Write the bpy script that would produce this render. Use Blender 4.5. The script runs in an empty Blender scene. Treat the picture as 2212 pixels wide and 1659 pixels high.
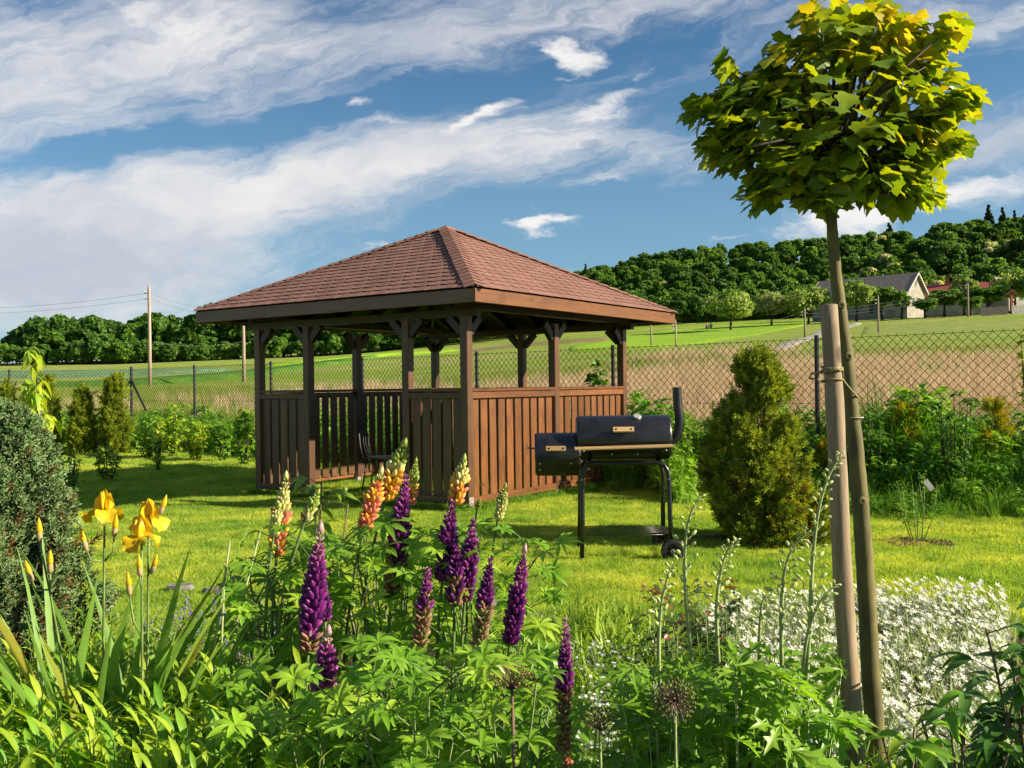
import bpy, math, random
import numpy as np
from mathutils import Vector, Matrix

rnd = random.Random(7)
rng = np.random.default_rng(7)
SC = bpy.context.scene
COL = SC.collection
R = math.radians

# ------------------------------------------------------------------ camera
CAM_H = 1.35
F_PX, PITCH, ROLL = 2025.0, 0.0021, -0.0118        # focal length for a 2212 px wide picture
fwd = Vector((0, math.cos(PITCH), math.sin(PITCH)))
rt0 = Vector((1, 0, 0)); up0 = rt0.cross(fwd)
rt = rt0 * math.cos(ROLL) + up0 * math.sin(ROLL)
up = -rt0 * math.sin(ROLL) + up0 * math.cos(ROLL)
cam_data = bpy.data.cameras.new("camera")
cam = bpy.data.objects.new("camera", cam_data)
COL.objects.link(cam)
m = Matrix.Identity(4)
for i in range(3):
    m[i][0] = rt[i]; m[i][1] = up[i]; m[i][2] = -fwd[i]
m[2][3] = CAM_H
cam.matrix_world = m
cam_data.sensor_width = 36
cam_data.lens = 36 * F_PX / 2212
cam_data.clip_start = 0.05
cam_data.clip_end = 6000
SC.camera = cam

def at(px, py, d):
    """world point seen at picture position (2212 px wide) at forward distance d"""
    a = (px - 1106) / F_PX * d; b = (829.5 - py) / F_PX * d
    return Vector((0, 0, CAM_H)) + fwd * d + rt * a + up * b

# ------------------------------------------------------------------ light
SUN_AZ = math.atan2(1.0, -0.22)      # sun stands to the right (+X), a touch towards the camera
SUN_EL = R(25)
sd = Vector((math.cos(SUN_EL) * 0.9766, -math.cos(SUN_EL) * 0.2149, math.sin(SUN_EL))).normalized()
sun_data = bpy.data.lights.new("sun", 'SUN')
sun_data.energy = 4.3
sun_data.angle = R(0.55)
sun_data.color = (1.0, 0.87, 0.66)
sun = bpy.data.objects.new("sun", sun_data)
COL.objects.link(sun)
sun.rotation_euler = sd.to_track_quat('Z', 'Y').to_euler()
sun.location = (30, -3, 20)

SC.view_settings.view_transform = 'Standard'
SC.view_settings.look = 'None'
SC.view_settings.gamma = 1
SC.view_settings.use_curve_mapping = False
SC.view_settings.exposure = 1.5

# ------------------------------------------------------------------ node helper
class NT:
    def __init__(s, nt): s.nt = nt; s.n = nt.nodes; s.l = nt.links
    def new(s, typ, **kw):
        n = s.n.new(typ)
        for k, v in kw.items(): setattr(n, k, v)
        return n
    def put(s, sock, v):
        if v is None: return
        if isinstance(v, bpy.types.NodeSocket): s.l.new(v, sock)
        elif isinstance(v, (tuple, list)) and len(v) == 3 and sock.type == 'RGBA': sock.default_value = (*v, 1)
        else: sock.default_value = v
    def math(s, op, a, b=None, c=None, clamp=False):
        n = s.new('ShaderNodeMath', operation=op, use_clamp=clamp)
        for i, v in enumerate((a, b, c)): s.put(n.inputs[i], v) if v is not None else None
        return n.outputs[0]
    def vmath(s, op, a, b=None, out=0):
        n = s.new('ShaderNodeVectorMath', operation=op)
        s.put(n.inputs[0], a)
        if b is not None: s.put(n.inputs[1], b)
        return n.outputs[out]
    def sep(s, v):
        n = s.new('ShaderNodeSeparateXYZ'); s.put(n.inputs[0], v); return n.outputs
    def comb(s, x, y, z):
        n = s.new('ShaderNodeCombineXYZ')
        for i, v in enumerate((x, y, z)): s.put(n.inputs[i], v)
        return n.outputs[0]
    def noise(s, vec, scale, detail=4, rough=.55, dist=0, out=0):
        n = s.new('ShaderNodeTexNoise')
        if vec is not None: s.put(n.inputs['Vector'], vec)
        n.inputs['Scale'].default_value = scale; n.inputs['Detail'].default_value = detail
        n.inputs['Roughness'].default_value = rough; n.inputs['Distortion'].default_value = dist
        return n.outputs[out]
    def mix(s, f, a, b, blend='MIX'):
        n = s.new('ShaderNodeMix', data_type='RGBA', blend_type=blend)
        s.put(n.inputs[0], f); s.put(n.inputs[6], a); s.put(n.inputs[7], b)
        return n.outputs[2]
    def rng(s, v, a, b, c=0., d=1., smooth=True):
        n = s.new('ShaderNodeMapRange', interpolation_type='SMOOTHSTEP' if smooth else 'LINEAR')
        s.put(n.inputs[0], v)
        for i, x in enumerate((a, b, c, d)): n.inputs[1 + i].default_value = x
        return n.outputs[0]

# ------------------------------------------------------------------ world
world = bpy.data.worlds.new("World"); SC.world = world; world.use_nodes = True
W = NT(world.node_tree); W.n.clear()
w_out = W.new('ShaderNodeOutputWorld'); w_bg = W.new('ShaderNodeBackground')
W.l.new(w_bg.outputs[0], w_out.inputs[0])
skyn = W.new('ShaderNodeTexSky', sky_type='NISHITA')
skyn.sun_disc = False; skyn.sun_elevation = SUN_EL; skyn.sun_rotation = SUN_AZ
skyn.air_density = 1.0; skyn.dust_density = 0.6; skyn.ozone_density = 2.0
dirv = W.new('ShaderNodeTexCoord').outputs['Generated']
dx, dy, dz = W.sep(dirv)
yy = W.math('MAXIMUM', W.math('ABSOLUTE', dy), 0.22)
cu = W.math('DIVIDE', dx, yy); cv = W.math('DIVIDE', dz, yy)
# gentle domain warp so that the banks of cloud get ragged edges
wv = W.comb(cu, W.math('MULTIPLY', cv, 2.2), 0.3)
w1 = W.sep(W.noise(wv, 2.6, 5, .6, out=1)); w2 = W.sep(W.noise(wv, 11, 5, .6, out=1))
uu = W.math('ADD', cu, W.math('ADD', W.math('MULTIPLY', W.math('SUBTRACT', w1[0], .5), .18), W.math('MULTIPLY', W.math('SUBTRACT', w2[0], .5), .08)))
vv = W.math('ADD', cv, W.math('ADD', W.math('MULTIPLY', W.math('SUBTRACT', w1[1], .5), .08), W.math('MULTIPLY', W.math('SUBTRACT', w2[1], .5), .05)))
def bank(cx, cy, sx, sy, ang, amp):
    u0 = (cx - 1106) / 2025; v0 = (834 - cy) / 2025; a = R(ang)
    x = W.math('SUBTRACT', uu, u0); y = W.math('SUBTRACT', vv, v0)
    p = W.math('ADD', W.math('MULTIPLY', x, math.cos(a) / (sx / 2025)), W.math('MULTIPLY', y, math.sin(a) / (sx / 2025)))
    q = W.math('ADD', W.math('MULTIPLY', x, -math.sin(a) / (sy / 2025)), W.math('MULTIPLY', y, math.cos(a) / (sy / 2025)))
    e = W.math('EXPONENT', W.math('MULTIPLY', W.math('ADD', W.math('MULTIPLY', p, p), W.math('MULTIPLY', q, q)), -1.0))
    return W.math('MULTIPLY', e, amp)
veil = 0.36
for b in [(420,430,580,95,8,.85),(900,330,420,50,15,.60),(1150,300,300,50,8,.35),(40,520,420,130,0,.85),(250,90,620,110,10,.62),(800,120,420,60,12,.40),(1300,30,500,50,3,.35),
          (60,230,260,90,0,.35),(610,245,430,36,9,-.80),(950,190,360,36,12,-.55),(180,300,200,22,5,-.35),(1500,190,330,110,0,-.30),
          (1000,520,380,55,10,-.75),(1500,520,420,90,0,-.65),(1420,330,260,60,0,.28),(2160,320,260,50,14,.55),(2100,60,300,40,10,.35),(2150,170,260,60,0,-.5),(120,640,520,70,0,.35),(700,560,300,40,8,.15)]:
    veil = W.math('ADD', veil, bank(*b))
streak = W.noise(W.comb(W.math('ADD', W.math('MULTIPLY', uu, 1.0), W.math('MULTIPLY', vv, .25)), W.math('MULTIPLY', W.math('SUBTRACT', vv, W.math('MULTIPLY', uu, .22)), 3.6), 0), 3.2, 7, .58, .3)
streak2 = W.noise(W.comb(W.math('ADD', uu, W.math('MULTIPLY', vv, .3)), W.math('MULTIPLY', W.math('SUBTRACT', vv, W.math('MULTIPLY', uu, .30)), 5.5), .4), 9, 8, .66, .6)
veil = W.math('ADD', veil, W.math('ADD', W.math('MULTIPLY', W.math('SUBTRACT', streak, .5), 2.0), W.math('MULTIPLY', W.math('SUBTRACT', streak2, .5), 1.5)))
veil_m = W.rng(veil, 0.02, 1.45)
puff = 0.0
for b in [(1172,92,48,12,-8,1.0),(1230,106,48,18,-12,1.15),(1272,128,26,24,-60,1.0),(1240,160,26,9,20,.8),(1345,222,85,24,12,1.1),(1340,250,60,12,0,.7),(1090,230,75,26,30,1.1),(1130,205,50,22,10,.8),(890,255,62,22,0,.85),(868,195,40,13,8,.95),
          (1200,482,95,13,11,1.5),(1330,388,75,22,0,.75),(1165,46,55,12,0,.8),(1392,160,48,11,10,.8),(1390,190,40,12,10,.6),(1225,185,18,8,0,.7),(800,535,70,10,8,.6),(1830,490,240,42,14,1.3),(2050,430,200,34,16,1.0),(1545,520,45,7,0,.8),
          (360,25,150,40,-18,.9),(470,40,80,30,0,.5),(1040,265,60,22,30,.7)]:
    puff = W.math('ADD', puff, bank(*b))
pn = W.noise(W.comb(uu, W.math('MULTIPLY', vv, 1.7), .7), 17, 8, .62)
puff = W.math('ADD', puff, W.math('MULTIPLY', W.math('SUBTRACT', pn, .5), 2.6))
puff = W.math('ADD', puff, W.math('MULTIPLY', W.math('SUBTRACT', streak2, .5), 1.1))
puff_m = W.rng(puff, 0.35, 1.75)
base = skyn.outputs[0]
base = W.mix(1.0, base, (0.195, 0.345, 0.435), 'MULTIPLY')
base = W.mix(W.rng(dz, 0.0, 0.42, .55, 0.0), base, (1.45, 2.25, 2.85))
shade = W.noise(W.comb(uu, W.math('MULTIPLY', vv, 2.0), 4.), 5.0, 4, .5)
vc = W.mix(W.rng(shade, .3, .7), (2.25, 2.4, 2.72), (3.75, 3.62, 3.52))
cl = W.mix(W.math('MULTIPLY', veil_m, .92), base, vc)
cl = W.mix(W.math('MULTIPLY', puff_m, .9), cl, (4.0, 3.85, 3.75))
below = W.rng(dz, -0.06, -0.01)
cl = W.mix(below, (.8, 1.0, .5), cl)
W.put(w_bg.inputs[0], cl)
w_bg.inputs[1].default_value = 0.088

# ------------------------------------------------------------------ object helpers
def tag(o, label=None, cat=None, group=None, kind=None):
    if label: o['label'] = label
    if cat: o['category'] = cat
    if group: o['group'] = group
    if kind: o['kind'] = kind
    return o
def thing(name, label, cat, loc=(0, 0, 0), rz=0, group=None):
    o = bpy.data.objects.new(name, None); COL.objects.link(o)
    o.empty_display_size = .1
    o.location = loc; o.rotation_euler = (0, 0, rz)
    return tag(o, label, cat, group)
def link(name, mesh, parent=None, loc=(0, 0, 0), rot=None, scale=None, mw=None):
    o = bpy.data.objects.new(name, mesh); COL.objects.link(o)
    if parent is not None: o.parent = parent
    if mw is not None: o.matrix_local = mw
    else:
        o.location = loc
        if rot is not None: o.rotation_euler = rot
        if scale is not None: o.scale = (scale,) * 3 if isinstance(scale, (int, float)) else scale
    return o

class MB:
    """collects shapes of one mesh"""
    def __init__(s): s.v = []; s.f = []; s.m = []; s.cur = 0; s.t = []
    def add(s, vs, fs):
        o = len(s.v); s.v.extend([tuple(p) for p in vs]); s.f.extend([tuple(i + o for i in f) for f in fs]); s.m.extend([s.cur] * len(fs))
    def box(s, c, d, M=None, bev=0.0):
        x, y, z = d[0] / 2, d[1] / 2, d[2] / 2
        if bev <= 0:
            vs = [Vector((a * x, b * y, e * z)) for a in (-1, 1) for b in (-1, 1) for e in (-1, 1)]
            fs = [(0, 1, 3, 2), (4, 6, 7, 5), (0, 4, 5, 1), (2, 3, 7, 6), (0, 2, 6, 4), (1, 5, 7, 3)]
        else:  # bevel the edges along the longest axis
            ax = max(range(3), key=lambda i: d[i]); o = [i for i in range(3) if i != ax]
            h = [d[i] / 2 for i in range(3)]
            ring = []
            for (sa, sb) in ((1, 1), (-1, 1), (-1, -1), (1, -1)):
                p1 = [0, 0, 0]; p2 = [0, 0, 0]
                p1[o[0]] = sa * h[o[0]]; p1[o[1]] = sb * (h[o[1]] - bev)
                p2[o[0]] = sa * (h[o[0]] - bev); p2[o[1]] = sb * h[o[1]]
                ring += [p1, p2] if sa * sb > 0 else [p2, p1]
            vs = []
            for e in (-1, 1):
                for p in ring:
                    q = list(p); q[ax] = e * h[ax]; vs.append(Vector(q))
            fs = [tuple(range(8)), tuple(range(15, 7, -1))] + [(i, i + 8, (i + 1) % 8 + 8, (i + 1) % 8) for i in range(8)]
        if M is not None: vs = [M @ v for v in vs]
        c = Vector(c); s.add([v + c for v in vs], fs); return s
    def beam(s, a, b, w, h, bev=0, upv=(0, 0, 1)):
        a = Vector(a); b = Vector(b); d = b - a; L = d.length; d.normalize()
        x = d.cross(Vector(upv)); x.normalize(); z = x.cross(d)
        M = Matrix((x, d, z)).transposed()
        return s.box((a + b) / 2, (w, L, h), M, bev)
    def tube(s, pts, rad, n=8, cap=True):
        pts = [Vector(p) for p in pts]; k = len(pts)
        if not hasattr(rad, '__len__'): rad = [rad] * k
        o = len(s.v); prev = None
        for i, p in enumerate(pts):
            t = (pts[min(i + 1, k - 1)] - pts[max(i - 1, 0)]).normalized()
            if prev is None: a = t.orthogonal().normalized()
            else:
                a = prev - t * prev.dot(t); a.normalize()
            prev = a; b = t.cross(a)
            for j in range(n):
                an = 2 * math.pi * j / n
                s.v.append(tuple(p + (a * math.cos(an) + b * math.sin(an)) * rad[i]))
        fs = [(o + i * n + j, o + i * n + (j + 1) % n, o + (i + 1) * n + (j + 1) % n, o + (i + 1) * n + j) for i in range(k - 1) for j in range(n)]
        if cap: fs += [tuple(o + j for j in range(n - 1, -1, -1)), tuple(o + (k - 1) * n + j for j in range(n))]
        s.f.extend(fs); s.m.extend([s.cur] * len(fs)); return s
    def lathe(s, prof, n=12, M=None, c=(0, 0, 0)):
        c = Vector(c); o = len(s.v)
        for (r, z) in prof:
            for j in range(n):
                an = 2 * math.pi * j / n; v = Vector((r * math.cos(an), r * math.sin(an), z))
                if M is not None: v = M @ v
                s.v.append(tuple(v + c))
        k = len(prof)
        fs = [(o + i * n + j, o + i * n + (j + 1) % n, o + (i + 1) * n + (j + 1) % n, o + (i + 1) * n + j) for i in range(k - 1) for j in range(n)]
        fs += [tuple(o + j for j in range(n - 1, -1, -1)), tuple(o + (k - 1) * n + j for j in range(n))]
        s.f.extend(fs); s.m.extend([s.cur] * len(fs)); return s
    def prism(s, poly, h, M=None, c=(0, 0, 0)):
        n = len(poly); vs = [Vector((x, y, 0)) for x, y in poly] + [Vector((x, y, h)) for x, y in poly]
        if M is not None: vs = [M @ v for v in vs]
        c = Vector(c)
        s.add([v + c for v in vs], [tuple(range(n - 1, -1, -1)), tuple(range(n, 2 * n))] + [(i, (i + 1) % n, (i + 1) % n + n, i + n) for i in range(n)]); return s
    def mesh(s, name, mats, smooth=False):
        me = bpy.data.meshes.new(name); me.from_pydata(s.v, [], s.f)
        for mt in (mats if isinstance(mats, (list, tuple)) else [mats]): me.materials.append(mt)
        if any(s.m): me.polygons.foreach_set('material_index', s.m)
        if smooth: me.polygons.foreach_set('use_smooth', [True] * len(s.f))
        me.update(); return me
    def build(s, name, mats, parent=None, smooth=False, **kw):
        return link(name, s.mesh(name, mats, smooth), parent, **kw)

# numpy baking of many small templates into one mesh
def np_mesh(name, V, Fs, mats, tint=None, mi=None, smooth=True):
    """V (n,3); Fs list of (k, m) int arrays with m = 3 or 4"""
    me = bpy.data.meshes.new(name)
    me.vertices.add(len(V)); me.vertices.foreach_set('co', V.astype(np.float32).ravel())
    loops = np.concatenate([f.ravel() for f in Fs]); sizes = np.concatenate([np.full(len(f), f.shape[1]) for f in Fs])
    me.loops.add(len(loops)); me.loops.foreach_set('vertex_index', loops.astype(np.int32))
    me.polygons.add(len(sizes)); st = np.concatenate([[0], np.cumsum(sizes)[:-1]])
    me.polygons.foreach_set('loop_start', st.astype(np.int32))
    me.polygons.foreach_set('use_smooth', np.full(len(sizes), smooth))
    for mt in (mats if isinstance(mats, (list, tuple)) else [mats]): me.materials.append(mt)
    if mi is not None: me.polygons.foreach_set('material_index', mi.astype(np.int32))
    me.update(calc_edges=True)
    if tint is not None:
        a = me.attributes.new('tint', 'FLOAT', 'POINT'); a.data.foreach_set('value', tint.astype(np.float32))
    return me
def frames(Y, Z):
    """rotation matrices whose y axis is Y and whose z axis is near Z"""
    Y = Y / np.maximum(np.linalg.norm(Y, axis=1, keepdims=True), 1e-9)
    Z = Z - Y * (Y * Z).sum(1, keepdims=True); n = np.linalg.norm(Z, axis=1, keepdims=True)
    Z = np.where(n > 1e-4, Z / np.maximum(n, 1e-9), np.array([[1., 0, 0]]))
    X = np.cross(Y, Z)
    return np.stack([X, Y, Z], axis=2)
class Bake:
    def __init__(s): s.V = []; s.F = {3: [], 4: []}; s.MI = {3: [], 4: []}; s.T = []; s.n = 0
    def add(s, tpl, P, Rm, S, mi=0, tint=None):
        v, f3, f4 = tpl; k = len(P)
        if k == 0: return
        S = np.broadcast_to(np.asarray(S, float).reshape(-1, 1, 1) if np.ndim(S) < 2 else np.asarray(S)[:, None, :], (k, 1, 1 if np.ndim(S) < 2 else 3))
        VV = np.einsum('kij,knj->kni', Rm, v[None] * S) + P[:, None, :]
        off = (np.arange(k) * len(v) + s.n)[:, None, None]
        for m_, f in ((3, f3), (4, f4)):
            if len(f):
                s.F[m_].append((f[None] + off).reshape(-1, m_)); s.MI[m_].append(np.full(k * len(f), mi))
        t = rng.random(k) if tint is None else tint
        s.T.append(np.repeat(t, len(v))); s.V.append(VV.reshape(-1, 3)); s.n += k * len(v)
    def addmb(s, mb, mi=0):
        v = np.array(mb.v)
        f3 = np.array([f for f in mb.f if len(f) == 3]).reshape(-1, 3).astype(int); f4 = np.array([f for f in mb.f if len(f) == 4]).reshape(-1, 4).astype(int)
        s.add((v, f3, f4), np.zeros((1, 3)), np.eye(3)[None], 1., mi)
    def mesh(s, name, mats, smooth=True):
        Fs = []; mi = []
        for m_ in (3, 4):
            if s.F[m_]: Fs.append(np.concatenate(s.F[m_])); mi.append(np.concatenate(s.MI[m_]))
        return np_mesh(name, np.concatenate(s.V), Fs, mats, np.concatenate(s.T), np.concatenate(mi), smooth)
    def build(s, name, mats, parent=None, **kw):
        return link(name, s.mesh(name, mats), parent, **kw)
def T3(v, f):
    v = np.array(v, float)
    return v, np.array([x for x in f if len(x) == 3]).reshape(-1, 3).astype(int), np.array([x for x in f if len(x) == 4]).reshape(-1, 4).astype(int)
def lance(L=1., Wd=.2, n=4, fold=.25, droop=.25, peak=.4, serr=0.):
    """lance-shaped leaf along +y, face up +z, folded at the midrib"""
    vs = []; fs = []
    for i in range(n + 1):
        t = i / n
        w = Wd / 2 * (math.sin(math.pi * min(1, (t / peak) * .5 if t < peak else .5 + (t - peak) / (1 - peak) * .5)) ** .8 if 0 < t < 1 else 0.02)
        if serr and 0 < i < n: w *= 1 + serr * (1 if i % 2 else -1)
        y = L * t * (1 - .15 * droop * t); z = -droop * L * t * t + .12 * L * t
        vs += [(-w, y, z + w * fold * 2), (0, y, z), (w, y, z + w * fold * 2)]
    for i in range(n):
        a = 3 * i; fs += [(a, a + 1, a + 4, a + 3), (a + 1, a + 2, a + 5, a + 4)]
    return T3(vs, fs)
def merge(*tp):
    V = []; A = []; B = []; o = 0
    for v, a, b in tp:
        V.append(v); A.append(a + o); B.append(b + o); o += len(v)
    return np.concatenate(V), np.concatenate(A), np.concatenate(B)
def xf(t, M, p=(0, 0, 0), s=1.):
    return (t[0] * s) @ np.array(M).T + np.array(p), t[1], t[2]
def blob(n=6, k=4, r=(1, 1, 1)):
    vs = []; fs = []
    for i in range(k + 1):
        a = math.pi * i / k
        for j in range(n):
            b = 2 * math.pi * j / n; q = max(.03, math.sin(a))
            vs.append((r[0] * q * math.cos(b), -r[1] * math.cos(a), r[2] * q * math.sin(b)))
    for i in range(k):
        for j in range(n): fs.append((i * n + j, i * n + (j + 1) % n, (i + 1) * n + (j + 1) % n, (i + 1) * n + j))
    return T3(vs, fs)
def unit(v): return v / np.linalg.norm(v, axis=-1, keepdims=True)
def sph(n): return unit(rng.normal(size=(n, 3)))
def tplmesh(name, t, mats, tint=None, smooth=True):
    return np_mesh(name, t[0], [f for f in (t[1], t[2]) if len(f)], mats, tint, None, smooth)

# ------------------------------------------------------------------ materials
def new_mat(name):
    mt = bpy.data.materials.new(name); mt.use_nodes = True
    N = NT(mt.node_tree); b = N.n['Principled BSDF']; return mt, N, b
def leafmat(name, ca, cb, trans=.4, tcol=None, rough=.45, spec=.35, cc=None, g=1.3):
    ca = tuple(min(.85, c * g) for c in ca); cb = tuple(min(.85, c * g) for c in cb)
    mt, N, b = new_mat(name)
    at_ = N.new('ShaderNodeAttribute', attribute_name='tint').outputs['Fac']
    oi = N.new('ShaderNodeObjectInfo').outputs['Random']
    f = N.math('FRACT', N.math('ADD', at_, oi))
    c = N.mix(f, ca, cb)
    if cc is not None:
        f2 = N.rng(N.math('FRACT', N.math('MULTIPLY', f, 7.31)), .82, .86)
        c = N.mix(f2, c, cc)
    ps = N.new('ShaderNodeNewGeometry').outputs['Position']
    c = N.mix(N.math('MULTIPLY', N.noise(ps, 45, 3), .5), c, N.mix(1, c, (.45, .5, .4), 'MULTIPLY'))
    N.put(b.inputs['Base Color'], c); b.inputs['Roughness'].default_value = rough
    b.inputs['Specular IOR Level'].default_value = spec
    tr = N.new('ShaderNodeBsdfTranslucent')
    tc = N.mix(1, c, tcol or (1.5, 1.35, .55), 'MULTIPLY'); N.put(tr.inputs[0], tc)
    mx = N.new('ShaderNodeMixShader'); mx.inputs[0].default_value = trans
    N.l.new(b.outputs[0], mx.inputs[1]); N.l.new(tr.outputs[0], mx.inputs[2])
    N.l.new(mx.outputs[0], N.n['Material Output'].inputs[0]); return mt
def simple(name, col, rough=.6, var=.25, scale=30, metal=0, bump=0., spec=.5, stretch=(1, 1, 1), col2=None):
    mt, N, b = new_mat(name)
    tc = N.new('ShaderNodeTexCoord').outputs['Object']
    oi = N.new('ShaderNodeObjectInfo').outputs['Random']
    v = N.vmath('MULTIPLY', tc, stretch); v = N.vmath('ADD', v, N.comb(N.math('MULTIPLY', oi, 37.), N.math('MULTIPLY', oi, 11.), 0.))
    nz = N.noise(v, scale, 5, .6)
    dark = col2 or tuple(c * (1 - var * 2) for c in col); c = N.mix(N.rng(nz, .3, .7), dark, col)
    N.put(b.inputs['Base Color'], c); b.inputs['Roughness'].default_value = rough; b.inputs['Metallic'].default_value = metal
    b.inputs['Specular IOR Level'].default_value = spec
    if bump:
        bn = N.new('ShaderNodeBump'); bn.inputs['Strength'].default_value = bump; bn.inputs['Distance'].default_value = .004
        N.put(bn.inputs['Height'], nz); N.l.new(bn.outputs[0], b.inputs['Normal'])
    return mt
def wood(name, ca, cb, axis=2, rough=.42, knots=True, scale=9.):
    """stained or weathered timber, grain running along one object axis"""
    mt, N, b = new_mat(name)
    tc = N.new('ShaderNodeTexCoord').outputs['Object']
    oi = N.new('ShaderNodeObjectInfo').outputs['Random']
    st = [1., 1., 1.]; st[axis] = .07
    sh = N.comb(N.math('MULTIPLY', oi, 53.), N.math('MULTIPLY', oi, 19.), N.math('MULTIPLY', oi, 71.))
    v = N.vmath('ADD', N.vmath('MULTIPLY', tc, tuple(st)), sh)
    g1 = N.noise(v, scale, 3, .5, 1.2); g2 = N.noise(v, scale * 9, 4, .65)
    st2 = [1., 1., 1.]; st2[axis] = .45
    blot = N.noise(N.vmath('ADD', N.vmath('MULTIPLY', tc, tuple(st2)), sh), 5, 4, .6)
    f = N.math('ADD', N.math('MULTIPLY', g1, .45), N.math('MULTIPLY', g2, .55))
    c = N.mix(N.rng(f, .34, .66), cb, ca)
    c = N.mix(N.rng(blot, .5, .75), c, N.mix(1, c, (.6, .55, .5), 'MULTIPLY'))
    c = N.mix(N.math('MULTIPLY', oi, .8), c, N.mix(1, c, (.58, .54, .5), 'MULTIPLY'))
    if knots:
        vo = N.new('ShaderNodeTexVoronoi'); st3 = [1., 1., 1.]; st3[axis] = .5
        N.put(vo.inputs['Vector'], N.vmath('ADD', N.vmath('MULTIPLY', tc, tuple(st3)), sh)); vo.inputs['Scale'].default_value = 6
        c = N.mix(N.rng(vo.outputs['Distance'], .10, .06), c, N.mix(1, c, (.35, .28, .25), 'MULTIPLY'))
    N.put(b.inputs['Base Color'], c); b.inputs['Roughness'].default_value = rough
    bn = N.new('ShaderNodeBump'); bn.inputs['Strength'].default_value = .35; bn.inputs['Distance'].default_value = .002
    N.put(bn.inputs['Height'], f); N.l.new(bn.outputs[0], b.inputs['Normal']); return mt

# ------------------------------------------------------------------ instancing for uncountable stuff
def scatter(name, sources, P, rotz, scale, idx, label=None, cat=None, tilt=None):
    me = bpy.data.meshes.new(name); n = len(P)
    me.vertices.add(n); me.vertices.foreach_set('co', np.asarray(P, np.float32).ravel())
    for nm, ty, arr in (('rz', 'FLOAT', rotz), ('sc', 'FLOAT', scale)):
        a = me.attributes.new(nm, ty, 'POINT'); a.data.foreach_set('value', np.asarray(arr, np.float32))
    a = me.attributes.new('vi', 'INT', 'POINT'); a.data.foreach_set('value', np.asarray(idx, np.int32))
    me.update()
    o = link(name, me); tag(o, label, cat, kind='stuff')
    g = bpy.data.node_groups.new(name, 'GeometryNodeTree')
    g.interface.new_socket('Geometry', in_out='INPUT', socket_type='NodeSocketGeometry')
    g.interface.new_socket('Geometry', in_out='OUTPUT', socket_type='NodeSocketGeometry')
    N = NT(g); gi = N.new('NodeGroupInput'); go = N.new('NodeGroupOutput')
    def attr(nm, ty):
        x = N.new('GeometryNodeInputNamedAttribute', data_type=ty); x.inputs[0].default_value = nm
        return [q for q in x.outputs if q.enabled and q.name == 'Attribute'][0]
    rz, sc_, vi = attr('rz', 'FLOAT'), attr('sc', 'FLOAT'), attr('vi', 'INT')
    rot = N.comb(0., 0., rz)
    jn = N.new('GeometryNodeJoinGeometry')
    for k, src in enumerate(sources):
        oi = N.new('GeometryNodeObjectInfo'); oi.inputs['Object'].default_value = src
        cmp_ = N.new('FunctionNodeCompare', data_type='INT', operation='EQUAL')
        ins = [q for q in cmp_.inputs if q.enabled]
        N.l.new(vi, ins[0]); ins[1].default_value = k
        ip = N.new('GeometryNodeInstanceOnPoints')
        N.l.new(gi.outputs[0], ip.inputs['Points']); N.l.new(cmp_.outputs[0], ip.inputs['Selection'])
        N.l.new(oi.outputs['Geometry'], ip.inputs['Instance'])
        N.l.new(rot, ip.inputs['Rotation']); N.l.new(sc_, ip.inputs['Scale'])
        N.l.new(ip.outputs[0], jn.inputs[0])
    N.l.new(jn.outputs[0], go.inputs[0])
    md = o.modifiers.new('scatter', 'NODES'); md.node_group = g
    return o
def source(name, me): return bpy.data.objects.new(name, me)      # never linked: only instanced by the scatter
def blade_tuft(nb, rad, h, w, lean=.5, seg=2, hvar=.35):
    """tuft of bent tapering grass blades"""
    V = []; f3 = []; f4 = []; T = []
    for i in range(nb):
        a = rng.random() * 6.283; r = rad * math.sqrt(rng.random()); x, y = r * math.cos(a), r * math.sin(a)
        hh = h * (1 - hvar + 2 * hvar * rng.random()); d = rng.random() * 6.283; ln = lean * hh * rng.random() ** .7; tw = rng.random() * 3.14
        sx, sy = math.cos(tw) * w / 2, math.sin(tw) * w / 2; o = len(V)
        for k in range(seg):
            t = k / seg; q = 1 - .45 * t; bx, by, bz = x + math.cos(d) * ln * t * t, y + math.sin(d) * ln * t * t, hh * t
            V += [(bx - sx * q, by - sy * q, bz), (bx + sx * q, by + sy * q, bz)]
        V.append((x + math.cos(d) * ln, y + math.sin(d) * ln, hh * (1 - .35 * ln / hh)))
        for k in range(seg - 1): f4.append((o + 2 * k, o + 2 * k + 1, o + 2 * k + 3, o + 2 * k + 2))
        f3.append((o + 2 * seg - 2, o + 2 * seg - 1, o + 2 * seg)); T += [rng.random()] * (2 * seg + 1)
    return np.array(V), np.array(f3).reshape(-1, 3), np.array(f4).reshape(-1, 4), np.array(T)
def tuft_src(name, mt, *a, **k):
    V, f3, f4, T = blade_tuft(*a, **k)
    return source(name, np_mesh(name, V, [f for f in (f3, f4) if len(f)], mt, T))

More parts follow.
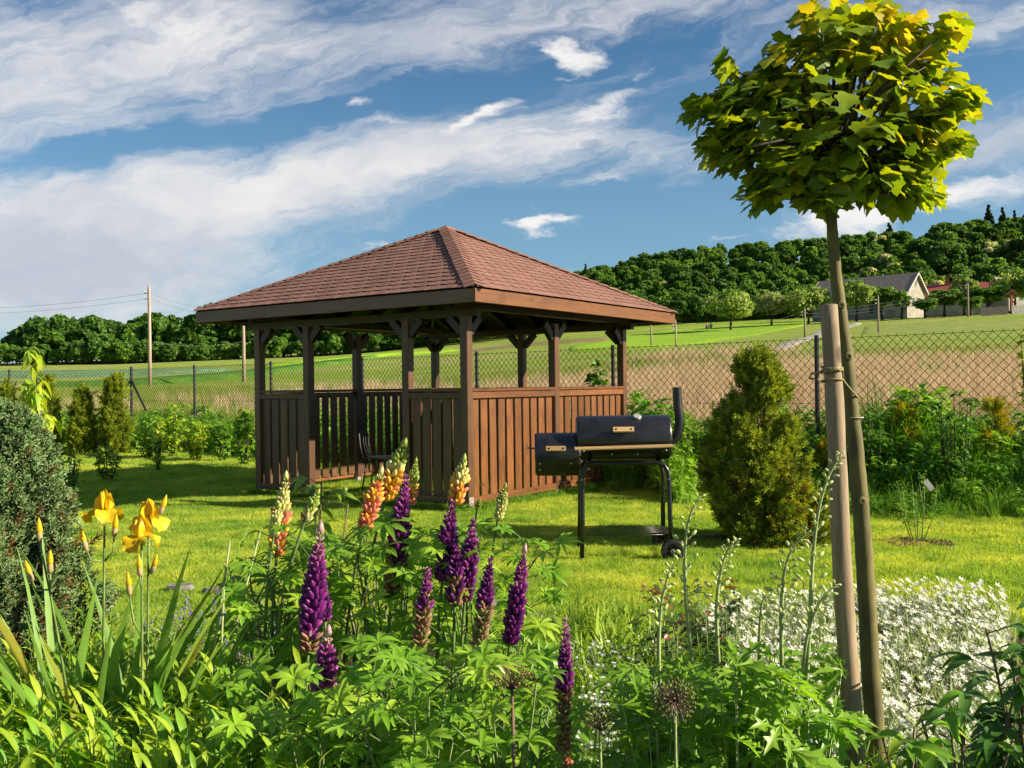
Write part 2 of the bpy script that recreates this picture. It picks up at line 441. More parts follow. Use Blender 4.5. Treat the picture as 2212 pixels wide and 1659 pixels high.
# ================================================================== the ground
def fence_y(x):
    x = np.asarray(x, float)
    return np.where(x < -10.1, 24.88, 11.1 - .93 * (x - 4.72))
def terr(x, y):
    x = np.asarray(x, float); y = np.asarray(y, float)
    fy = np.maximum(fence_y(x), 8.0)
    b = y - fy
    psi = x / np.maximum(y + 4, 8.)
    s = .0605 + .036 * np.tanh(1.5 * psi)
    far = np.minimum(np.maximum(b, 0), 240)
    z = s * far * (far / (far + 6)) ** .5
    z = z + .22 * np.clip((b + 1.6) / 2.0, 0, 1) ** 2 * (3 - 2 * np.clip((b + 1.6) / 2.0, 0, 1))
    z = z + .012 * np.sin(x * 1.3 + 1) * np.sin(y * .9) * np.clip((y - 5.5) / 3, 0, 1)
    z = z + np.clip(far - 30, 0, 60) / 60 * (.8 * np.sin(x * .045 + .6) * np.cos(y * .03))
    hill = np.clip((y - 172) / 90, 0, 1); hill = hill * hill * (3 - 2 * hill)
    z = z + hill * 17 * (1 / (1 + np.exp(-(x - 12) / 16.)))
    return z
def tz(x, y): return float(terr(x, y))
def gp(px, py, dmax=400.):
    """where the sight line through a picture position meets the ground"""
    o = Vector((0, 0, CAM_H)); d = at(px, py, 1.) - o
    t = 1.5; step = .05
    while t < dmax:
        p = o + d * t
        if p.z < tz(p.x, p.y):
            lo, hi = t - step, t
            for _ in range(18):
                mdl = (lo + hi) / 2; q = o + d * mdl
                if q.z < tz(q.x, q.y): hi = mdl
                else: lo = mdl
            p = o + d * hi; return Vector((p.x, p.y, tz(p.x, p.y)))
        step = max(.05, t * .01); t += step
    p = o + d * dmax; return Vector((p.x, p.y, tz(p.x, p.y)))
def onground(px, d):
    p = at(px, 830, d); return Vector((p.x, p.y, tz(p.x, p.y)))

def nonlin(a, b, n, k):
    t = np.linspace(-1, 1, n); s = np.sinh(k * t) / math.sinh(k)
    return np.where(s < 0, -s * a, s * b)
xs = nonlin(-2500, 2500, 261, 6.2); ys = nonlin(-1500, 3500, 301, 6.4) + 6
XX, YY = np.meshgrid(xs, ys); ZZ = terr(XX, YY)
V = np.stack([XX.ravel(), YY.ravel(), ZZ.ravel()], 1)
i0 = (np.arange(300)[:, None] * 261 + np.arange(260)[None]).ravel()
Fq = np.stack([i0, i0 + 1, i0 + 262, i0 + 261], 1)

gm, N, b = new_mat('ground_grass')
pos = N.new('ShaderNodeNewGeometry').outputs['Position']
px_, py_, pz_ = N.sep(pos)
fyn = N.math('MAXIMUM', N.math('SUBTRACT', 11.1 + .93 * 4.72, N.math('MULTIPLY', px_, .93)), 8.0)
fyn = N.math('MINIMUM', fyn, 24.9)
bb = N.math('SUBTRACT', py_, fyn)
n1 = N.noise(pos, 1.1, 4, .6); n2 = N.noise(pos, 14, 4, .7); n3 = N.noise(pos, 120, 3, .7)
lawn_c = N.mix(N.rng(n1, .35, .7), (.22, .30, .022), (.36, .42, .045))
lawn_c = N.mix(N.rng(n2, .45, .75), lawn_c, (.46, .46, .12))
lawn_c = N.mix(N.rng(n3, .35, .6), N.mix(1, lawn_c, (.45, .5, .4), 'MULTIPLY'), lawn_c)
f1 = N.noise(N.vmath('MULTIPLY', pos, (.25, 1.0, 1.)), .12, 5, .6); f2 = N.noise(pos, 1.6, 5, .65)
mead = N.mix(N.rng(f1, .42, .60), (.42, .33, .20), (.32, .33, .11))
mead = N.mix(N.rng(f2, .35, .7), mead, N.mix(1, mead, (1.25, 1.2, 1.1), 'MULTIPLY'))
farc = N.mix(N.rng(f1, .4, .62), (.22, .31, .035), (.31, .33, .09))
farc = N.mix(N.rng(N.noise(pos, .5, 6, .7), .35, .7), N.mix(1, farc, (.72, .78, .7), 'MULTIPLY'), farc)
mead = N.mix(N.rng(px_, 3., -6.), mead, N.mix(N.rng(f2, .3, .7), (.24, .29, .06), (.34, .33, .11)))
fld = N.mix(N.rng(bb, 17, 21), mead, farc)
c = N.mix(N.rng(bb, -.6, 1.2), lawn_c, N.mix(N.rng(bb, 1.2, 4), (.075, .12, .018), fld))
N.put(b.inputs['Base Color'], c); b.inputs['Roughness'].default_value = .95; b.inputs['Specular IOR Level'].default_value = .1
bn = N.new('ShaderNodeBump'); bn.inputs['Strength'].default_value = .8; bn.inputs['Distance'].default_value = .05
N.put(bn.inputs['Height'], N.math('ADD', n2, n3)); N.l.new(bn.outputs[0], b.inputs['Normal'])
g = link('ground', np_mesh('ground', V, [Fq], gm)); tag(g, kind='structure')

def rough_mat(name, ca, cb, s1, s2=None, bump=.4, dist=.02, stretch=(1, 1, 1)):
    mt, N, b = new_mat(name); ps = N.new('ShaderNodeNewGeometry').outputs['Position']
    ps = N.vmath('MULTIPLY', ps, stretch)
    a = N.noise(ps, s1, 6, .65); c = N.mix(N.rng(a, .35, .65), ca, cb)
    if s2: c = N.mix(N.rng(N.noise(ps, s2, 4, .6), .4, .65), N.mix(1, c, (.6, .62, .6), 'MULTIPLY'), c)
    N.put(b.inputs['Base Color'], c); b.inputs['Roughness'].default_value = .95; b.inputs['Specular IOR Level'].default_value = .12
    bn = N.new('ShaderNodeBump'); bn.inputs['Strength'].default_value = bump; bn.inputs['Distance'].default_value = dist
    N.put(bn.inputs['Height'], a); N.l.new(bn.outputs[0], b.inputs['Normal']); return mt

def patch(name, top, bot, n, k, mt, lift):
    """sheet draped on the terrain between two lines of ground points"""
    def res(l):
        P = [gp(*p) if len(p) == 2 else Vector((p[0], p[1], 0)) for p in l]; out = []
        L = [0]
        for a, c in zip(P, P[1:]): L.append(L[-1] + (c.xy - a.xy).length)
        for i in range(n + 1):
            s = L[-1] * i / n; j = 0
            while j < len(P) - 2 and L[j + 1] < s: j += 1
            f = (s - L[j]) / max(L[j + 1] - L[j], 1e-6); out.append(P[j].lerp(P[j + 1], f))
        return out
    A, B = res(top), res(bot); v = []; f = []
    for i in range(n + 1):
        for j in range(k + 1):
            q = A[i].lerp(B[i], j / k); e = lift if 0 < j < k and 0 < i < n else -.15
            v.append((q.x, q.y, tz(q.x, q.y) + e))
    for i in range(n):
        for j in range(k): a = i * (k + 1) + j; f.append((a, a + 1, a + k + 2, a + k + 1))
    me = bpy.data.meshes.new(name); me.from_pydata(v, [], f); me.materials.append(mt)
    me.polygons.foreach_set('use_smooth', [True] * len(f)); o = link(name, me); return tag(o, kind='structure')

crop_g = rough_mat('bright_crop', (.23, .40, .015), (.30, .47, .03), .35, 4.)
crop_b = rough_mat('blue_green_crop', (.15, .27, .12), (.19, .31, .15), .3, 3.)
crop_d = rough_mat('dark_crop', (.08, .19, .02), (.12, .25, .03), .4, 4.)
crop_p = rough_mat('pale_pasture', (.29, .32, .08), (.22, .30, .05), .25, 2., stretch=(.4, 1, 1))
gravel = rough_mat('gravel', (.36, .32, .28), (.48, .44, .39), 6., 1.)
dirt = rough_mat('reddish_earth', (.27, .19, .10), (.21, .20, .06), .3, 2.)
patch('crop_field', [(1225, 752), (1330, 727), (1440, 712), (1600, 700), (1752, 690)], [(1215, 763), (1330, 757), (1440, 752), (1560, 738), (1742, 704)], 40, 12, crop_g, .12)
patch('crop_field', [(-60, 806), (120, 804), (330, 803), (520, 800)], [(-60, 818), (120, 818), (330, 812), (520, 802)], 24, 6, crop_b, .3)
patch('crop_field', [(-60, 829), (150, 832), (330, 822), (545, 803), (700, 784), (820, 770)], [(-60, 842), (150, 838), (330, 833), (545, 815), (700, 792), (820, 774)], 30, 6, crop_d, .3)
patch('crop_field', [(560, 789), (700, 779), (850, 764), (1000, 755)], [(560, 797), (700, 785), (850, 768), (1000, 757)], 30, 5, crop_g, .3)
patch('earth_strip', [(1000, 757), (1120, 742), (1240, 731), (1320, 727)], [(1000, 764), (1120, 752), (1240, 742), (1320, 737)], 24, 5, dirt, .12)
patch('pasture', [(1860, 702), (1960, 697), (2080, 690), (2260, 682)], [(1850, 726), (1960, 724), (2080, 722), (2260, 716)], 24, 6, crop_p, .08)
patch('gravel_track', [(1590, 792), (1655, 757), (1700, 735), (1760, 714), (1835, 700), (1850, 695)], [(1650, 792), (1700, 762), (1745, 738), (1800, 719), (1862, 702), (1866, 698)], 30, 5, gravel, .05)

# flower bed: bare dark soil with a wavy edge
soil = rough_mat('soil', (.05, .034, .022), (.10, .07, .045), 18, 60, .9, .03)
v = []; f = []; nx, ny = 60, 30
for j in range(ny + 1):
    for i in range(nx + 1):
        x = -6 + 12 * i / nx
        edge = 5.15 + .22 * math.sin(x * 1.3 + .5) + .12 * math.sin(x * 3.1) + (.5 if x < -2 else 0) * min(1, (-2 - x)) if x < -2 else 5.15 + .22 * math.sin(x * 1.3 + .5) + .12 * math.sin(x * 3.1)
        y = -3 + (edge + 3) * j / ny
        v.append((x, y, (.022 + .012 * math.sin(x * 7 + y * 5) + .012 * math.sin(y * 9 - x * 4)) if 0 < j < ny else -.03))
for j in range(ny):
    for i in range(nx): a = j * (nx + 1) + i; f.append((a, a + 1, a + nx + 2, a + nx + 1))
me = bpy.data.meshes.new('flower_bed_soil'); me.from_pydata(v, [], f); me.materials.append(soil)
tag(link('flower_bed_soil', me), kind='structure')

# ================================================================== the gazebo
WD, LN, TH, OV = 3.41, 3.58, .6101, .495
ZR, ZB, ZF, ZT, ZA = 1.34, .087, 2.186, 2.325, 3.447
GC = Vector((-.4723, 9.9268, 0.))
gz = thing('gazebo', 'square dark brown wooden gazebo with red-brown shingled hip roof in the middle of the lawn', 'gazebo', GC, -TH)
wv_ = wood('stained_wood_upright', (.135, .060, .024), (.066, .029, .012), 2)
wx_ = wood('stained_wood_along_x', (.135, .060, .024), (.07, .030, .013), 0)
wy_ = wood('stained_wood_along_y_sun_tint', (.20, .074, .019), (.11, .040, .011), 1)  # same stain as along x, with sunlight tinted into the colour
wdark = wood('stained_wood_shade_darkened', (.038, .018, .010), (.022, .011, .006), 1)  # same stain, darkened to paint in the shade under the roof
galv = simple('galvanised_bracket', (.42, .34, .30), .5, .3, 40, metal=.4, bump=.2)
boltm = simple('bolt_steel', (.5, .5, .5), .35, .1, 40, metal=.9)
PW = .10
posts = [(0, 0), (-.875, 0), (-2.47, 0), (-WD, 0), (0, LN / 2), (0, LN), (-WD / 2, LN), (-WD, LN), (-WD, LN / 2)]
pm = MB().box((0, 0, (2.10 + .10) / 2), (PW, PW, 2.0), bev=.006).mesh('post', wv_)
fm = MB().box((-.047, 0, .06), (.008, .08, .22)).box((.047, 0, .06), (.008, .08, .22)).box((0, 0, .05), (.088, .05, .1))
fm = fm.mesh('post_anchor', galv)
bm_ = MB().lathe([(.001, -.004), (.011, -.002), (.011, .006), (.004, .009)], 8, Matrix.Rotation(R(90), 3, 'X')).mesh('bolt', boltm)
def px2(x, y): return (x - PW / 2 if abs(x) < .01 else (x + PW / 2 if abs(x + WD) < .01 else x), y + PW / 2 if abs(y) < .01 else (y - PW / 2 if abs(y - LN) < .01 else y))
for (x, y) in posts:
    cx, cy = px2(x, y)
    link('post', pm, gz, (cx, cy, 0))
    a = link('post_anchor', fm, gz, (cx, cy, 0), (0, 0, 0 if y in (0, LN) else R(90)))
    link('bolt', bm_, a, (-.02, -.0, .10), (0, 0, R(90) if False else 0)); 
    link('bolt', bm_, a, (.052, 0, .12), (0, 0, R(90)))
# Y braces
def brace(cx, cy, dx_, dy_):
    mb = MB(); a = Vector((cx + dx_ * .05, cy + dy_ * .05, 1.93)); c = Vector((cx + dx_ * .22, cy + dy_ * .22, 2.10))
    mb  .beam(a, c, .065, .085, upv=(0, 0, 1)); mb.build('brace', wdark, gz)
for (x, y) in posts:
    cx, cy = px2(x, y)
    if y in (0, LN):
        if x > -WD + .1: brace(cx, cy, -1, 0)
        if x < -.1: brace(cx, cy, 1, 0)
    if abs(x) < .01 or abs(x + WD) < .01:
        if y < LN - .1: brace(cx, cy, 0, 1)
        if y > .1: brace(cx, cy, 0, -1)
# plates on the posts, rafters, roof deck
for (a, c) in (((.12, PW / 2), (-WD - .12, PW / 2)), ((.12, LN - PW / 2), (-WD - .12, LN - PW / 2))):
    MB().beam((a[0], a[1], 2.14), (c[0], c[1], 2.14), .08, .08).build('wall_plate', wdark, gz)
for x in (-PW / 2, -WD + PW / 2):
    MB().beam((x, -.1, 2.221), (x, LN + .1, 2.221), .08, .08).build('wall_plate', wdark, gz)
cxy = Vector((-WD / 2, LN / 2, 0)); hx, hy = WD / 2 + OV, LN / 2 + OV
apex = Vector((cxy.x, cxy.y, ZA - .03))
def eave(sx, sy): return Vector((cxy.x + sx * (hx - .03), cxy.y + sy * (hy - .03), ZT - .035))
for sx in (-1, 1):
    for sy in (-1, 1):
        MB().beam(eave(sx, sy) - Vector((0, 0, .07)), apex - Vector((0, 0, .1)), .05, .10).build('rafter', wdark, gz)
for k in range(-3, 4):
    for s in (-1, 1):
        t = k / 4; q = 1 - abs(t)
        a = Vector((cxy.x + t * hx, cxy.y + s * (hy - .03), ZT - .1)); c = Vector((cxy.x + t * hx, cxy.y + s * (hy - .03) * abs(t), ZT - .1 + (ZA - ZT) * q))
        MB().beam(a, c, .045, .09).build('rafter', wdark, gz)
        a = Vector((cxy.x + s * (hx - .03), cxy.y + t * hy, ZT - .1)); c = Vector((cxy.x + s * (hx - .03) * abs(t), cxy.y + t * hy, ZT - .1 + (ZA - ZT) * q))
        MB().beam(a, c, .045, .09).build('rafter', wdark, gz)
roof = thing('roof', None, None, (0, 0, 0)); roof.parent = gz
mb = MB(); v = [eave(-1, -1), eave(1, -1), eave(1, 1), eave(-1, 1), apex]
mb.add(v + [p - Vector((0, 0, .022)) for p in v], [(0, 1, 4), (1, 2, 4), (2, 3, 4), (3, 0, 4), (6, 5, 9), (7, 6, 9), (8, 7, 9), (5, 8, 9), (0, 5, 6, 1), (1, 6, 7, 2), (2, 7, 8, 3), (3, 8, 5, 0)])
mb.build('roof_deck', wdark, roof)
# fascia boards
FT = .028
def fbox(x0, x1, y0, y1, mt, nm='fascia_board'):
    c = Vector(((x0 + x1) / 2, (y0 + y1) / 2, (ZF + ZT) / 2))
    MB().box((0, 0, 0), (abs(x1 - x0), abs(y1 - y0), ZT - ZF), bev=.004).build(nm, mt, gz, loc=c)
X0, X1, Y0, Y1 = -WD - OV, OV, -OV, LN + OV
fasc_x = wood('stained_fascia_shade_tint', (.17, .085, .045), (.11, .055, .030), 0)  # fascia stain with the shade of this side put into its colour
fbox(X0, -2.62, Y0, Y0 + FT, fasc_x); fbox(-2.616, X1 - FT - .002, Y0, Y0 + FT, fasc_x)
fasc_y = wood('stained_fascia_sun_tint', (.215, .080, .016), (.14, .050, .011), 1)  # same fascia stain, warm sunlight painted into the colour
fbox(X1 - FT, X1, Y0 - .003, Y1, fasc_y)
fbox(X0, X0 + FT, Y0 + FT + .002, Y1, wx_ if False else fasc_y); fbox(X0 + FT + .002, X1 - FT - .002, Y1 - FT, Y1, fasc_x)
# soffit lath under the eave
for (a, c) in (((X0 + .1, Y0 + .12), (X1 - .1, Y0 + .12)), ((X1 - .12, Y0 + .1), (X1 - .12, Y1 - .1)), ((X0 + .12, Y0 + .1), (X0 + .12, Y1 - .1)), ((X0 + .1, Y1 - .12), (X1 - .1, Y1 - .12))):
    MB().beam((*a, ZF + .03), (*c, ZF + .03), .10, .018).build('soffit_board', wdark, gz)

# shingles
shg, N, b = new_mat('roof_shingle')
oi = N.new('ShaderNodeObjectInfo').outputs['Random']; at_ = N.new('ShaderNodeAttribute', attribute_name='tint').outputs['Fac']
rr = N.math('FRACT', N.math('ADD', oi, at_)); ps = N.new('ShaderNodeNewGeometry').outputs['Position']
gr = N.noise(ps, 260, 2, .8); big = N.noise(ps, 1.6, 5, .65)
c = N.mix(rr, (.205, .105, .082), (.265, .138, .110)); c = N.mix(N.rng(gr, .35, .65), N.mix(1, c, (.55, .52, .5), 'MULTIPLY'), N.mix(1, c, (1.25, 1.25, 1.25), 'MULTIPLY'))
c = N.mix(N.rng(big, .5, .75, 0, .5), c, (.14, .075, .06)); N.put(b.inputs['Base Color'], c); b.inputs['Roughness'].default_value = .85
b.inputs['Specular IOR Level'].default_value = .25
bn = N.new('ShaderNodeBump'); bn.inputs['Strength'].default_value = .5; bn.inputs['Distance'].default_value = .002
N.put(bn.inputs['Height'], gr); N.l.new(bn.outputs[0], b.inputs['Normal'])
def clip(poly, a, bb_, c):       # keep a*x + b*y <= c
    out = []
    for i in range(len(poly)):
        p, q = poly[i - 1], poly[i]; dp, dq = a * p[0] + bb_ * p[1] - c, a * q[0] + bb_ * q[1] - c
        if (dp <= 0) != (dq <= 0):
            t = dp / (dp - dq); out.append((p[0] + (q[0] - p[0]) * t, p[1] + (q[1] - p[1]) * t))
        if dq <= 0: out.append(q)
    return out
EXP, TW = .138, .185
cells = []
for face in range(4):
    n_out = [Vector((0, -1, 0)), Vector((1, 0, 0)), Vector((0, 1, 0)), Vector((-1, 0, 0))][face]
    run, half = (hy, hx) if face in (0, 2) else (hx, hy)
    xax = Vector((0, 0, 1)).cross(n_out); rise = ZA - ZT - .02; SL = math.hypot(run, rise)
    yax = (-n_out * run + Vector((0, 0, rise))).normalized(); nor = xax.cross(yax)
    org = Vector((cxy.x, cxy.y, ZT + .004)) + n_out * (run + .012)
    Mf = Matrix((xax, yax, nor)).transposed()
    nr = int(SL / EXP) + 1
    for r in range(nr):
        y0 = r * EXP - .012; k = int(half / TW) + 2
        for i in range(-k, k + 1):
            xc = i * TW + (TW / 2 if r % 2 else 0); g_ = .004
            poly = [(xc - TW / 2 + g_, y0 + EXP + .05), (xc - TW / 2 + g_, y0 + .075)]
            for q in range(1, 8):
                an = math.pi * q / 8; poly.append((xc - math.cos(an) * (TW / 2 - g_), y0 + .075 - math.sin(an) * .075))
            poly += [(xc + TW / 2 - g_, y0 + .075), (xc + TW / 2 - g_, y0 + EXP + .05)]
            if r == 0: poly = [(xc - TW / 2 + g_, y0 + EXP + .05), (xc - TW / 2 + g_, y0), (xc + TW / 2 - g_, y0), (xc + TW / 2 - g_, y0 + EXP + .05)]
            poly = clip(poly, half, SL * 0 + half * 0 + half * half / half * 0 + (half * half) / SL, half * half) if False else clip(clip(poly, 1, half / SL, half), -1, half / SL, half)
            poly = clip(poly, 0, 1, SL)
            if len(poly) < 3: continue
            ar = abs(sum(poly[a - 1][0] * poly[a][1] - poly[a][0] * poly[a - 1][1] for a in range(len(poly)))) / 2
            if ar < .0008: continue
            cxp = sum(p[0] for p in poly) / len(poly); vs = []
            jit = rnd.uniform(0, .002)
            for e in (0, 1):
                for (x, y) in poly:
                    lf = .0025 + (.011 + jit) * (1 - (y - y0) / (EXP + .05)) + (.005 if e else 0)
                    vs.append(Vector((x, y, lf)))
            n = len(poly)
            fs = [tuple(range(n)), tuple(range(2 * n - 1, n - 1, -1))] + [(i2, i2 + n, (i2 + 1) % n + n, (i2 + 1) % n) for i2 in range(n)]
            wvs = [org + Mf @ p for p in vs]
            cells.append((face, ar if face in (0, 1) else -1, r, wvs, fs))
order = sorted(range(len(cells)), key=lambda i: -cells[i][1] * (1.15 if cells[i][0] == 0 else 1) - (0))
chosen = set([i for i in order if cells[i][1] > 0][:298]); rest = MB(); tints = []
for i, (fc, ar, r, wvs, fs) in enumerate(cells):
    if i in chosen:
        o3 = sum(wvs, Vector()) / len(wvs); q = MB(); q.add([p - o3 for p in wvs], fs); q.build('shingle', shg, roof, loc=o3)
    else: rest.add(wvs, fs); tints += [rnd.random()] * len(wvs)
o = rest.build('shingle_field', shg, roof); o['kind'] = 'stuff'
a = o.data.attributes.new('tint', 'FLOAT', 'POINT'); a.data.foreach_set('value', tints)
# hip caps: bent shingles lapped up each hip
for (sx, sy) in ((1, -1), (-1, -1), (1, 1), (-1, 1)):
    base_ = Vector((cxy.x + sx * hx, cxy.y + sy * hy, ZT)); d = (Vector((cxy.x, cxy.y, ZA)) - base_); L = d.length; d.normalize()
    nA = Vector((0, sy * (ZA - ZT), hy)).normalized(); nB = Vector((sx * (ZA - ZT), 0, hx)).normalized()
    tA = nA.cross(d); tB = nB.cross(d)
    if tA.x * sx > 0: tA = -tA
    if tB.y * sy > 0: tB = -tB
    nh = (nA + nB).normalized(); n_ = 22; st = (L - .12) / n_
    for k in range(n_):
        p = base_ + d * (k * st + .0); q = p + d * (st + .045); w = .105
        lo, hi = .034, .020; jj = rnd.uniform(-.004, .004)
        vs = []
        for e in (0, .006):
            for (pt, lf) in ((p, lo + e), (q, hi + e)):
                vs += [pt + tA * (w + jj) + nA * lf, pt + nh * (lf + .002), pt + tB * (w + jj) + nB * lf]
        fs = [(0, 1, 4, 3), (1, 2, 5, 4), (6, 9, 10, 7), (7, 10, 11, 8), (0, 6, 7, 1), (1, 7, 8, 2), (0, 3, 9, 6), (2, 8, 11, 5), (3, 4, 10, 9), (4, 5, 11, 10)]
        o3 = (p + q) / 2; mb = MB(); mb.add([x - o3 for x in vs], fs); mb.build('hip_shingle', shg, roof, loc=o3)
mb = MB(); ap = Vector((cxy.x, cxy.y, ZA + .035)); vs = [ap + Vector((a * .14, c * .14, -.075)) for a, c in ((-1, -1), (1, -1), (1, 1), (-1, 1))]
mb.add(vs + [ap], [(0, 1, 4), (1, 2, 4), (2, 3, 4), (3, 0, 4), (3, 2, 1, 0)]); mb.build('apex_cap', shg, roof)

# railing panels: rails and slats
SH = ZR - .085 - (ZB + .04)
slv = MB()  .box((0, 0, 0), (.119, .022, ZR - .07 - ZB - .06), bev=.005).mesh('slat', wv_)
wv2 = wood('stained_wood_slat_sun_tint', (.215, .078, .018), (.10, .036, .010), 2)  # copy of the slat stain with sunlight put into its colour
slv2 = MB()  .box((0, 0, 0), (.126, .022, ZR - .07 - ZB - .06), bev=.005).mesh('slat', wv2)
def panel(a, c, nsl, side, out):
    """railing between posts a and c (2-D), slats on the outside by normal 'out'"""
    a = Vector((*a, 0)); c = Vector((*c, 0)); d = (c - a); L = d.length; d.normalize(); o_ = Vector((*out, 0))
    al = abs(d.x) > .5
    ang = 0 if al else R(90)
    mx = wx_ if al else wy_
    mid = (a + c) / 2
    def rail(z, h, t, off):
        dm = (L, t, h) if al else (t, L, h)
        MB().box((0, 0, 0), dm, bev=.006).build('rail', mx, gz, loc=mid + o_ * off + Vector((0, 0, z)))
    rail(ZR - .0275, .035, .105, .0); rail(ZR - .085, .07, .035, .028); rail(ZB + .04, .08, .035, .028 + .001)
    pt = L / nsl
    for i in range(nsl):
        p = a + d * (pt * (i + .5)) - o_ * .002 + Vector((0, 0, (ZR - .07 + ZB + .06) / 2 - .01))
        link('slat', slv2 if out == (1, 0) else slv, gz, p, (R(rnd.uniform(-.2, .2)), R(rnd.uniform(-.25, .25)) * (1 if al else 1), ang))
hp = PW / 2
panel((-PW, hp), (-.875 + hp, hp), 5, 0, (0, -1)); panel((-2.47 - hp, hp), (-WD + PW, hp), 5, 0, (0, -1))
panel((-hp, PW), (-hp, LN / 2 - hp), 10, 1, (1, 0)); panel((-hp, LN / 2 + hp), (-hp, LN - PW), 10, 1, (1, 0))
panel((-WD + hp, PW), (-WD + hp, LN / 2 - hp), 10, 1, (-1, 0)); panel((-WD + hp, LN / 2 + hp), (-WD + hp, LN - PW), 10, 1, (-1, 0))
panel((-PW, LN - hp), (-WD / 2 + hp, LN - hp), 10, 0, (0, 1)); panel((-WD / 2 - hp, LN - hp), (-WD + PW, LN - hp), 10, 0, (0, 1))

# ================================================================== chair in the gazebo
blk = simple('black_wrought_metal', (.018, .018, .02), .4, .2, 50, spec=.5)
cp = at(826, 988, 12.0)
ch = thing('garden_chair', 'black metal garden chair with tall curved back standing inside the gazebo', 'chair', (cp.x, cp.y, 0), R(-8))
mb = MB(); mb.lathe([(.001, .445), (.20, .445), (.215, .452), (.215, .462), (.20, .468), (.001, .468)], 20); mb.build('seat', blk, ch, smooth=False)
def bk(y): return [(-.20, y, .45), (-.235, y * 1.02, .60), (-.25, y, .75), (-.28, y * .8, .88), (-.33, y * .3, .955), (-.34, 0, .96)]
mb = MB()
for s in (-.18, .18): mb.tube(bk(s), .012, 6)
mb.build('back_frame', blk, ch, smooth=True)
for s in (-.09, 0, .09): MB().tube([(-.20, s, .46), (-.245, s, .62), (-.255, s, .78), (-.32, s * .8, .94)], .006, 5).build('back_rod', blk, ch, smooth=True)
for (x, y) in ((-.16, -.15), (-.16, .15), (.16, -.15), (.16, .15)):
    MB().tube([(x, y, .45), (x * 1.15, y * 1.15, .25), (x * 1.4, y * 1.35, .0)], .011, 6).build('leg', blk, ch, smooth=True)

# ================================================================== the barrel grill
gsh = simple('grill_black_paint', (.013, .014, .018), .33, .3, 12, spec=.55, bump=.03)
gbl = simple('grill_black_frame', (.010, .010, .011), .28, .2, 20, spec=.5)
pinem = wood('pale_pine', (.62, .44, .22), (.47, .30, .13), 0, .5, False)
whm = simple('thermometer_face', (.34, .34, .32), .6, .05, 20)
chrome = simple('bright_steel', (.40, .40, .40), .5, .05, 20, metal=1)
rub = simple('black_rubber', (.012, .012, .012), .7, .3, 40)
pc = at(1345.5, 946, 7.4)
gr_ = thing('barrel_grill', 'black offset barrel smoker grill with chimney and wooden handles standing on the lawn', 'grill', (pc.x, pc.y, 0), R(-1.5))
BZ, BR, BL = pc.z, .178, .735
def drum(mb, x0, x1, z, r, a0, a1, y=0., n=28):
    """shell sector of a lying drum with rounded end edges"""
    prof = [(x0, r * .0), (x0, r * .93), (x0 + .012, r * .985), (x0 + .022, r), (x1 - .022, r), (x1 - .012, r * .985), (x1, r * .93), (x1, 0)]
    vs = []; k = len(prof)
    for i in range(n + 1):
        an = a0 + (a1 - a0) * i / n
        for (x, q) in prof: vs.append((x, y - math.sin(an) * q, z + math.cos(an) * q))
    mb.add(vs, [(i * k + j, i * k + j + 1, (i + 1) * k + j + 1, (i + 1) * k + j) for i in range(n) for j in range(k - 1)])
    mb.add([(x0 + .0, y, z), (x1, y, z)], [])
mb = MB(); drum(mb, -BL / 2, BL / 2, BZ, BR, R(-95), R(95)); mb.build('lid', gsh, gr_, smooth=True)
mb = MB(); drum(mb, -BL / 2 + .004, BL / 2 - .004, BZ, BR - .004, R(95.6), R(264)); mb.build('drum_bottom', gsh, gr_, smooth=True)
FX0, FX1, FZ, FR = -BL / 2 - .33, -BL / 2 + .03, BZ - .125, .172
mb = MB(); drum(mb, FX0, FX1, FZ, FR, R(-100), R(100)); fb = mb.build('firebox_lid', gsh, gr_, smooth=True)
mb = MB(); drum(mb, FX0 + .003, FX1, FZ, FR - .004, R(100.6), R(259)); mb.build('firebox', gsh, gr_, smooth=True)
mb = MB()
for i in range(28):
    a = R(-95 + 190 * i / 28)
mb.beam((-BL / 2 + .01, -BR - .001, BZ - .02), (BL / 2 - .01, -BR - .001, BZ - .02), .004, .008); mb.build('lid_rim', gbl, gr_)
def handle(x, z, w, zc, r, nm):
    an = math.acos(max(-1, min(1, (z - zc) / r))); y = -math.sin(an) * r
    Mh = Matrix.Rotation(-(math.pi / 2 - an) * .9, 3, 'X')
    h = MB().box((0, 0, 0), (w, .022, .04), Mh, bev=.004).build(nm, pinem, gr_, loc=(x, y - .034, z))
    for s in (-.36, .36):
        q = MB().tube([Mh @ Vector((0, -.013, 0)), Mh @ Vector((0, .04, 0))], .0075, 8)
        q.build('screw', gbl, h, loc=(s * w, 0, 0))
handle(-.012, BZ + .075, .16, BZ, BR, 'lid_handle'); handle((FX0 + FX1) / 2 - .015, FZ + .058, .152, FZ, FR, 'firebox_handle')
th_ = MB().lathe([(.001, -.012), (.03, -.012), (.034, -.004), (.034, .006), (.029, .010), (.001, .010)], 18).build('thermometer', chrome, gr_, loc=(.105, -.075, BZ + .168), rot=(R(32), 0, 0))
MB().lathe([(.001, 0), (.026, 0), (.026, .002), (.001, .002)], 18).build('dial', whm, th_, loc=(0, 0, .0105))
MB().tube([(0, 0, .0135), (.014, .012, .0135)], .0015, 4).build('needle', gbl, th_)
sh = MB().box((0, 0, 0), (BL + .01, .145, .018), bev=.004).build('front_shelf', pinem, gr_, loc=(-.02, -BR - .105, BZ - .055), rot=(0, R(-1.2), 0))
for x in (-.28, .28): MB().beam((x, -BR + .03, BZ - .11), (x, -BR - .15, BZ - .068), .012, .012).build('shelf_bracket', gbl, gr_)
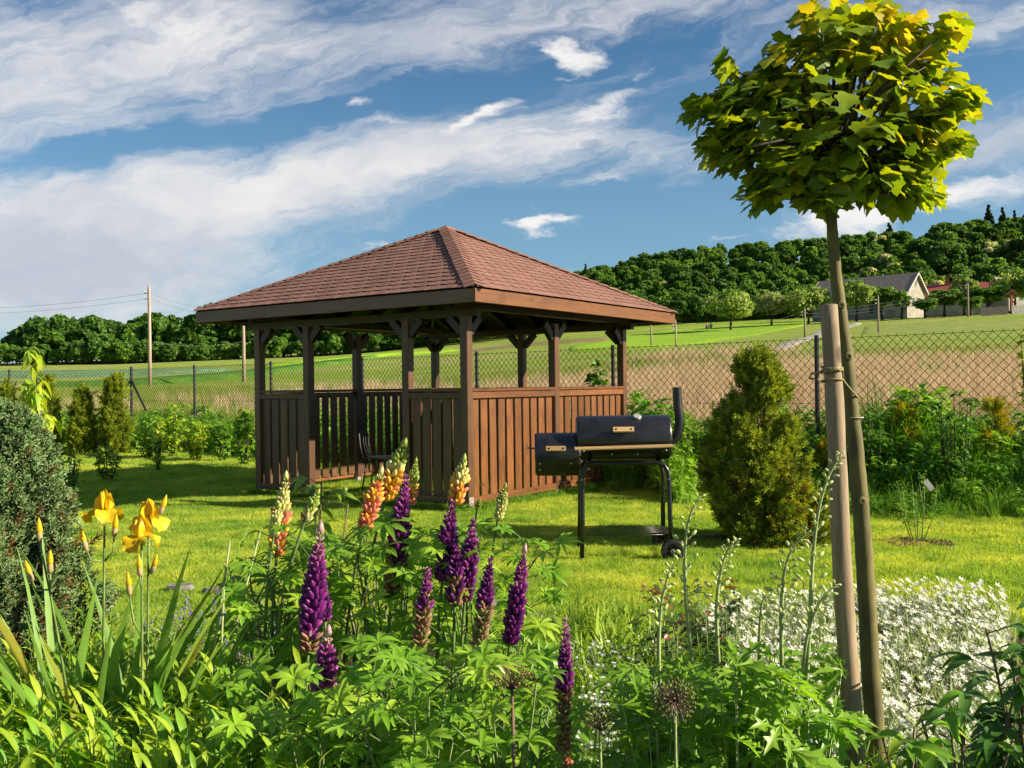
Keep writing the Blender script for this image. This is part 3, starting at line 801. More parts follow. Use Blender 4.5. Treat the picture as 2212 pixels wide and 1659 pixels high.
MB().tube([(BL / 2 - .02, 0, BZ - .03), (BL / 2 + .035, 0, BZ - .02), (BL / 2 + .065, 0, BZ + .03), (BL / 2 + .078, 0, BZ + .10), (BL / 2 + .078, 0, BZ + .17), (BL / 2 + .066, 0, BZ + .24), (BL / 2 + .062, 0, 1.325)], [.034, .035, .036, .036, .036, .0355, .0355], 18, False).tube([(BL / 2 + .062, 0, 1.30), (BL / 2 + .062, 0, 1.3245)], .031, 18).build('chimney', gsh, gr_, smooth=True)
mb = MB().lathe([(.001, -.006), (.05, -.006), (.05, .0), (.036, .002), (.001, .002)], 16, Matrix.Rotation(R(90), 3, 'Y'), (BL / 2 + .002, 0, BZ - .03)); mb.build('chimney_flange', gsh, gr_)
l_ = MB().tube([(FX0, -.02, FZ + .05), (FX0 - .045, -.03, FZ + .055), (FX0 - .06, -.09, FZ + .06)], .006, 6).build('air_vent_lever', chrome, gr_, smooth=True)
LX = .335
for y, nm in ((-.17, 'leg_frame'), (.17, 'leg_frame')):
    tz_ = BZ - BR + .0; sy = 1 if y > 0 else -1
    def P(x, t): return (x, y * (1 + .35 * t), tz_ - .04 + (-(tz_ - .04)) * t)
    top = tz_ - .005
    xl, xr = -LX, LX
    pts = [(xl - .01, y * 1.42, .0), (xl, y * 1.2, .35), (xl + .002, y, top - .13), (xl + .012, y, top - .06), (xl + .04, y, top - .018), (xl + .09, y, top), (xr - .09, y, top), (xr - .04, y, top - .018), (xr - .012, y, top - .06), (xr, y, top - .13), (xr, y * 1.2, .35), (xr + .005, y * 1.42, .085)]
    MB().tube(pts, .0185, 12).build(nm, gbl, gr_, smooth=True)
    MB().tube([(xl - .011, y * 1.425, .0), (xl - .010, y * 1.42, .03)], .0205, 12).build('foot_cap', rub, gr_, smooth=True)
for x in (-.27, .27): MB().beam((x, -.18, BZ - BR - .004), (x, .18, BZ - BR - .004), .03, .02).build('cradle_bar', gbl, gr_)
for (x, z, zc_, r_b) in ((-BL / 2 + .05, BZ - .09, BZ, BR), (BL / 2 - .05, BZ - .09, BZ, BR), (-.1, BZ - .12, BZ, BR), (.1, BZ - .12, BZ, BR), (FX0 + .04, FZ - .06, FZ, FR), (FX0 + .28, FZ - .06, FZ, FR), (FX0 + .04, FZ - .11, FZ, FR)):
    y_ = -math.sqrt(max(0, r_b ** 2 - (z - zc_) ** 2)); MB().lathe([(.001, -.003), (.007, -.002), (.007, .004), (.003, .006)], 8, Matrix.Rotation(R(90), 3, 'X'), (0, 0, 0)).build('bolt', boltm, gr_, loc=(x, y_, z))
MB().beam((FX0 + .02, -FR - .0005, FZ - .028), (FX1 - .03, -FR - .0005, FZ - .028), .004, .007).build('firebox_seam', gbl, gr_)
for sx_ in (-1, 1): MB().tube([(sx_ * (LX + .0), -.17, .62), (sx_ * (LX + .0), -.1885, .62)], .008, 8).build('frame_bolt', boltm, gr_)
# lower rack
rk = MB(); 
for y in (-.225, .225): rk.tube([(-LX - .01, y, .20), (LX + .01, y, .20)], .0035, 6)
for x in (-LX, LX): rk.tube([(x, -.225, .20), (x, .225, .20)], .005, 6)
rk.build('rack_frame', gbl, gr_, smooth=True)
wr = MB().tube([(-LX, 0, 0), (LX, 0, 0)], .0017, 5).mesh('rack_wire', gbl, True)
for i in range(8): link('rack_wire', wr, gr_, (0, -.19 + .055 * i, .205))
MB().tube([(LX + .005, -.33, .085), (LX + .005, .33, .085)], .008, 8).build('axle', gbl, gr_, smooth=True)
for y in (-.285, .285):
    wh = thing('wheel', None, None, (LX + .005, y, .085)); wh.parent = gr_
    mb = MB(); prof = []
    Mx = Matrix.Rotation(R(90), 3, 'X'); n = 40
    for i in range(n):
        pass
    mb.lathe([(.058, -.02), (.080, -.020), (.0855, -.012), (.0855, .012), (.080, .020), (.058, .02), (.058, -.02)], 36, Mx)
    for i in range(30):
        a = 2 * math.pi * i / 30; mb.box((math.cos(a) * .0855, 0, math.sin(a) * .0855), (.006, .03, .008), Matrix.Rotation(-a, 3, 'Y'))
    mb.build('tyre', rub, wh)
    mb = MB().lathe([(.045, -.012), (.0585, -.014), (.0585, .014), (.045, .012), (.045, -.012)], 28, Mx)
    for i in range(6):
        a = 2 * math.pi * i / 6; mb.beam((math.cos(a) * .016, 0, math.sin(a) * .016), (math.cos(a) * .048, 0, math.sin(a) * .048), .014, .012, upv=(0, 1, 0))
    mb.build('rim', gsh, wh)
    MB().lathe([(.001, -.026), (.016, -.024), (.018, .024), (.001, .026)], 14, Mx).build('hub', chrome if y < 0 else gbl, wh, smooth=False)

# ================================================================== chain-link fence
pvc = simple('dark_coated_steel', (.020, .022, .024), .4, .2, 20)
wirem = simple('dark_fence_wire', (.030, .026, .024), .45, .2, 20, metal=.3)
fe = thing('chain_link_fence', 'dark chain-link fence with slim black posts running behind the garden', 'fence', (4.72, 11.1, 0))
FO = Vector((4.72, 11.1, 0))
fposts = [Vector((x, float(fence_y(x)), 0)) for x in (8.58, 6.2, 3.87, 1.52, -.6, -2.9, -5.23, -7.66)] + [Vector((-10.1, 24.88, 0)), Vector((-13.4, 25.0, 0)), Vector((-16.7, 25.1, 0)), Vector((-20, 25.1, 0))]
FTOP = 1.90
for i, p in enumerate(fposts):
    w = .06 if i != 8 else .075; t = FTOP + (.03 if i != 8 else .06)
    MB().tube([(0, 0, tz(p.x, p.y) - .1), (0, 0, t - .0)], w / 2, 10).tube([(0, 0, t), (0, 0, t + .02)], [w / 2 + .004, w / 2 - .008], 10).build('fence_post', pvc, fe, loc=p - FO)
pcnr = fposts[8]
for dv in (Vector((2.1, -1.95, 0)).normalized(), Vector((-1, .02, 0))):
    MB().tube([pcnr - FO + Vector((0, 0, 1.62)), pcnr - FO + dv * 1.5 + Vector((0, 0, .15))], .028, 8).build('brace_strut', pvc, fe, smooth=True)
cw = .106
seg_i = 0
for a, c in zip(fposts, fposts[1:]):
    d = c - a; L = d.length; d.normalize(); side = Vector((-d.y, d.x, 0)); k = max(1, round(L / cw)); w = L / k; z0 = .27; rows = int((FTOP - z0) / cw * 1.0)
    h = (FTOP - z0) / rows; V = []; 
    rad = .0037
    P0 = []; P1 = []
    for j in range(rows):
        for i in range(k):
            xm = (i + .5) * w
            # each knuckle: wires cross a little in front of one another
            zc = z0 + (j + .5) * h
            for (xa, za, xb, zb_, off) in ((xm - w / 2, zc, xm, zc + h / 2, .004), (xm, zc + h / 2, xm + w / 2, zc, .004), (xm - w / 2, zc, xm, zc - h / 2, -.004), (xm, zc - h / 2, xm + w / 2, zc, -.004)):
                P0.append((xa, off, za)); P1.append((xb, off, zb_))
    for i in range(k):      # twisted ends standing above the top wire
        xm = (i + .5) * w; P0.append((xm, 0, FTOP - .004)); P1.append((xm + .006, 0, FTOP + .022))
    P0 = np.array(P0); P1 = np.array(P1); n = len(P0); dd = P1 - P0; dd /= np.linalg.norm(dd, axis=1, keepdims=True)
    s_ = np.cross(dd, [0, 1, 0]); V = []
    for q in range(3):
        an = 2 * math.pi * q / 3; o_ = s_ * math.cos(an) * rad + np.array([0, 1, 0]) * math.sin(an) * rad; V.append(np.stack([P0 + o_, P1 + o_], 1))
    V = np.stack(V, 1).reshape(-1, 3); bse = (np.arange(n) * 6)[:, None]
    Fq = np.concatenate([bse + np.array([[2 * q, 2 * q + 1, 2 * ((q + 1) % 3) + 1, 2 * ((q + 1) % 3)]]) for q in range(3)])
    VW = np.array(a - FO)[None] + V[:, 0:1] * np.array(d)[None] + V[:, 1:2] * np.array(side)[None] + V[:, 2:3] * np.array([[0, 0, 1.]])
    o = link('wire_mesh', np_mesh('wire_mesh', VW, [Fq], wirem, smooth=False), fe); o['kind'] = 'stuff'
    mb = MB()
    for z in (FTOP, 1.08, .30):
        mb.tube([a - FO + Vector((0, 0, z)) - side * .008, c - FO + Vector((0, 0, z)) - side * .008], .0034, 4)
    mb.build('tension_wire', pvc, fe)

# ================================================================== far woods and orchard
def crown_mesh(name, mt, hw, hh, nb, leaves, ls, seed, shape='round', mt2=None, frac2=0.):
    """crown of leaf clumps: clumps spread over an uneven ellipsoid, each a shell of leaf faces"""
    r_ = np.random.default_rng(seed); B_ = Bake()
    cen = []; rad = []
    while len(cen) < nb:
        d = r_.normal(size=3); d /= np.linalg.norm(d)
        q = r_.random() ** .33
        if shape == 'round': p = np.array([d[0] * hw, d[1] * hw, d[2] * hh]) * q * .82; p[2] += hh
        elif shape == 'cone':
            t = r_.random(); p = np.array([d[0], d[1], 0]); p = p / max(np.linalg.norm(p), .01) * hw * (1 - t) * .8; p[2] = t * 2 * hh
        cen.append(p); rad.append((.13 + .29 * r_.random() ** 1.3) * hw * (1 if shape == 'round' else .75 * (1.1 - p[2] / (2 * hh + .01))))
    P = []; Nn = []
    per = leaves // nb
    for c, r in zip(cen, rad):
        d = r_.normal(size=(per, 3)); d /= np.linalg.norm(d, axis=1, keepdims=True)
        d[:, 2] = np.where(d[:, 2] < -.35, -d[:, 2], d[:, 2])
        q = .55 + .62 * r_.random((per, 1)); P.append(c + d * r * q * np.array([1, 1, .8])); Nn.append(d + r_.normal(size=(per, 3)) * .55)
    P = np.concatenate(P); Nn = unit(np.concatenate(Nn)); Yd = r_.normal(size=Nn.shape)
    # leaf spray: three small angled leaflets
    t = T3([(-.5, -.5, 0), (0, -.62, .08), (.5, -.4, 0), (.55, .1, .1), (.3, .5, -.05), (-.2, .62, .06), (-.55, .2, -.04)], [(0, 1, 2, 3), (0, 3, 4, 5), (0, 5, 6)])
    sz = ls * (.55 + .9 * r_.random(len(P)))
    cid = np.repeat(np.arange(nb), per)
    tn = (np.random.default_rng(seed + 1).random(nb))[cid] * .55 + r_.random(len(P)) * .4
    mi = (r_.random(nb) < frac2)[cid] if mt2 else np.zeros(len(P), bool)
    Rm = frames(Yd, Nn)
    for k in (0, 1):
        s = mi == bool(k); B_.add(t, P[s], Rm[s], sz[s], k, tn[s])
    return B_.mesh(name, [mt, mt2] if mt2 else [mt])
barkm = simple('bark', (.075, .055, .038), .9, .3, 6, bump=.5, stretch=(1, 1, .25))
def trunk_mesh(h, r, limbs=4, seed=0):
    q = random.Random(seed); mb = MB(); pts = [(q.uniform(-.04, .04) * h * k / 5, q.uniform(-.04, .04) * h * k / 5, h * k / 5 - (.3 if k == 0 else 0)) for k in range(6)]
    mb.tube(pts, [r * (1 - .13 * k) for k in range(6)], 7)
    for i in range(limbs):
        k = q.choice((2, 3, 4)); p = Vector(pts[k]); a = q.random() * 6.28; l = h * q.uniform(.3, .5)
        mb.tube([p, p + Vector((math.cos(a) * l * .5, math.sin(a) * l * .5, l * .45)), p + Vector((math.cos(a) * l * .8, math.sin(a) * l * .8, l))], [r * .45, r * .3, r * .12], 5)
    return mb.mesh('trunk', barkm, True)
w_dark = leafmat('wood_leaf_dark', (.034, .082, .016), (.066, .138, .024), .42, rough=.55, spec=.2)
w_mid = leafmat('wood_leaf_mid', (.060, .138, .022), (.10, .198, .032), .42, rough=.55, spec=.2)
w_lime = leafmat('wood_leaf_fresh', (.10, .205, .026), (.15, .27, .036), .42, rough=.55, spec=.2)
w_fir = leafmat('fir_needles', (.028, .060, .018), (.048, .092, .026), .12, rough=.6, spec=.15)
w_bloss = leafmat('pale_blossom', (.42, .42, .24), (.52, .50, .32), .3, rough=.6, spec=.1)
w_orch = leafmat('orchard_leaf', (.17, .25, .055), (.25, .33, .085), .3, rough=.55, spec=.25)
w_orc2 = leafmat('orchard_leaf_silvery', (.23, .25, .11), (.30, .32, .15), .3, rough=.6, spec=.2)
kinds = {}
for k, (m1, m2, fr, hw, hh, nb, lv, ls, sd) in {
    'd0': (w_dark, w_mid, .2, 5.2, 5.6, 66, 7900, .62, 1), 'd1': (w_dark, w_mid, .15, 4.4, 6.6, 66, 7900, .62, 2), 'm0': (w_mid, w_dark, .25, 5.0, 5.4, 62, 7800, .62, 3),
    'm1': (w_mid, w_lime, .25, 4.6, 6.0, 64, 7800, .62, 4), 'l0': (w_lime, w_mid, .3, 4.0, 5.0, 56, 6800, .56, 5), 'b0': (w_mid, w_bloss, .35, 4.5, 5.2, 60, 7400, .52, 6),
    'd2': (w_dark, w_mid, .4, 5.6, 5.2, 70, 8200, .62, 7), 'm2': (w_mid, w_dark, .5, 5.4, 6.4, 74, 8600, .62, 8)}.items():
    kinds[k] = (crown_mesh('crown', m1, hw, hh, nb, lv, ls, sd, 'round', m2, fr), trunk_mesh(8, .28, 4, sd), hw, hh)
kinds['f0'] = (crown_mesh('crown', w_fir, 3.4, 6.5, 90, 5200, .5, 9, 'cone'), trunk_mesh(13, .2, 0, 9), 2.4, 6.5)
def far_tree(kind, x, y, s, label, group, sz=1.0, rz=None, lift=1.2, name='woodland_tree'):
    cm, tm, hw, hh = kinds[kind]
    t = thing(name, label, 'tree', (x, y, tz(x, y) - .1), rnd.random() * 6.28 if rz is None else rz, group)
    link('crown', cm, t, (0, 0, lift * s), None, (s * rnd.uniform(.82, 1.2), s * rnd.uniform(.82, 1.2), s * sz)); link('trunk', tm, t, (0, 0, 0), None, (s, s, s)); return t
LB_L = {'d': 'dark green broadleaf tree in the wood edge behind the left field', 'm': 'mid green broadleaf tree in the wood edge behind the left field', 'l': 'fresh light green tree in the wood edge behind the left field', 'b': 'broadleaf tree with pale blossom in the wood edge behind the left field'}
LB_R = {'d': 'dark green broadleaf tree in the wood on the right hillside', 'm': 'mid green broadleaf tree in the wood on the right hillside', 'l': 'fresh light green tree in the wood on the right hillside', 'b': 'broadleaf tree with creamy blossom in the wood on the right hillside', 'f': 'dark pointed fir rising above the wood on the right hillside'}
LBK = {'d': 'dark green tree ', 'm': 'mid green tree ', 'l': 'light green tree ', 'b': 'pale blossoming tree '}
def zone(X, tab): return [w for lim, w in tab if X < lim][0]
# left wood: front edge from the left picture edge to behind the gazebo roof
q = random.Random(3)
topL = [(-80, 735), (0, 738), (60, 700), (130, 676), (220, 672), (270, 690), (330, 662), (400, 684), (460, 655), (540, 660), (700, 650), (900, 640), (1250, 615)]
def interp(tab, x):
    for (a, b_), (c, d) in zip(tab, tab[1:]):
        if a <= x <= c: return b_ + (d - b_) * (x - a) / (c - a)
    return tab[0][1] if x < tab[0][0] else tab[-1][1]
px = -90
while px < 1250:
    for row, (dd, step) in enumerate(((196, 0), (206, 22), (218, 40))):
        X = px + step * .8 + q.uniform(-9, 9); d = dd + q.uniform(-3, 3); p = onground(X, d)
        topz = at(X, interp(topL, X) + q.uniform(-8, 6) + (4 if row == 2 else 0), d).z; k = q.choice(['d0', 'd1', 'm0', 'd2', 'm1', 'm2', 'd2'] if row else ['d0', 'm0', 'm1', 'l0', 'd2', 'b0', 'm2', 'd1', 'l0'] if X > 380 else ['d0', 'm0', 'm1', 'd2', 'm2', 'd1', 'd0', 'b0'])
        H = max(6., topz - p.z); hh = kinds[k][3]; s = H / (2 * hh + 1.2)
        s *= q.uniform(.90, 1.0); far_tree(k, p.x, p.y, s, LBK[k[0]] + ('in the front row of', 'in the middle row of', 'at the back of')[row] + ' the left wood, ' + zone(X, [(324, 'left of the tall pole'), (440, 'right of the tall pole'), (560, 'near the left eave'), (900, 'behind the gazebo bays'), (9999, 'behind the gazebo roof')]), 'trees of the wood behind the left field', lift=.55)
    px += 37
# low sunlit shrubs at the foot of the left wood
px = -60
while px < 1240:
    d = 189 + q.uniform(-1, 2); p = onground(px, d)
    far_tree(q.choice(['l0', 'm1', 'd2', 'm0']), p.x, p.y, q.uniform(.34, .55), 'low bush at the foot of the wood behind the left field', 'bushes at the foot of the left wood', lift=.2, name='woodland_bush'); px += q.uniform(19, 30)
# right hillside wood
px = 1180
while px < 2300:
    d = 182 + q.uniform(-1, 3); p = onground(px, d)
    far_tree(q.choice(['m1', 'd2', 'm0', 'd0']), p.x, p.y, q.uniform(.34, .55), 'low bush at the foot of the wood on the right hillside', 'bushes at the foot of the right wood', lift=.15, name='woodland_bush'); px += q.uniform(26, 40)
topR = [(1180, 592), (1260, 575), (1330, 568), (1400, 566), (1480, 566), (1560, 545), (1640, 520), (1700, 522), (1740, 535), (1790, 560), (1850, 528), (1920, 505), (1990, 492), (2040, 478), (2100, 468), (2160, 462), (2230, 450), (2330, 440)]
px = 1175
while px < 2330:
    for row, dd in enumerate((186, 196, 207, 218, 230, 242, 254)):
        X = px + q.uniform(-14, 14) + row * 11; d = dd + q.uniform(-4, 4)
        if row == 0 and X > 2020: d += 8
        p = onground(X, d); tp = interp(topR, X); base_row = 690 if row == 0 else 640
        f_ = (row + 1) / 5
        want = (tp + 4 + q.uniform(-10, 12)) if row >= 5 else (690 - (690 - tp) * (.46 + .105 * row) + q.uniform(-8, 8))
        topz = at(X, want, d).z
        k = q.choice(['d0', 'd1', 'm0', 'm1', 'l0', 'd2', 'm2', 'd2', 'b0' if X > 1850 else 'm1'])
        H = topz - p.z
        if H < 5: H = 7
        s = min(H / (2 * kinds[k][3] + 1.2), 1.75); far_tree(k, p.x, p.y, s, LBK[k[0]] + ('at the foot of', 'low on', 'halfway up', 'high on', 'on the crest of')[row * 5 // 7] + ' the right hill, ' + zone(X, [(1400, 'above the right roof slope'), (1620, 'above the bright field'), (1790, 'left of the maple trunk'), (1960, 'behind the barn'), (2110, 'behind the red roof'), (9999, 'at the right edge')]), 'trees of the wood on the right hillside', lift=.6)
    px += 40
for (X, tp, d) in ((1268, 562, 250), (1372, 556, 250), (1385, 560, 254), (1742, 520, 244), (1735, 540, 240), (1924, 470, 262), (1928, 480, 256), (2140, 428, 262), (2170, 436, 262), (2196, 440, 260), (1505, 560, 250)):
    p = onground(X, d); topz = at(X, tp, d).z; s = min((topz - p.z) / 14., 2.1) * rnd.uniform(.86, 1.0)
    far_tree('f0', p.x, p.y, s, LB_R['f'], 'firs above the right hillside wood', lift=.8, name='fir_tree')
# orchard and garden trees round the farm
orch = crown_mesh('crown', w_orch, 4.6, 2.5, 60, 5200, .33, 21, 'round', w_mid, .15)
orch2 = crown_mesh('crown', w_orc2, 4.4, 2.6, 52, 4000, .30, 22, 'round', w_orch, .3)
roundg = crown_mesh('crown', w_mid, 3.2, 3.6, 56, 5200, .34, 23, 'round', w_lime, .4)
for (X, tp, bs, wd, d, ms, lab) in [
    (1580, 633, 702, 112, 140, orch, 'spreading grey-green orchard tree standing alone at the left end of the orchard'),
    (1668, 632, 692, 78, 150, orch2, 'pale silvery orchard tree, second from the left in the orchard'),
    (1748, 626, 690, 104, 148, orch, 'wide orchard tree just left of the wooden stake top'),
    (1852, 612, 686, 84, 146, orch, 'round pale green tree directly right of the young maple trunk, before the barn'),
    (1908, 610, 690, 62, 146, roundg, 'upright bright green tree before the middle of the barn wall'),
    (1950, 622, 686, 40, 144, roundg, 'small tree with dark trunk near the corner of the barn'),
    (2000, 640, 678, 50, 140, roundg, 'low bush below the barn gable'),
    (2042, 618, 676, 72, 142, roundg, 'bright green tree between the barn and the red roof'),
    (2085, 600, 676, 60, 146, orch, 'tree in front of the red roofed house'),
    (2135, 612, 680, 80, 140, roundg, 'dense green tree right of the red roofed house'),
    (2195, 590, 682, 90, 142, orch, 'grey-green tree at the right edge beyond the fence'),
    (2250, 575, 690, 90, 138, roundg, 'tall green tree at the outer right edge beyond the fence'),
    (2100, 650, 682, 50, 136, roundg, 'low dark bush left of the red wayside shrine')]:
    p = onground(X, d); hgt = max(3., at(X, tp, d).z - p.z); wdt = wd / 2025 * d; 
    t = thing('orchard_tree', lab, 'tree', p, rnd.random() * 6.28); bz = hgt * .28
    bw, bh = (4.6, 2.5) if ms is orch else (4.4, 2.6) if ms is orch2 else (3.2, 3.6)
    link('crown', ms, t, (0, 0, bz), None, (wdt / 2 / bw, wdt / 2 / bw, (hgt - bz) / 2 / bh))
    link('trunk', trunk_mesh(hgt * .6, .22, 4, int(X)), t)

# ================================================================== farm buildings
slate = simple('grey_slate_roof', (.36, .28, .22), .8, .25, 3)
plast = simple('weathered_plaster', (.30, .275, .23), .9, .2, 1.2)
redr = simple('red_metal_roof', (.34, .06, .05), .6, .1, 1.)
whtr = simple('white_trim', (.36, .345, .32), .7, .1, 2)
drk = simple('dark_window_glass', (.03, .035, .04), .15, .1, 2)
brk = simple('red_brick_chimney', (.32, .12, .08), .9, .3, 5)
def house(name, lab, loc, rz, L, Wd_, He, Hr, wm, rm, wins, chim=None, oh=.5, vm=None):
    t = thing(name, lab, 'barn' if 'barn' in name else 'house', loc, rz)
    # walls: long axis along x, front at y = -Wd/2, gables at x = +-L/2
    mb = MB(); y = Wd_ / 2
    vs = [(-L / 2, -y, -1), (L / 2, -y, -1), (L / 2, y, -1), (-L / 2, y, -1), (-L / 2, -y, He), (L / 2, -y, He), (L / 2, y, He), (-L / 2, y, He), (-L / 2, 0, Hr), (L / 2, 0, Hr)]
    mb.add(vs, [(0, 1, 5, 4), (2, 3, 7, 6), (1, 2, 6, 9, 5), (3, 0, 4, 8, 7), (0, 3, 2, 1)]); mb.build('wall', wm, t)
    roof = None
    for s in (-1, 1):
        sl = (Hr - He) / y; mb = MB(); e = oh; th = .16
        a = [(-L / 2 - e, s * (y + e), He - sl * e), (L / 2 + e, s * (y + e), He - sl * e), (L / 2 + e, 0, Hr + .02), (-L / 2 - e, 0, Hr + .02)]
        vs = [Vector(p) + Vector((0, 0, .03)) for p in a] + [Vector(p) + Vector((0, 0, .03 + th)) for p in a]
        if s > 0: vs = [vs[i] for i in (1, 0, 3, 2, 5, 4, 7, 6)]
        mb.add(vs, [(3, 2, 1, 0), (4, 5, 6, 7), (0, 1, 5, 4), (1, 2, 6, 5), (2, 3, 7, 6), (3, 0, 4, 7)]); roof = mb.build('roof', rm, t)
        for xe in (-L / 2 - e - .02, L / 2 + e + .02):
            MB().beam((xe, s * (y + e), He - sl * e + .05), (xe, s * .02, Hr + .08), .08, .3).build('verge_board', vm or whtr, t)
    for (fc, u, z, w, h) in wins:
        nx = {'f': (u, -y - .0), 'g': (L / 2 + .0, u), 'h': (-L / 2, u)}[fc]
        al = fc == 'f'; nm = 'window' if h < 2.2 else 'door'
        fr = MB().box((0, 0, 0), (w + .24, .10, h + .24) if al else (.10, w + .24, h + .24)).build(nm, whtr, t, loc=(nx[0] + (0 if al else .03), nx[1] - (.03 if al else 0), z))
        off = (0, -.055, 0) if al else (.055, 0, 0)
        MB().box((0, 0, 0), (w, .03, h) if al else (.03, w, h)).build('pane', drk, fr, loc=off)
        MB().box((0, 0, 0), (.07, .05, h) if al else (.05, .07, h)).build('mullion', whtr, fr, loc=(off[0] * 1.25, off[1] * 1.25, 0))
    if chim:
        c_ = MB().box((0, 0, 0), (.7, .7, 1.8)).box((0, 0, .95), (.85, .85, .12)).build('chimney', brk, t, loc=(chim, 0, Hr + .5))
    return t
p = onground(1903, 158)
house('barn', 'long grey plastered barn with slate roof and pale gable behind the orchard', (p.x - .6, p.y + 4, p.z + .9), R(-44), 16.5, 7.6, 3.6, 6.5, plast, slate,
      [('g', .9, 2.0, .9, 1.1), ('g', -1.2, 1.9, .8, 1.0), ('g', 0, 5.0, .5, .9), ('f', -4, 2.0, .9, .9), ('f', 3, 1.4, 2.2, 2.6)])
p = onground(2070, 170)
house('house', 'house with red metal roof and brick chimney behind garden trees', (p.x + .5, p.y + 2, p.z + 1.2), R(-24), 10.5, 6, 2.6, 4.7, plast, redr, [('g', 0, 1.8, 1.1, 1.1), ('f', -2, 1.7, 1.2, 1.2), ('f', 2, 1.7, 1.2, 1.2)], chim=-1.2, vm=redr)
p = onground(2192, 176)
house('house', 'half hidden house with pale grey roof at the right edge behind trees', (p.x + 1, p.y + 3, p.z + 1.5), R(20), 7, 5.5, 3.0, 5.4, plast, slate, [('f', 0, 1.7, 1.1, 1.1)])
# plank fence, wayside shrine
bw_ = simple('weathered_boards', (.13, .11, .09), .85, .3, 3); pw = simple('pale_boards', (.50, .48, .46), .8, .2, 3)
fA = onground(2122, 128); 
for nm, x0, x1, mt_, lab, n_ in (('board_fence', 2122, 2178, bw_, 'dark weathered board fence left of the red wayside shrine', 24), ('picket_fence', 2189, 2240, pw, 'pale picket fence right of the red wayside shrine', 22)):
    A_ = onground(x0, 127); B_ = onground(x1, 127); t = thing(nm, lab, 'fence', A_); d = B_ - A_
    pm_ = MB().box((0, 0, .55), (.13, .03, 1.2)).mesh('board', mt_)
    for i in range(n_):
        o3 = d * (i / (n_ - 1)); link('board', pm_, t, (o3.x, o3.y, tz(A_.x + o3.x, A_.y + o3.y) - A_.z))
    for z in (.3, .9): MB().beam((0, .04, z), (d.x, d.y + .04, d.z + z), .04, .08).build('fence_rail', mt_, t)
p = onground(2187, 127.5); t = thing('wayside_shrine', 'slender red wooden wayside shrine with small gabled roof by the far fence', 'shrine', p)
redw = simple('red_painted_wood', (.28, .045, .025), .7, .2, 4)
MB().box((0, 0, 1.4), (.28, .28, 3.0)).build('post', redw, t)
mb = MB(); mb.beam((-.75, 0, 2.65), (0, 0, 3.25), .5, .07).beam((.75, 0, 2.65), (0, 0, 3.25), .5, .07); mb.build('roof', redw, t)
# utility poles and wires
polm = simple('weathered_pole_wood', (.40, .31, .235), .85, .25, 3, stretch=(1, 1, .08), bump=.4)
insm = simple('white_porcelain', (.5, .5, .48), .3, .1, 20)
poles = {}
def pole(key, X, top, d, r, lab):
    p = onground(X, d); zt = at(X, top, d).z - p.z; poles[key] = Vector((p.x, p.y, p.z + zt)); t = thing('utility_pole', lab, 'utility pole', p)
    MB().tube([(0, 0, -.3), (.01, 0, zt * .5), (0, 0, zt - .25), (0, 0, zt)], [r, r * .88, r * .75, r * .35], 10).build('pole', polm, t, smooth=True)
    for k, z in enumerate((zt - .55, zt - .9)):
        b_ = MB().tube([(-r * .6, -.0, z), (-r - .14, -.05, z + .02), (-r - .14, -.05, z + .13)], .022, 5).build('bracket', pvc, t)
        MB().lathe([(.001, 0), (.045, .0), (.03, .05), (.045, .09), (.001, .12)], 8, None, (-r - .14, -.05, z + .1)).build('insulator', insm, t)
pole('a', 324, 615, 58, .115, 'tall round wooden utility pole standing alone in the field left of the gazebo')
pole('b', 527, 672, 62, .12, 'wooden utility pole half hidden by the left eave of the gazebo')
pole('c', 1408, 702, 88, .10, 'thin pole seen between gazebo roof corner and chimney, left of two')
pole('d', 1461, 690, 70, .07, 'thin pole right below the right eave corner of the gazebo')
pole('e', 1740, 665, 95, .11, 'thin leaning pole beside the gravel track left of the stake')
pole('f', 1899, 638, 92, .10, 'thin pole standing in the pasture below the barn')
pole('g', 2093, 610, 130, .14, 'utility pole in front of the farm trees by the red roof')
wirg = simple('overhead_wire', (.05, .05, .05), .5, .1, 5)
def wire(a, c, sag, n, lab, r=.009):
    a = Vector(a); c = Vector(c); pts = []
    for i in range(21):
        t = i / 20; p = a.lerp(c, t); p.z -= sag * 4 * t * (1 - t); pts.append(p - a)
    o = MB().tube(pts, r, 4).build('overhead_wire', wirg, None, loc=a); tag(o, lab, 'wire', 'overhead wires')
A_ = poles['a']
for k, dz_ in enumerate((-.5, -.85, -3.5)):
    wire(A_ + Vector((0, 0, dz_)), at(-420, (645, 655, 722)[k], 72), .9, 0, ('upper overhead wire running left from the tall pole', 'second overhead wire running left from the tall pole', 'low overhead wire crossing the left wood behind the tall pole')[k])
    wire(A_ + Vector((0, 0, dz_)), poles['b'] + Vector((0, 0, (-.1, -.4, -2.0)[k])), .3, 0, ('upper overhead wire between the two left poles', 'second overhead wire between the two left poles', 'lowest overhead wire between the two left poles')[k])
for k, dz_ in enumerate((-.2, -.6, -.95)):
    wire(poles['d'] + Vector((0, 0, dz_)), poles['e'] + Vector((0, 0, dz_)), .9, 0, ('top', 'middle', 'bottom')[k] + ' wire of three running from the gazebo corner pole to the track pole', .012)
    wire(poles['e'] + Vector((0, 0, dz_)), poles['g'] + Vector((0, 0, dz_)), .7, 0, ('top', 'middle', 'bottom')[k] + ' wire of three running from the track pole to the farm', .014)
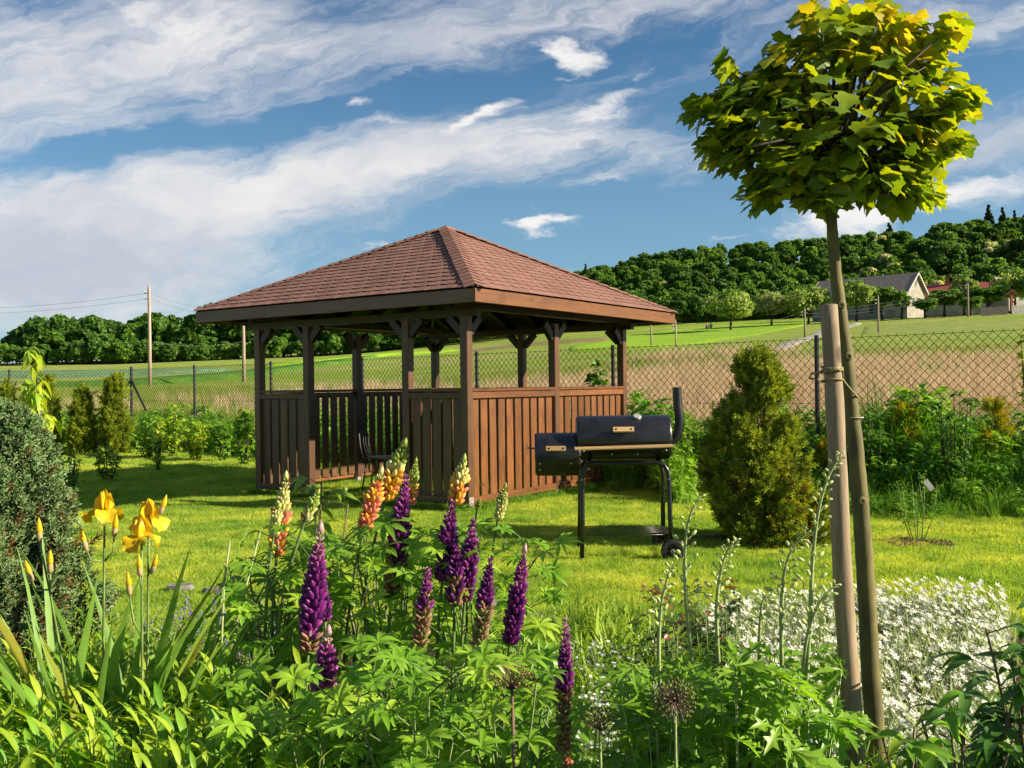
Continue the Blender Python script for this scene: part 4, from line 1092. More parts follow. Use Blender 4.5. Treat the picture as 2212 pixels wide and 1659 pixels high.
# two people sitting at the far end of the bright field
skin = simple('skin', (.45, .26, .19), .6, .1, 10)
for (X, d, cl_, lab) in ((1528, 150, (.55, .05, .06), 'person in red top sitting on the far meadow below the orchard, left of two'), (1537, 151, (.65, .6, .6), 'person in white top sitting on the far meadow below the orchard, right of two')):
    p = onground(X, d); t = thing('person', lab, 'person', p + Vector((0, 0, .2)), rnd.uniform(-.5, .5))
    cm = simple('cloth', cl_, .8, .1, 10); jm = simple('trousers', (.06, .07, .12), .8, .1, 10)
    mb = MB()
    for s in (-1, 1):
        mb.tube([(s * .09, 0, .12), (s * .14, -.38, .38), (s * .15, -.62, .05), (s * .15, -.76, .06)], [.09, .07, .05, .035], 7)
        mb.tube([(s * .17, 0, .58), (s * .27, -.12, .38), (s * .2, -.34, .36)], [.055, .045, .035], 7)
    mb.tube([(0, 0, .05), (0, .02, .15), (0, .0, .35), (0, -.02, .56), (0, -.02, .66), (0, -.03, .72)], [.15, .17, .15, .18, .1, .055], 10)
    mb.lathe([(.02, -.12), (.075, -.08), (.095, 0), (.09, .07), (.04, .12)], 10, None, (0, -.04, .83)); body = mb.build('body', skin, t, smooth=True)
    MB().tube([(0, 0, .10), (0, .02, .18), (0, 0, .35), (0, -.02, .57), (0, -.02, .63)], [.175, .182, .165, .195, .12], 10).build('shirt', cm, t, smooth=True)
    mb = MB()
    for s in (-1, 1): mb.tube([(s * .09, 0, .12), (s * .14, -.38, .385), (s * .15, -.6, .08)], [.105, .083, .062], 7)
    mb.build('trousers', jm, t, smooth=True)
    MB().lathe([(.085, -.02), (.104, .03), (.098, .08), (.05, .135), (.01, .14)], 10, None, (0, -.02, .83)).build('hair', simple('hair', (.05, .03, .02), .7, .2, 20), t, smooth=True)

# ================================================================== grass
def lawn_mask(x, y):
    edge = 5.15 + .22 * np.sin(x * 1.3 + .5) + .12 * np.sin(x * 3.1) + np.where(x < -2, .5 * np.minimum(1, -2 - x), 0)
    fy = fence_y(x); b = fy - y
    th = np.array([math.cos(TH), -math.sin(TH)]), np.array([math.sin(TH), math.cos(TH)])
    lx = (x - GC.x) * th[0][0] + (y - GC.y) * th[0][1]; ly = (x - GC.x) * th[1][0] + (y - GC.y) * th[1][1]
    return (y > edge) & (b > .2), b, lx, ly
def sample_ground(n, y0, y1, tmin=-.60, tmax=.60, power=1.):
    y = y0 + (y1 - y0) * rng.random(n) ** power; t = tmin + (tmax - tmin) * rng.random(n); return t * y, y
g_lawn = leafmat('lawn_blade', (.20, .33, .018), (.50, .54, .07), .5, (1.2, 1.2, .5), .55, .2, cc=(.60, .56, .24))
# large soft patches of drier and greener turf
N = NT(g_lawn.node_tree); bs = N.n['Principled BSDF']; src = bs.inputs['Base Color'].links[0].from_socket
ps = N.new('ShaderNodeNewGeometry').outputs['Position']
pt_ = N.noise(ps, .9, 5, .65); pt2 = N.noise(ps, 5.5, 4, .6)
c2 = N.mix(N.rng(pt_, .38, .68), N.mix(1, src, (.62, .80, .7), 'MULTIPLY'), N.mix(1, src, (1.22, 1.12, 1.2), 'MULTIPLY'))
c2 = N.mix(N.rng(pt2, .50, .75), c2, N.mix(1, c2, (1.35, 1.18, 1.5), 'MULTIPLY'))
c2 = N.mix(N.rng(pt2, .48, .28), c2, N.mix(1, c2, (.42, .60, .5), 'MULTIPLY'))
N.put(bs.inputs['Base Color'], c2)
trn = [n for n in N.n if n.type == 'BSDF_TRANSLUCENT'][0]; N.put(trn.inputs[0], N.mix(1, c2, (1.25, 1.25, .5), 'MULTIPLY'))
tufts = [tuft_src('lawn_tuft', g_lawn, 70, .085, .042, .0045, lean=.8) for _ in range(4)]
x1, y1 = sample_ground(26000, 4.7, 11.5, power=1.0); x2, y2 = sample_ground(22000, 11, 25.5, -.60, .56)
x = np.concatenate([x1, x2]); y = np.concatenate([y1, y2]); ok, b_, lx, ly = lawn_mask(x, y)
ok &= ~((b_ < 1.2) & (x > 1.8)) & ~((b_ < 2.2) & (x < -5))
x, y = x[ok], y[ok]; n = len(x); s = (.75 + .45 * rng.random(n) + np.clip((y - 9) / 14, 0, .6)) * (1 + .28 * np.sin(x * 5.3 + 2 * np.sin(y * 3.1)) * np.sin(y * 6.7 + np.sin(x * 4)))
scatter('lawn_grass', tufts, np.stack([x, y, terr(x, y) - .003], 1), rng.random(n) * 6.28, s, rng.integers(0, 4, n), 'short mown yellow-green lawn grass around the gazebo', 'grass')
# longer uncut grass round posts, under the gazebo edge and along the bed
g_long = leafmat('long_grass', (.085, .19, .014), (.17, .29, .028), .45, (1.25, 1.3, .5), .45, .3)
ltf = [tuft_src('long_tuft', g_long, 26, .07, .16, .006, lean=.8, seg=3) for _ in range(3)]
P = []
for k in range(900):
    e = rnd.random(); w_ = rnd.choice('FR' if rnd.random() < .8 else 'B')
    lx_, ly_ = (-e * WD, -.04 + rnd.gauss(0, .05)) if w_ == 'F' else (.03 + rnd.gauss(0, .05), e * LN) if w_ == 'R' else (-WD * rnd.random(), LN * rnd.random())
    P.append((GC.x + lx_ * math.cos(TH) + ly_ * math.sin(TH), GC.y - lx_ * math.sin(TH) + ly_ * math.cos(TH)))
for k in range(700):
    x_ = rnd.uniform(-3, 3.6); P.append((x_, 5.17 + .22 * math.sin(x_ * 1.3 + .5) + .12 * math.sin(x_ * 3.1) + rnd.gauss(0, .05)))
P = np.array(P); n = len(P)
scatter('edge_grass', ltf, np.stack([P[:, 0], P[:, 1], terr(P[:, 0], P[:, 1]) - .003], 1), rng.random(n) * 6.28, np.where(np.arange(n) < 900, .35 + .5 * rng.random(n), .15 + .4 * rng.random(n)), rng.integers(0, 3, n), 'longer uncut grass along the gazebo foot and the bed edge', 'grass')
# weeds and tall grass along the fence
g_weed = leafmat('weed_leaf', (.065, .18, .014), (.13, .28, .026), .42, (1.3, 1.35, .5), .5, .3)
g_weed2 = leafmat('weed_leaf_light', (.14, .28, .022), (.26, .40, .05), .45, (1.3, 1.35, .5), .5, .3)
wsrc = [tuft_src('weed_grass', g_weed, 40, .14, .62, .011, lean=.75, seg=4) for _ in range(2)] + [tuft_src('weed_grass', g_weed2, 34, .12, .45, .010, lean=.8, seg=3) for _ in range(2)]
lf = lance(.11, .05, 3, .2, .5, .4)
for k in range(2):
    B_ = Bake(); n = 150; h = rng.random(n) ** .8 * .62; a = rng.random(n) * 6.28; r = .05 + .17 * rng.random(n) * (1 - h * .6)
    Pp = np.stack([np.cos(a) * r, np.sin(a) * r, h + .04], 1); Y = np.stack([np.cos(a), np.sin(a), -.1 + .7 * rng.random(n)], 1)
    B_.add(lf, Pp, frames(Y + .3 * rng.normal(size=(n, 3)), np.tile([0, 0, 1.], (n, 1)) + .35 * rng.normal(size=(n, 3))), .7 + .8 * rng.random(n))
    wsrc.append(source('leafy_weed', B_.mesh('leafy_weed', [g_weed2 if k else g_weed])))
n = 2300; u = rng.random(n); X = 1.2 + 9.5 * u; off = rng.random(n) ** 1.3 * 2.9 - 1.0
o_ = rng.random(n) ** .9; Y = fence_y(X) + .9 - o_ * 3.3 - .5 * np.sin(X * 2.1) * o_
h = (1.25 - 1.0 * o_) * (.75 + .5 * rng.random(n)) * (1 + .18 * np.sin(X * 1.7) + .12 * np.sin(X * 4.3))
scatter('fence_weeds_right', wsrc, np.stack([X, Y, terr(X, Y) - .02], 1), rng.random(n) * 6.28, h, rng.choice(6, n, p=[.24, .22, .22, .20, .05, .07]), 'tall dark green grass and weeds crowding the fence on the right', 'weeds')
n = 2300; X = -16 + 19.5 * rng.random(n); Y = fence_y(X) + 1.0 - 3.0 * rng.random(n) ** .85
X, Y = (np.where(X < 1.9, X, 1.9)), Y
h = .5 + .6 * rng.random(n)
scatter('fence_weeds_left', wsrc, np.stack([X, Y, terr(X, Y) - .02], 1), rng.random(n) * 6.28, h, rng.choice(6, n, p=[.18, .12, .30, .28, .05, .07]), 'tall grass and weeds along the fence left of and behind the gazebo', 'weeds')
# meadow beyond the fence: tall tan grass, greener at its near edge
g_tan = leafmat('dry_grass', (.31, .21, .13), (.60, .47, .31), .35, (1.1, 1.05, .9), .6, .2)
g_mg = leafmat('meadow_green', (.15, .22, .035), (.25, .28, .06), .4, (1.2, 1.2, .6), .6, .2)
msrc = [tuft_src('tan_tuft', g_tan, 34, .22, .44, .008, lean=.35, seg=2) for _ in range(3)] + [tuft_src('meadow_tuft', g_mg, 34, .22, .36, .010, lean=.6, seg=2) for _ in range(2)]
n = 15000; yb = rng.random(n) ** 1.1 * 29; t = -.62 + 1.22 * rng.random(n)
Y0 = 15.49 / (1 + .93 * t); Y0 = np.where(t < -.405, 25.2, Y0)
Y = Y0 + 1.0 + yb; X = t * Y
nz = np.sin(X * .35 + Y * .11) + np.sin(Y * .33 - X * .09 + 1) * .8 + rng.normal(size=n) * .5
tanp = np.clip(1.45 - np.abs(yb - 11) / 7.5, .0, 1) * np.clip((t + .12) * 4, .06, 1.)
isb = (rng.random(n) < tanp * .95) | ((nz > 1.5) & (yb > 8))
vi = np.where(isb, rng.integers(0, 3, n), rng.integers(3, 5, n)); vi = np.where(rng.random(n) < .02 * (nz > .6), 5, vi)
scatter('meadow_grass', msrc + [wsrc[0]], np.stack([X, Y, terr(X, Y) - .02], 1), rng.random(n) * 6.28, (.6 + .6 * rng.random(n)) * np.where(isb, 1., .7) * (1 + yb / 60), vi, 'tall dry tan and green meadow grass beyond the fence', 'grass')

# ================================================================== garden conifers
def sprig(n=16, L=1., w=.10, spread=.9):
    """feathery shoot: a spine with short scale-leaved side twigs"""
    V = []; F = []
    def twig(a, b_, w_):
        a = np.array(a); b_ = np.array(b_); d = b_ - a; s = np.cross(d, [.3, .1, 1.]); s /= np.linalg.norm(s); m_ = a + d * .55; o = len(V)
        V.extend([a, m_ + s * w_, b_, m_ - s * w_]); F.append((o, o + 1, o + 2, o + 3))
        s2 = np.cross(d, s); s2 /= np.linalg.norm(s2); o = len(V); V.extend([a, m_ + s2 * w_, b_, m_ - s2 * w_]); F.append((o, o + 1, o + 2, o + 3))
    twig((0, 0, 0), (0, L, 0), w * .4)
    for i in range(n):
        t = .1 + .85 * i / n; a = i * 2.4; l = L * .38 * (1 - .6 * t)
        twig((0, L * t, 0), (math.cos(a) * l * spread, L * t + l * .75, math.sin(a) * l * spread), w * .32)
    return T3(V, F)
SPR = sprig(12, 1., .16)
def conifer(name, lab, base, H, prof, n, size, mats, tw, seed, upright=.6, group=None, cat='conifer', mi_fn=None, lumps=0, twig=.02, plume=55):
    """prof(t, angle) -> radius at relative height t"""
    q = np.random.default_rng(seed); t_ = thing(name, lab, cat, base, 0, group)
    t = q.random(n) ** 1.05; a = q.random(n) * 6.283
    rr = np.array([prof(tt, aa) for tt, aa in zip(t, a)]); dep = 1 - .55 * q.random(n) ** 2.2
    if lumps: rr = rr * (1 + .22 * np.sin(a * 5 + t * 23) * np.sin(t * 31 + a * 2))
    nb = max(24, n // plume); k_ = q.integers(0, nb, n); bt = q.random(nb) ** 1.0; ba = q.random(nb) * 6.283
    br = np.array([prof(tt, aa) for tt, aa in zip(bt, ba)]) * (.58 + .58 * q.random(nb)); s_ = .25 + .75 * q.random(n) ** .7
    rise_ = br * (upright / max(.05, 1 - upright)) * .9
    E_ = np.stack([np.cos(ba) * br, np.sin(ba) * br, np.minimum(bt * H + .05 * H * q.random(nb), H)], 1); S0 = np.stack([np.cos(ba) * br * .12, np.sin(ba) * br * .12, np.maximum(.0, bt * H - rise_)], 1)
    cur = np.array([np.cos(ba) * br * .35, np.sin(ba) * br * .35, -.15 * rise_]).T
    sk = s_[:, None]; P = S0[k_] * (1 - sk) + E_[k_] * sk + cur[k_] * (sk * (1 - sk) * 2) + q.normal(size=(n, 3)) * (size * .32 + .02 * H * (1 - sk))
    P[:, 2] = np.maximum(P[:, 2], .02); t = np.clip(P[:, 2] / H, 0, 1); a = np.arctan2(P[:, 1], P[:, 0])
    D_ = (E_ - S0); D_ /= np.maximum(np.linalg.norm(D_, axis=1, keepdims=True), 1e-6); Y = D_[k_] + q.normal(size=(n, 3)) * .42
    B_ = Bake(); mi = (mi_fn(t, a, q) if mi_fn else np.zeros(n, int)); S = size * (.6 + .8 * q.random(n)); Rm = frames(Y, q.normal(size=(n, 3))); tn = q.random(n)
    for k in range(len(mats)):
        s = mi == k
        if s.any(): B_.add(SPR, P[s], Rm[s], S[s], k, tn[s])
    B_.build('foliage', mats, t_)
    mb = MB(); mb.tube([(0, 0, -.05), (0.01, 0, H * .5), (0, 0, H * .84)], [tw, tw * .5, tw * .1], 7)
    for i in range(26):
        z = H * (.08 + .8 * i / 26); aa = i * 2.4; r = prof(z / H, aa) * .8; mb.tube([(0, 0, z), (math.cos(aa) * r * .6, math.sin(aa) * r * .6, z + r * .4), (math.cos(aa) * r, math.sin(aa) * r, z + r * (.6 + upright))], [tw * .3, tw * .2, tw * .08], 4)
    mb.build('trunk', barkm, t_, smooth=True); return t_
cg1 = leafmat('golden_conifer', (.23, .29, .030), (.36, .40, .05), .3, (1.3, 1.2, .4), .6, .2)
cg2 = leafmat('olive_conifer', (.11, .16, .020), (.19, .24, .03), .25, (1.3, 1.2, .4), .6, .2)
cgy = leafmat('yellow_tips', (.42, .36, .02), (.55, .46, .03), .35, (1.2, 1.1, .4), .6, .2)
cbr = leafmat('dead_inner_twigs', (.11, .065, .025), (.16, .10, .04), .1, rough=.8, spec=.1)
b0 = gp(1640, 1172)
def pr(t, a):
    r = float(np.interp(t, [0, .1, .2, .42, .58, .72, .80, .86, 1], [.36, .43, .44, .40, .34, .27, .215, .15, .03]))
    return r * (1 + .06 * math.sin(3 * a))
conifer('conifer_shrub', 'tall loose olive-gold conifer shrub with thin spire tip right of the grill', b0, 1.53, pr, 7800, .092, [cg2, cg1, cbr, cgy], .03, 11, .5,
        mi_fn=lambda t, a, q: np.where(q.random(len(t)) < .10 * (t < .45), 2, np.where((q.random(len(t)) < .12) & (t < .3) & (np.cos(a) > 0), 3, np.where(q.random(len(t)) < .58, 1, 0))), lumps=1, plume=95)
# low yellow-green companion at its foot
b1 = gp(1700, 1178)
conifer('low_conifer', 'low spreading yellow-tipped conifer at the foot of the tall conifer shrub', b1 + Vector((.05, .1, 0)), .62, lambda t, a: .36 * (1 - t) ** .5 + .02, 2200, .09, [cg1, cgy, cg2], .015, 12, .35, mi_fn=lambda t, a, q: q.choice(3, len(t), p=[.5, .2, .3]))
th1 = leafmat('thuja_green', (.17, .23, .014), (.29, .33, .02), .3, (1.3, 1.2, .4), .6, .2)
th2 = leafmat('thuja_dark', (.09, .135, .014), (.15, .19, .018), .25, (1.3, 1.2, .4), .6, .2)
for i, (X, tp, bs, w_, lab) in enumerate([(248, 822, 968, 26, 'tallest pointed thuja column right of the row, next to the braced fence post'), (178, 844, 968, 23, 'pointed thuja column second from the right in the row of thujas'),
        (100, 828, 972, 24, 'pointed thuja column behind the yellow-green cherry sapling'), (14, 836, 980, 20, 'pointed thuja column at the left picture edge')]):
    bpos = gp(X, bs) ; bpos = onground(X, min(bpos.y, 19.5)); H = at(X, tp, bpos.y).z - bpos.z; rad = w_ / 2025 * bpos.y
    conifer('thuja', lab, bpos, H, lambda t, a, rad=rad: rad * ((1 - t) ** .55) * (.72 + .5 * min(1, t * 4)) + .01, 2600, .14, [th1, th2], .03, 30 + i, .85, 'thuja columns by the left fence', 'thuja', mi_fn=lambda t, a, q: (q.random(len(t)) < .45).astype(int))
ju1 = leafmat('blue_juniper', (.13, .21, .080), (.24, .33, .15), .2, (1.1, 1.2, .7), .6, .25)
ju2 = leafmat('green_juniper', (.085, .14, .055), (.14, .20, .08), .2, (1.1, 1.2, .6), .6, .25)
jb = Vector((at(14, 900, 4.3).x, 4.3, 0))
def pj(t, a): return max(.03, .36 * (1 - t) ** .52 * (1 + .09 * math.sin(4 * a + 1) + .05 * math.sin(9 * a)) * (.8 + .2 * min(1, t * 4)))
conifer('juniper_bush', 'large blue-green juniper bush filling the left edge behind the irises', jb, 1.22, pj, 13500, .075, [ju1, ju2, cbr], .04, 13, .68, cat='juniper', mi_fn=lambda t, a, q: np.where(q.random(len(t)) < np.clip(.42 - t * .5, .04, 1), 2, (q.random(len(t)) < .35).astype(int)), lumps=1, plume=100)
for i, (X, bs, tp, lab) in enumerate([(1958, 1015, 890, 'small golden conifer among the weeds by the right fence, left of two'), (2150, 1025, 880, 'small golden conifer among the weeds by the right fence, right of two'), (1795, 1030, 958, 'small golden conifer just behind the wooden stake')]):
    p = gp(X, bs + 25); H = at(X, tp, p.y).z - p.z
    conifer('golden_conifer', lab, p, H, lambda t, a: .19 * (1 - t) ** .6 * (1 + .3 * math.sin(2 * a + t * 9)) + .01, 620, .095, [cgy, cg1], .015, 50 + i, .6, 'small golden conifers by the right fence', mi_fn=lambda t, a, q: (q.random(len(t)) < .45 + .5 * (1 - t)).astype(int))

# ================================================================== leafy shrubs and saplings
def leafy(name, lab, base, H, W_, n, tpl, size, mats, seed, cat='shrub', stems=5, group=None, leafparts=False, bot=.12, mi_fn=None, tw=.012, droop=.2, lean=(0, 0)):
    q = np.random.default_rng(seed); t_ = thing(name, lab, cat, base, 0, group); mb = MB(); P = []; Y = []
    per = max(1, n // (stems * 3))
    for i in range(stems):
        a = i * 2.4 + q.random(); o = .04 + .3 * W_ * q.random(); r = W_ * (.25 + .75 * q.random()); h = H * (.72 + .28 * q.random()) if i else H
        A = np.array([math.cos(a) * o * .3, math.sin(a) * o * .3, -.03]); C = np.array([math.cos(a) * r * .8 + lean[0], math.sin(a) * r * .8 + lean[1], h * .97]) if i else np.array([lean[0], lean[1], H])
        M_ = (A + C) / 2 + np.array([math.cos(a), math.sin(a), 0]) * r * .15
        mb.tube([A, M_, C], [tw, tw * .7, tw * .25], 5)
        for k in range(3):
            f = .35 + .3 * k; Q = A * (1 - f) ** 2 + 2 * M_ * f * (1 - f) + C * f * f; a2 = q.random() * 6.28; l = W_ * .55 * (1 - f * .5)
            E_ = Q + np.array([math.cos(a2) * l, math.sin(a2) * l, l * .5]); mb.tube([Q, E_], [tw * .4, tw * .15], 4)
            for _ in range(per):
                s = q.random()
                B0 = (Q + (E_ - Q) * s) if q.random() < .5 else (lambda g: A * (1 - g) ** 2 + 2 * M_ * g * (1 - g) + C * g * g)(bot + (1 - bot) * q.random())
                if B0[2] < H * bot: B0[2] = H * (bot + .2 * q.random())
                P.append(B0 + q.normal(size=3) * .012); aa = q.random() * 6.28; Y.append([math.cos(aa), math.sin(aa), -droop + .7 * q.random()])
    P = np.array(P); Y = np.array(Y); k = len(P); Z = np.tile([0, 0, 1.], (k, 1)) + .4 * q.normal(size=(k, 3)); Rm = frames(Y, Z); S = size * (.6 + .7 * q.random(k))
    mi = mi_fn(P, q) if mi_fn else np.zeros(k, int)
    mb.build('stem', barkm if tw > .008 else stemg, t_, smooth=True)
    if leafparts:
        ms = [tplmesh('leaf', tpl, m_) for m_ in mats]
        for i in range(k):
            M4 = Matrix.Identity(4)
            for r_ in range(3):
                for c_ in range(3): M4[r_][c_] = Rm[i][r_][c_] * S[i]
                M4[r_][3] = P[i][r_]
            link('leaf', ms[mi[i]], t_, mw=M4)
    else:
        B_ = Bake()
        for j in range(len(mats)):
            s = mi == j
            if s.any(): B_.add(tpl, P[s], Rm[s], S[s], j)
        B_.build('foliage', mats, t_)
    return t_
stemg = simple('green_stem', (.16, .24, .05), .6, .25, 20)
stemp = simple('pale_stem', (.30, .36, .14), .6, .2, 20)
ylw = leafmat('yellow_green_leaf', (.30, .40, .02), (.42, .47, .035), .5, (1.2, 1.2, .4), .45, .3)
lme = leafmat('lime_leaf', (.17, .30, .02), (.27, .40, .035), .5, (1.2, 1.25, .4), .45, .3)
grn = leafmat('green_leaf', (.065, .165, .016), (.12, .24, .025), .45, (1.3, 1.35, .5), .42, .35)
oval = lance(1., .55, 4, .18, .6, .42)
p = onground(75, 7.4)
leafy('cherry_sapling', 'young cherry sapling with large yellow-green leaves rising above the juniper', p, 1.72, .26, 210, lance(1., .42, 4, .15, 1.1, .45), .105, [ylw, lme], 61, 'sapling', 3, leafparts=True, bot=.52, mi_fn=lambda P, q: (q.random(len(P)) < .3).astype(int), tw=.010, droop=.5)
for i, (X, d, tp, wd, n, ms, lab, cat) in enumerate([
    (425, 17.6, 912, 34, 420, [ylw, lme], 'bright yellow-green rounded shrub in front of the left fence', 'shrub'),
    (372, 18.2, 868, 34, 420, [lme, ylw], 'small light green tree-like shrub between thuja and gazebo', 'shrub'),
    (318, 18.0, 915, 46, 480, [grn, lme], 'leafy green shrub beside the right-hand thuja', 'shrub'),
    (340, 15.3, 900, 12, 160, [ylw, lme], 'slim yellow-green sapling at the lawn edge left of the gazebo', 'sapling'),
    (480, 17.2, 915, 36, 420, [grn, lme], 'dark green shrub right of the yellow-green shrub', 'shrub'),
    (528, 16.2, 885, 30, 420, [lme, grn], 'fresh green shrub close to the left gazebo post', 'shrub'),
    (232, 13.8, 966, 44, 260, [ylw, grn], 'small yellow-leaved plant at the lawn edge below the thujas', 'plant'),
    (150, 12.8, 972, 44, 260, [lme, grn], 'green plant at the lawn edge behind the juniper', 'plant'),
    (1290, 13.8, 775, 44, 500, [grn, g_weed], 'dark green shrub seen through the right gazebo bay beyond the fence', 'shrub'),
    (1475, 11.2, 890, 62, 900, [lme, grn], 'leafy light green bush with bare twigs behind the grill chimney', 'shrub'),
    (1400, 12.0, 905, 58, 800, [grn, lme], 'dense green bush behind the barrel grill', 'shrub'),
    (1880, 10.6, 880, 60, 620, [g_weed, grn], 'tall leafy weed bush by the fence right of the maple trunk', 'shrub'),
    (2060, 9.9, 840, 60, 620, [g_weed, grn], 'dark green leafy weed bush between the two golden conifers', 'shrub'),
    (2225, 14.5, 715, 46, 360, [ylw, lme], 'round yellow-green bush beyond the fence at the right edge', 'shrub')]):
    p = onground(X, d); H = at(X, tp, d).z - p.z
    if False: p = p + Vector((0, 0, .0))
    leafy('leafy_shrub' if cat == 'shrub' else cat, lab, p, H, wd / 2025 * d, n, oval, .062 if d < 13 else .095, ms, 70 + i, cat, 7, mi_fn=lambda P, q: (q.random(len(P)) < .35).astype(int), bot=.05, tw=.012)
# bare young shrub with a white plant tag standing in mulch
p = gp(1985, 1178); nar = lance(1., .35, 3, .2, .4, .4)
t_ = leafy('young_shrub', 'thin dark-stemmed young shrub with sparse leaves standing in a mulch ring', p, .60, .24, 150, nar, .045, [grn], 91, 'shrub', 7, tw=.005, bot=.25)
tg = simple('white_plastic', (.38, .38, .38), .4, .1, 10)
MB().box((0, 0, 0), (.045, .002, .10), Matrix.Rotation(R(-38), 3, 'Y'), 0).build('plant_tag', tg, t_, loc=(.075, -.03, .50))
mch = simple('bark_mulch', (.17, .075, .035), .9, .4, 9)
def chips(name, lab, c, rx, ry, n, sz, mt):
    B_ = Bake(); a = rng.random(n) * 6.28; r = np.sqrt(rng.random(n)); P = np.stack([np.cos(a) * r * rx, np.sin(a) * r * ry, .012 + .02 * rng.random(n) * (1 - r)], 1)
    bx_ = T3([(-.5, -.2, 0), (.5, -.2, 0), (.5, .2, 0), (-.5, .2, 0), (-.5, -.2, .14), (.45, -.18, .14), (.5, .2, .14), (-.4, .2, .14)], [(0, 3, 2, 1), (4, 5, 6, 7), (0, 1, 5, 4), (1, 2, 6, 5), (2, 3, 7, 6), (3, 0, 4, 7)])
    B_.add(bx_, P, frames(sph(n) * [1, 1, .35], np.tile([0, 0, 1.], (n, 1)) + .4 * rng.normal(size=(n, 3))), sz * (.5 + rng.random(n)))
    o = B_.build(name, [mt], None, loc=c); tag(o, lab, 'mulch', kind='stuff')
chips('mulch_ring', 'reddish bark mulch round the young shrub on the right lawn', p + Vector((-.02, .0, 0)), .30, .24, 900, .045, mch)
chips('mulch_patch', 'bark litter and soil at the foot of the conifer shrub', gp(1550, 1168), .32, .16, 500, .04, mch)

# ================================================================== wooden stake, maple tree, rope
stk_t = at(1789, 660, 2.55); stk_b = at(1845, 1640, 2.48); dvec = (stk_b - stk_t); stk_0 = stk_t + dvec * (stk_t.z / -dvec.z)
stw = wood('weathered_stake_wood', (.42, .32, .205), (.24, .18, .11), 2, .75, True, 14)
stake = thing('tree_stake', 'thick round weathered wooden stake with rope beside the young maple', 'stake', (stk_0.x, stk_0.y, 0))
pts = []; rr_ = []
for i in range(25):
    f_ = i / 24; pp = stk_0.lerp(stk_t, f_) - Vector((stk_0.x, stk_0.y, 0)); pp.x += .0025 * math.sin(f_ * 9); pts.append(pp); rr_.append(.0285 - .0055 * f_ + .0007 * math.sin(f_ * 40) + .0005 * math.sin(f_ * 91))
pts.append(pts[-1] + Vector((0, 0, .003))); rr_.append(rr_[-1] * .86)
mb = MB().tube(pts, rr_, 26)
o = mb.build('post', stw, stake, smooth=True)
trk = simple('maple_bark', (.145, .125, .032), .8, .3, 22, bump=.6, stretch=(1, 1, .35), col2=(.07, .060, .022))
tp_ = [(1797, 400, 10.5), (1796, 470, 11), (1800, 530, 12), (1806, 600, 12.5), (1814, 660, 13.5), (1818, 700, 14.5), (1829, 770, 14.5), (1836, 860, 15), (1847, 950, 16), (1858, 1080, 17.5), (1867, 1200, 18.5), (1874, 1320, 19), (1880, 1450, 19.5), (1889, 1560, 20.5), (1899, 1690, 22), (1910, 1900, 24)]
TP = [at(x, y, 2.80) for x, y, w in tp_]; TP[-1].z = min(TP[-1].z, -.02)
mroot = Vector((TP[-1].x, TP[-1].y, 0))
maple = thing('maple_tree', 'young ball-headed maple with slender mossy trunk and lobed yellow-green leaves', 'tree', mroot)
fine = []; fr_ = []
for i in range(len(TP) - 1):
    for k in range(5):
        f_ = k / 5; fine.append(TP[i].lerp(TP[i + 1], f_) - mroot); w = (tp_[i][2] * (1 - f_) + tp_[i + 1][2] * f_) / 2025 * 2.8; fr_.append(w * (1 + .035 * math.sin(i * 7.1 + k * 2.3)))
fine.append(TP[-1] - mroot); fr_.append(tp_[-1][2] / 2025 * 2.8)
MB().tube(fine, fr_, 16).build('trunk', trk, maple, smooth=True)
for (i, rr2) in ((4, .021), (9, .024), (6, .022)):      # pruning collars
    MB().lathe([(.001, 0), (.012, .0), (.0135, .004), (.009, .008), (.003, .005)], 10, Matrix.Rotation(R(90), 3, 'X'), TP[i] - mroot + Vector((-.003, -rr2 + .004, 0))).build('branch_scar', trk, maple, smooth=True)
# branches and leaves
blobs = [(1600, 262, 105), (1560, 330, 60), (1712, 150, 85), (1790, 62, 88), (1860, 100, 90), (1935, 95, 105), (2020, 110, 75), (2030, 215, 95), (2075, 240, 48), (1850, 230, 175), (1700, 290, 140), (1930, 340, 125), (1660, 400, 62), (1740, 395, 90), (1830, 392, 80), (1950, 380, 75), (2000, 320, 75), (1545, 250, 55), (1645, 200, 75), (1640, 405, 55), (2000, 385, 62), (1775, 412, 62), (1900, 405, 66), (2040, 290, 70), (1580, 330, 70), (1500, 245, 42), (1548, 150, 26), (1512, 345, 38), (1625, 445, 40), (1760, 22, 36), (1905, 20, 38), (2078, 52, 40), (2108, 225, 40), (2085, 330, 34), (2020, 440, 38), (1790, 460, 34), (1950, 452, 36), (1660, 118, 36)]
CR = at(1800, 400, 2.8)
mb = MB(); twigs = []
for (X, Y_, r) in blobs:
    for k in range(2):
        dd = 2.8 + rnd.uniform(-.14, .24); tip = at(1805 + (X - 1805) * .85 + rnd.uniform(-.4, .4) * r, 235 + (Y_ - 235) * .85 + rnd.uniform(-.4, .3) * r, dd)
        st_ = CR + Vector((0, 0, rnd.uniform(-.02, .10))); md = st_.lerp(tip, .5) + Vector((0, 0, .05 if tip.z > CR.z else -.02)) + Vector((rnd.gauss(0, .02), rnd.gauss(0, .02), 0))
        mb.tube([st_ - mroot, md - mroot, tip - mroot], [.0085, .0055, .0018], 5); twigs.append((st_, md, tip))
for i in range(8): mb.tube([CR - mroot + Vector((0, 0, -.02)), CR - mroot + Vector((.0, 0, .32)) + Vector((rnd.gauss(0, .05), rnd.gauss(0, .05), 0))], [.011, .003], 6)
mb.build('branches', simple('dark_twig', (.045, .035, .022), .8, .2, 20), maple, smooth=True)
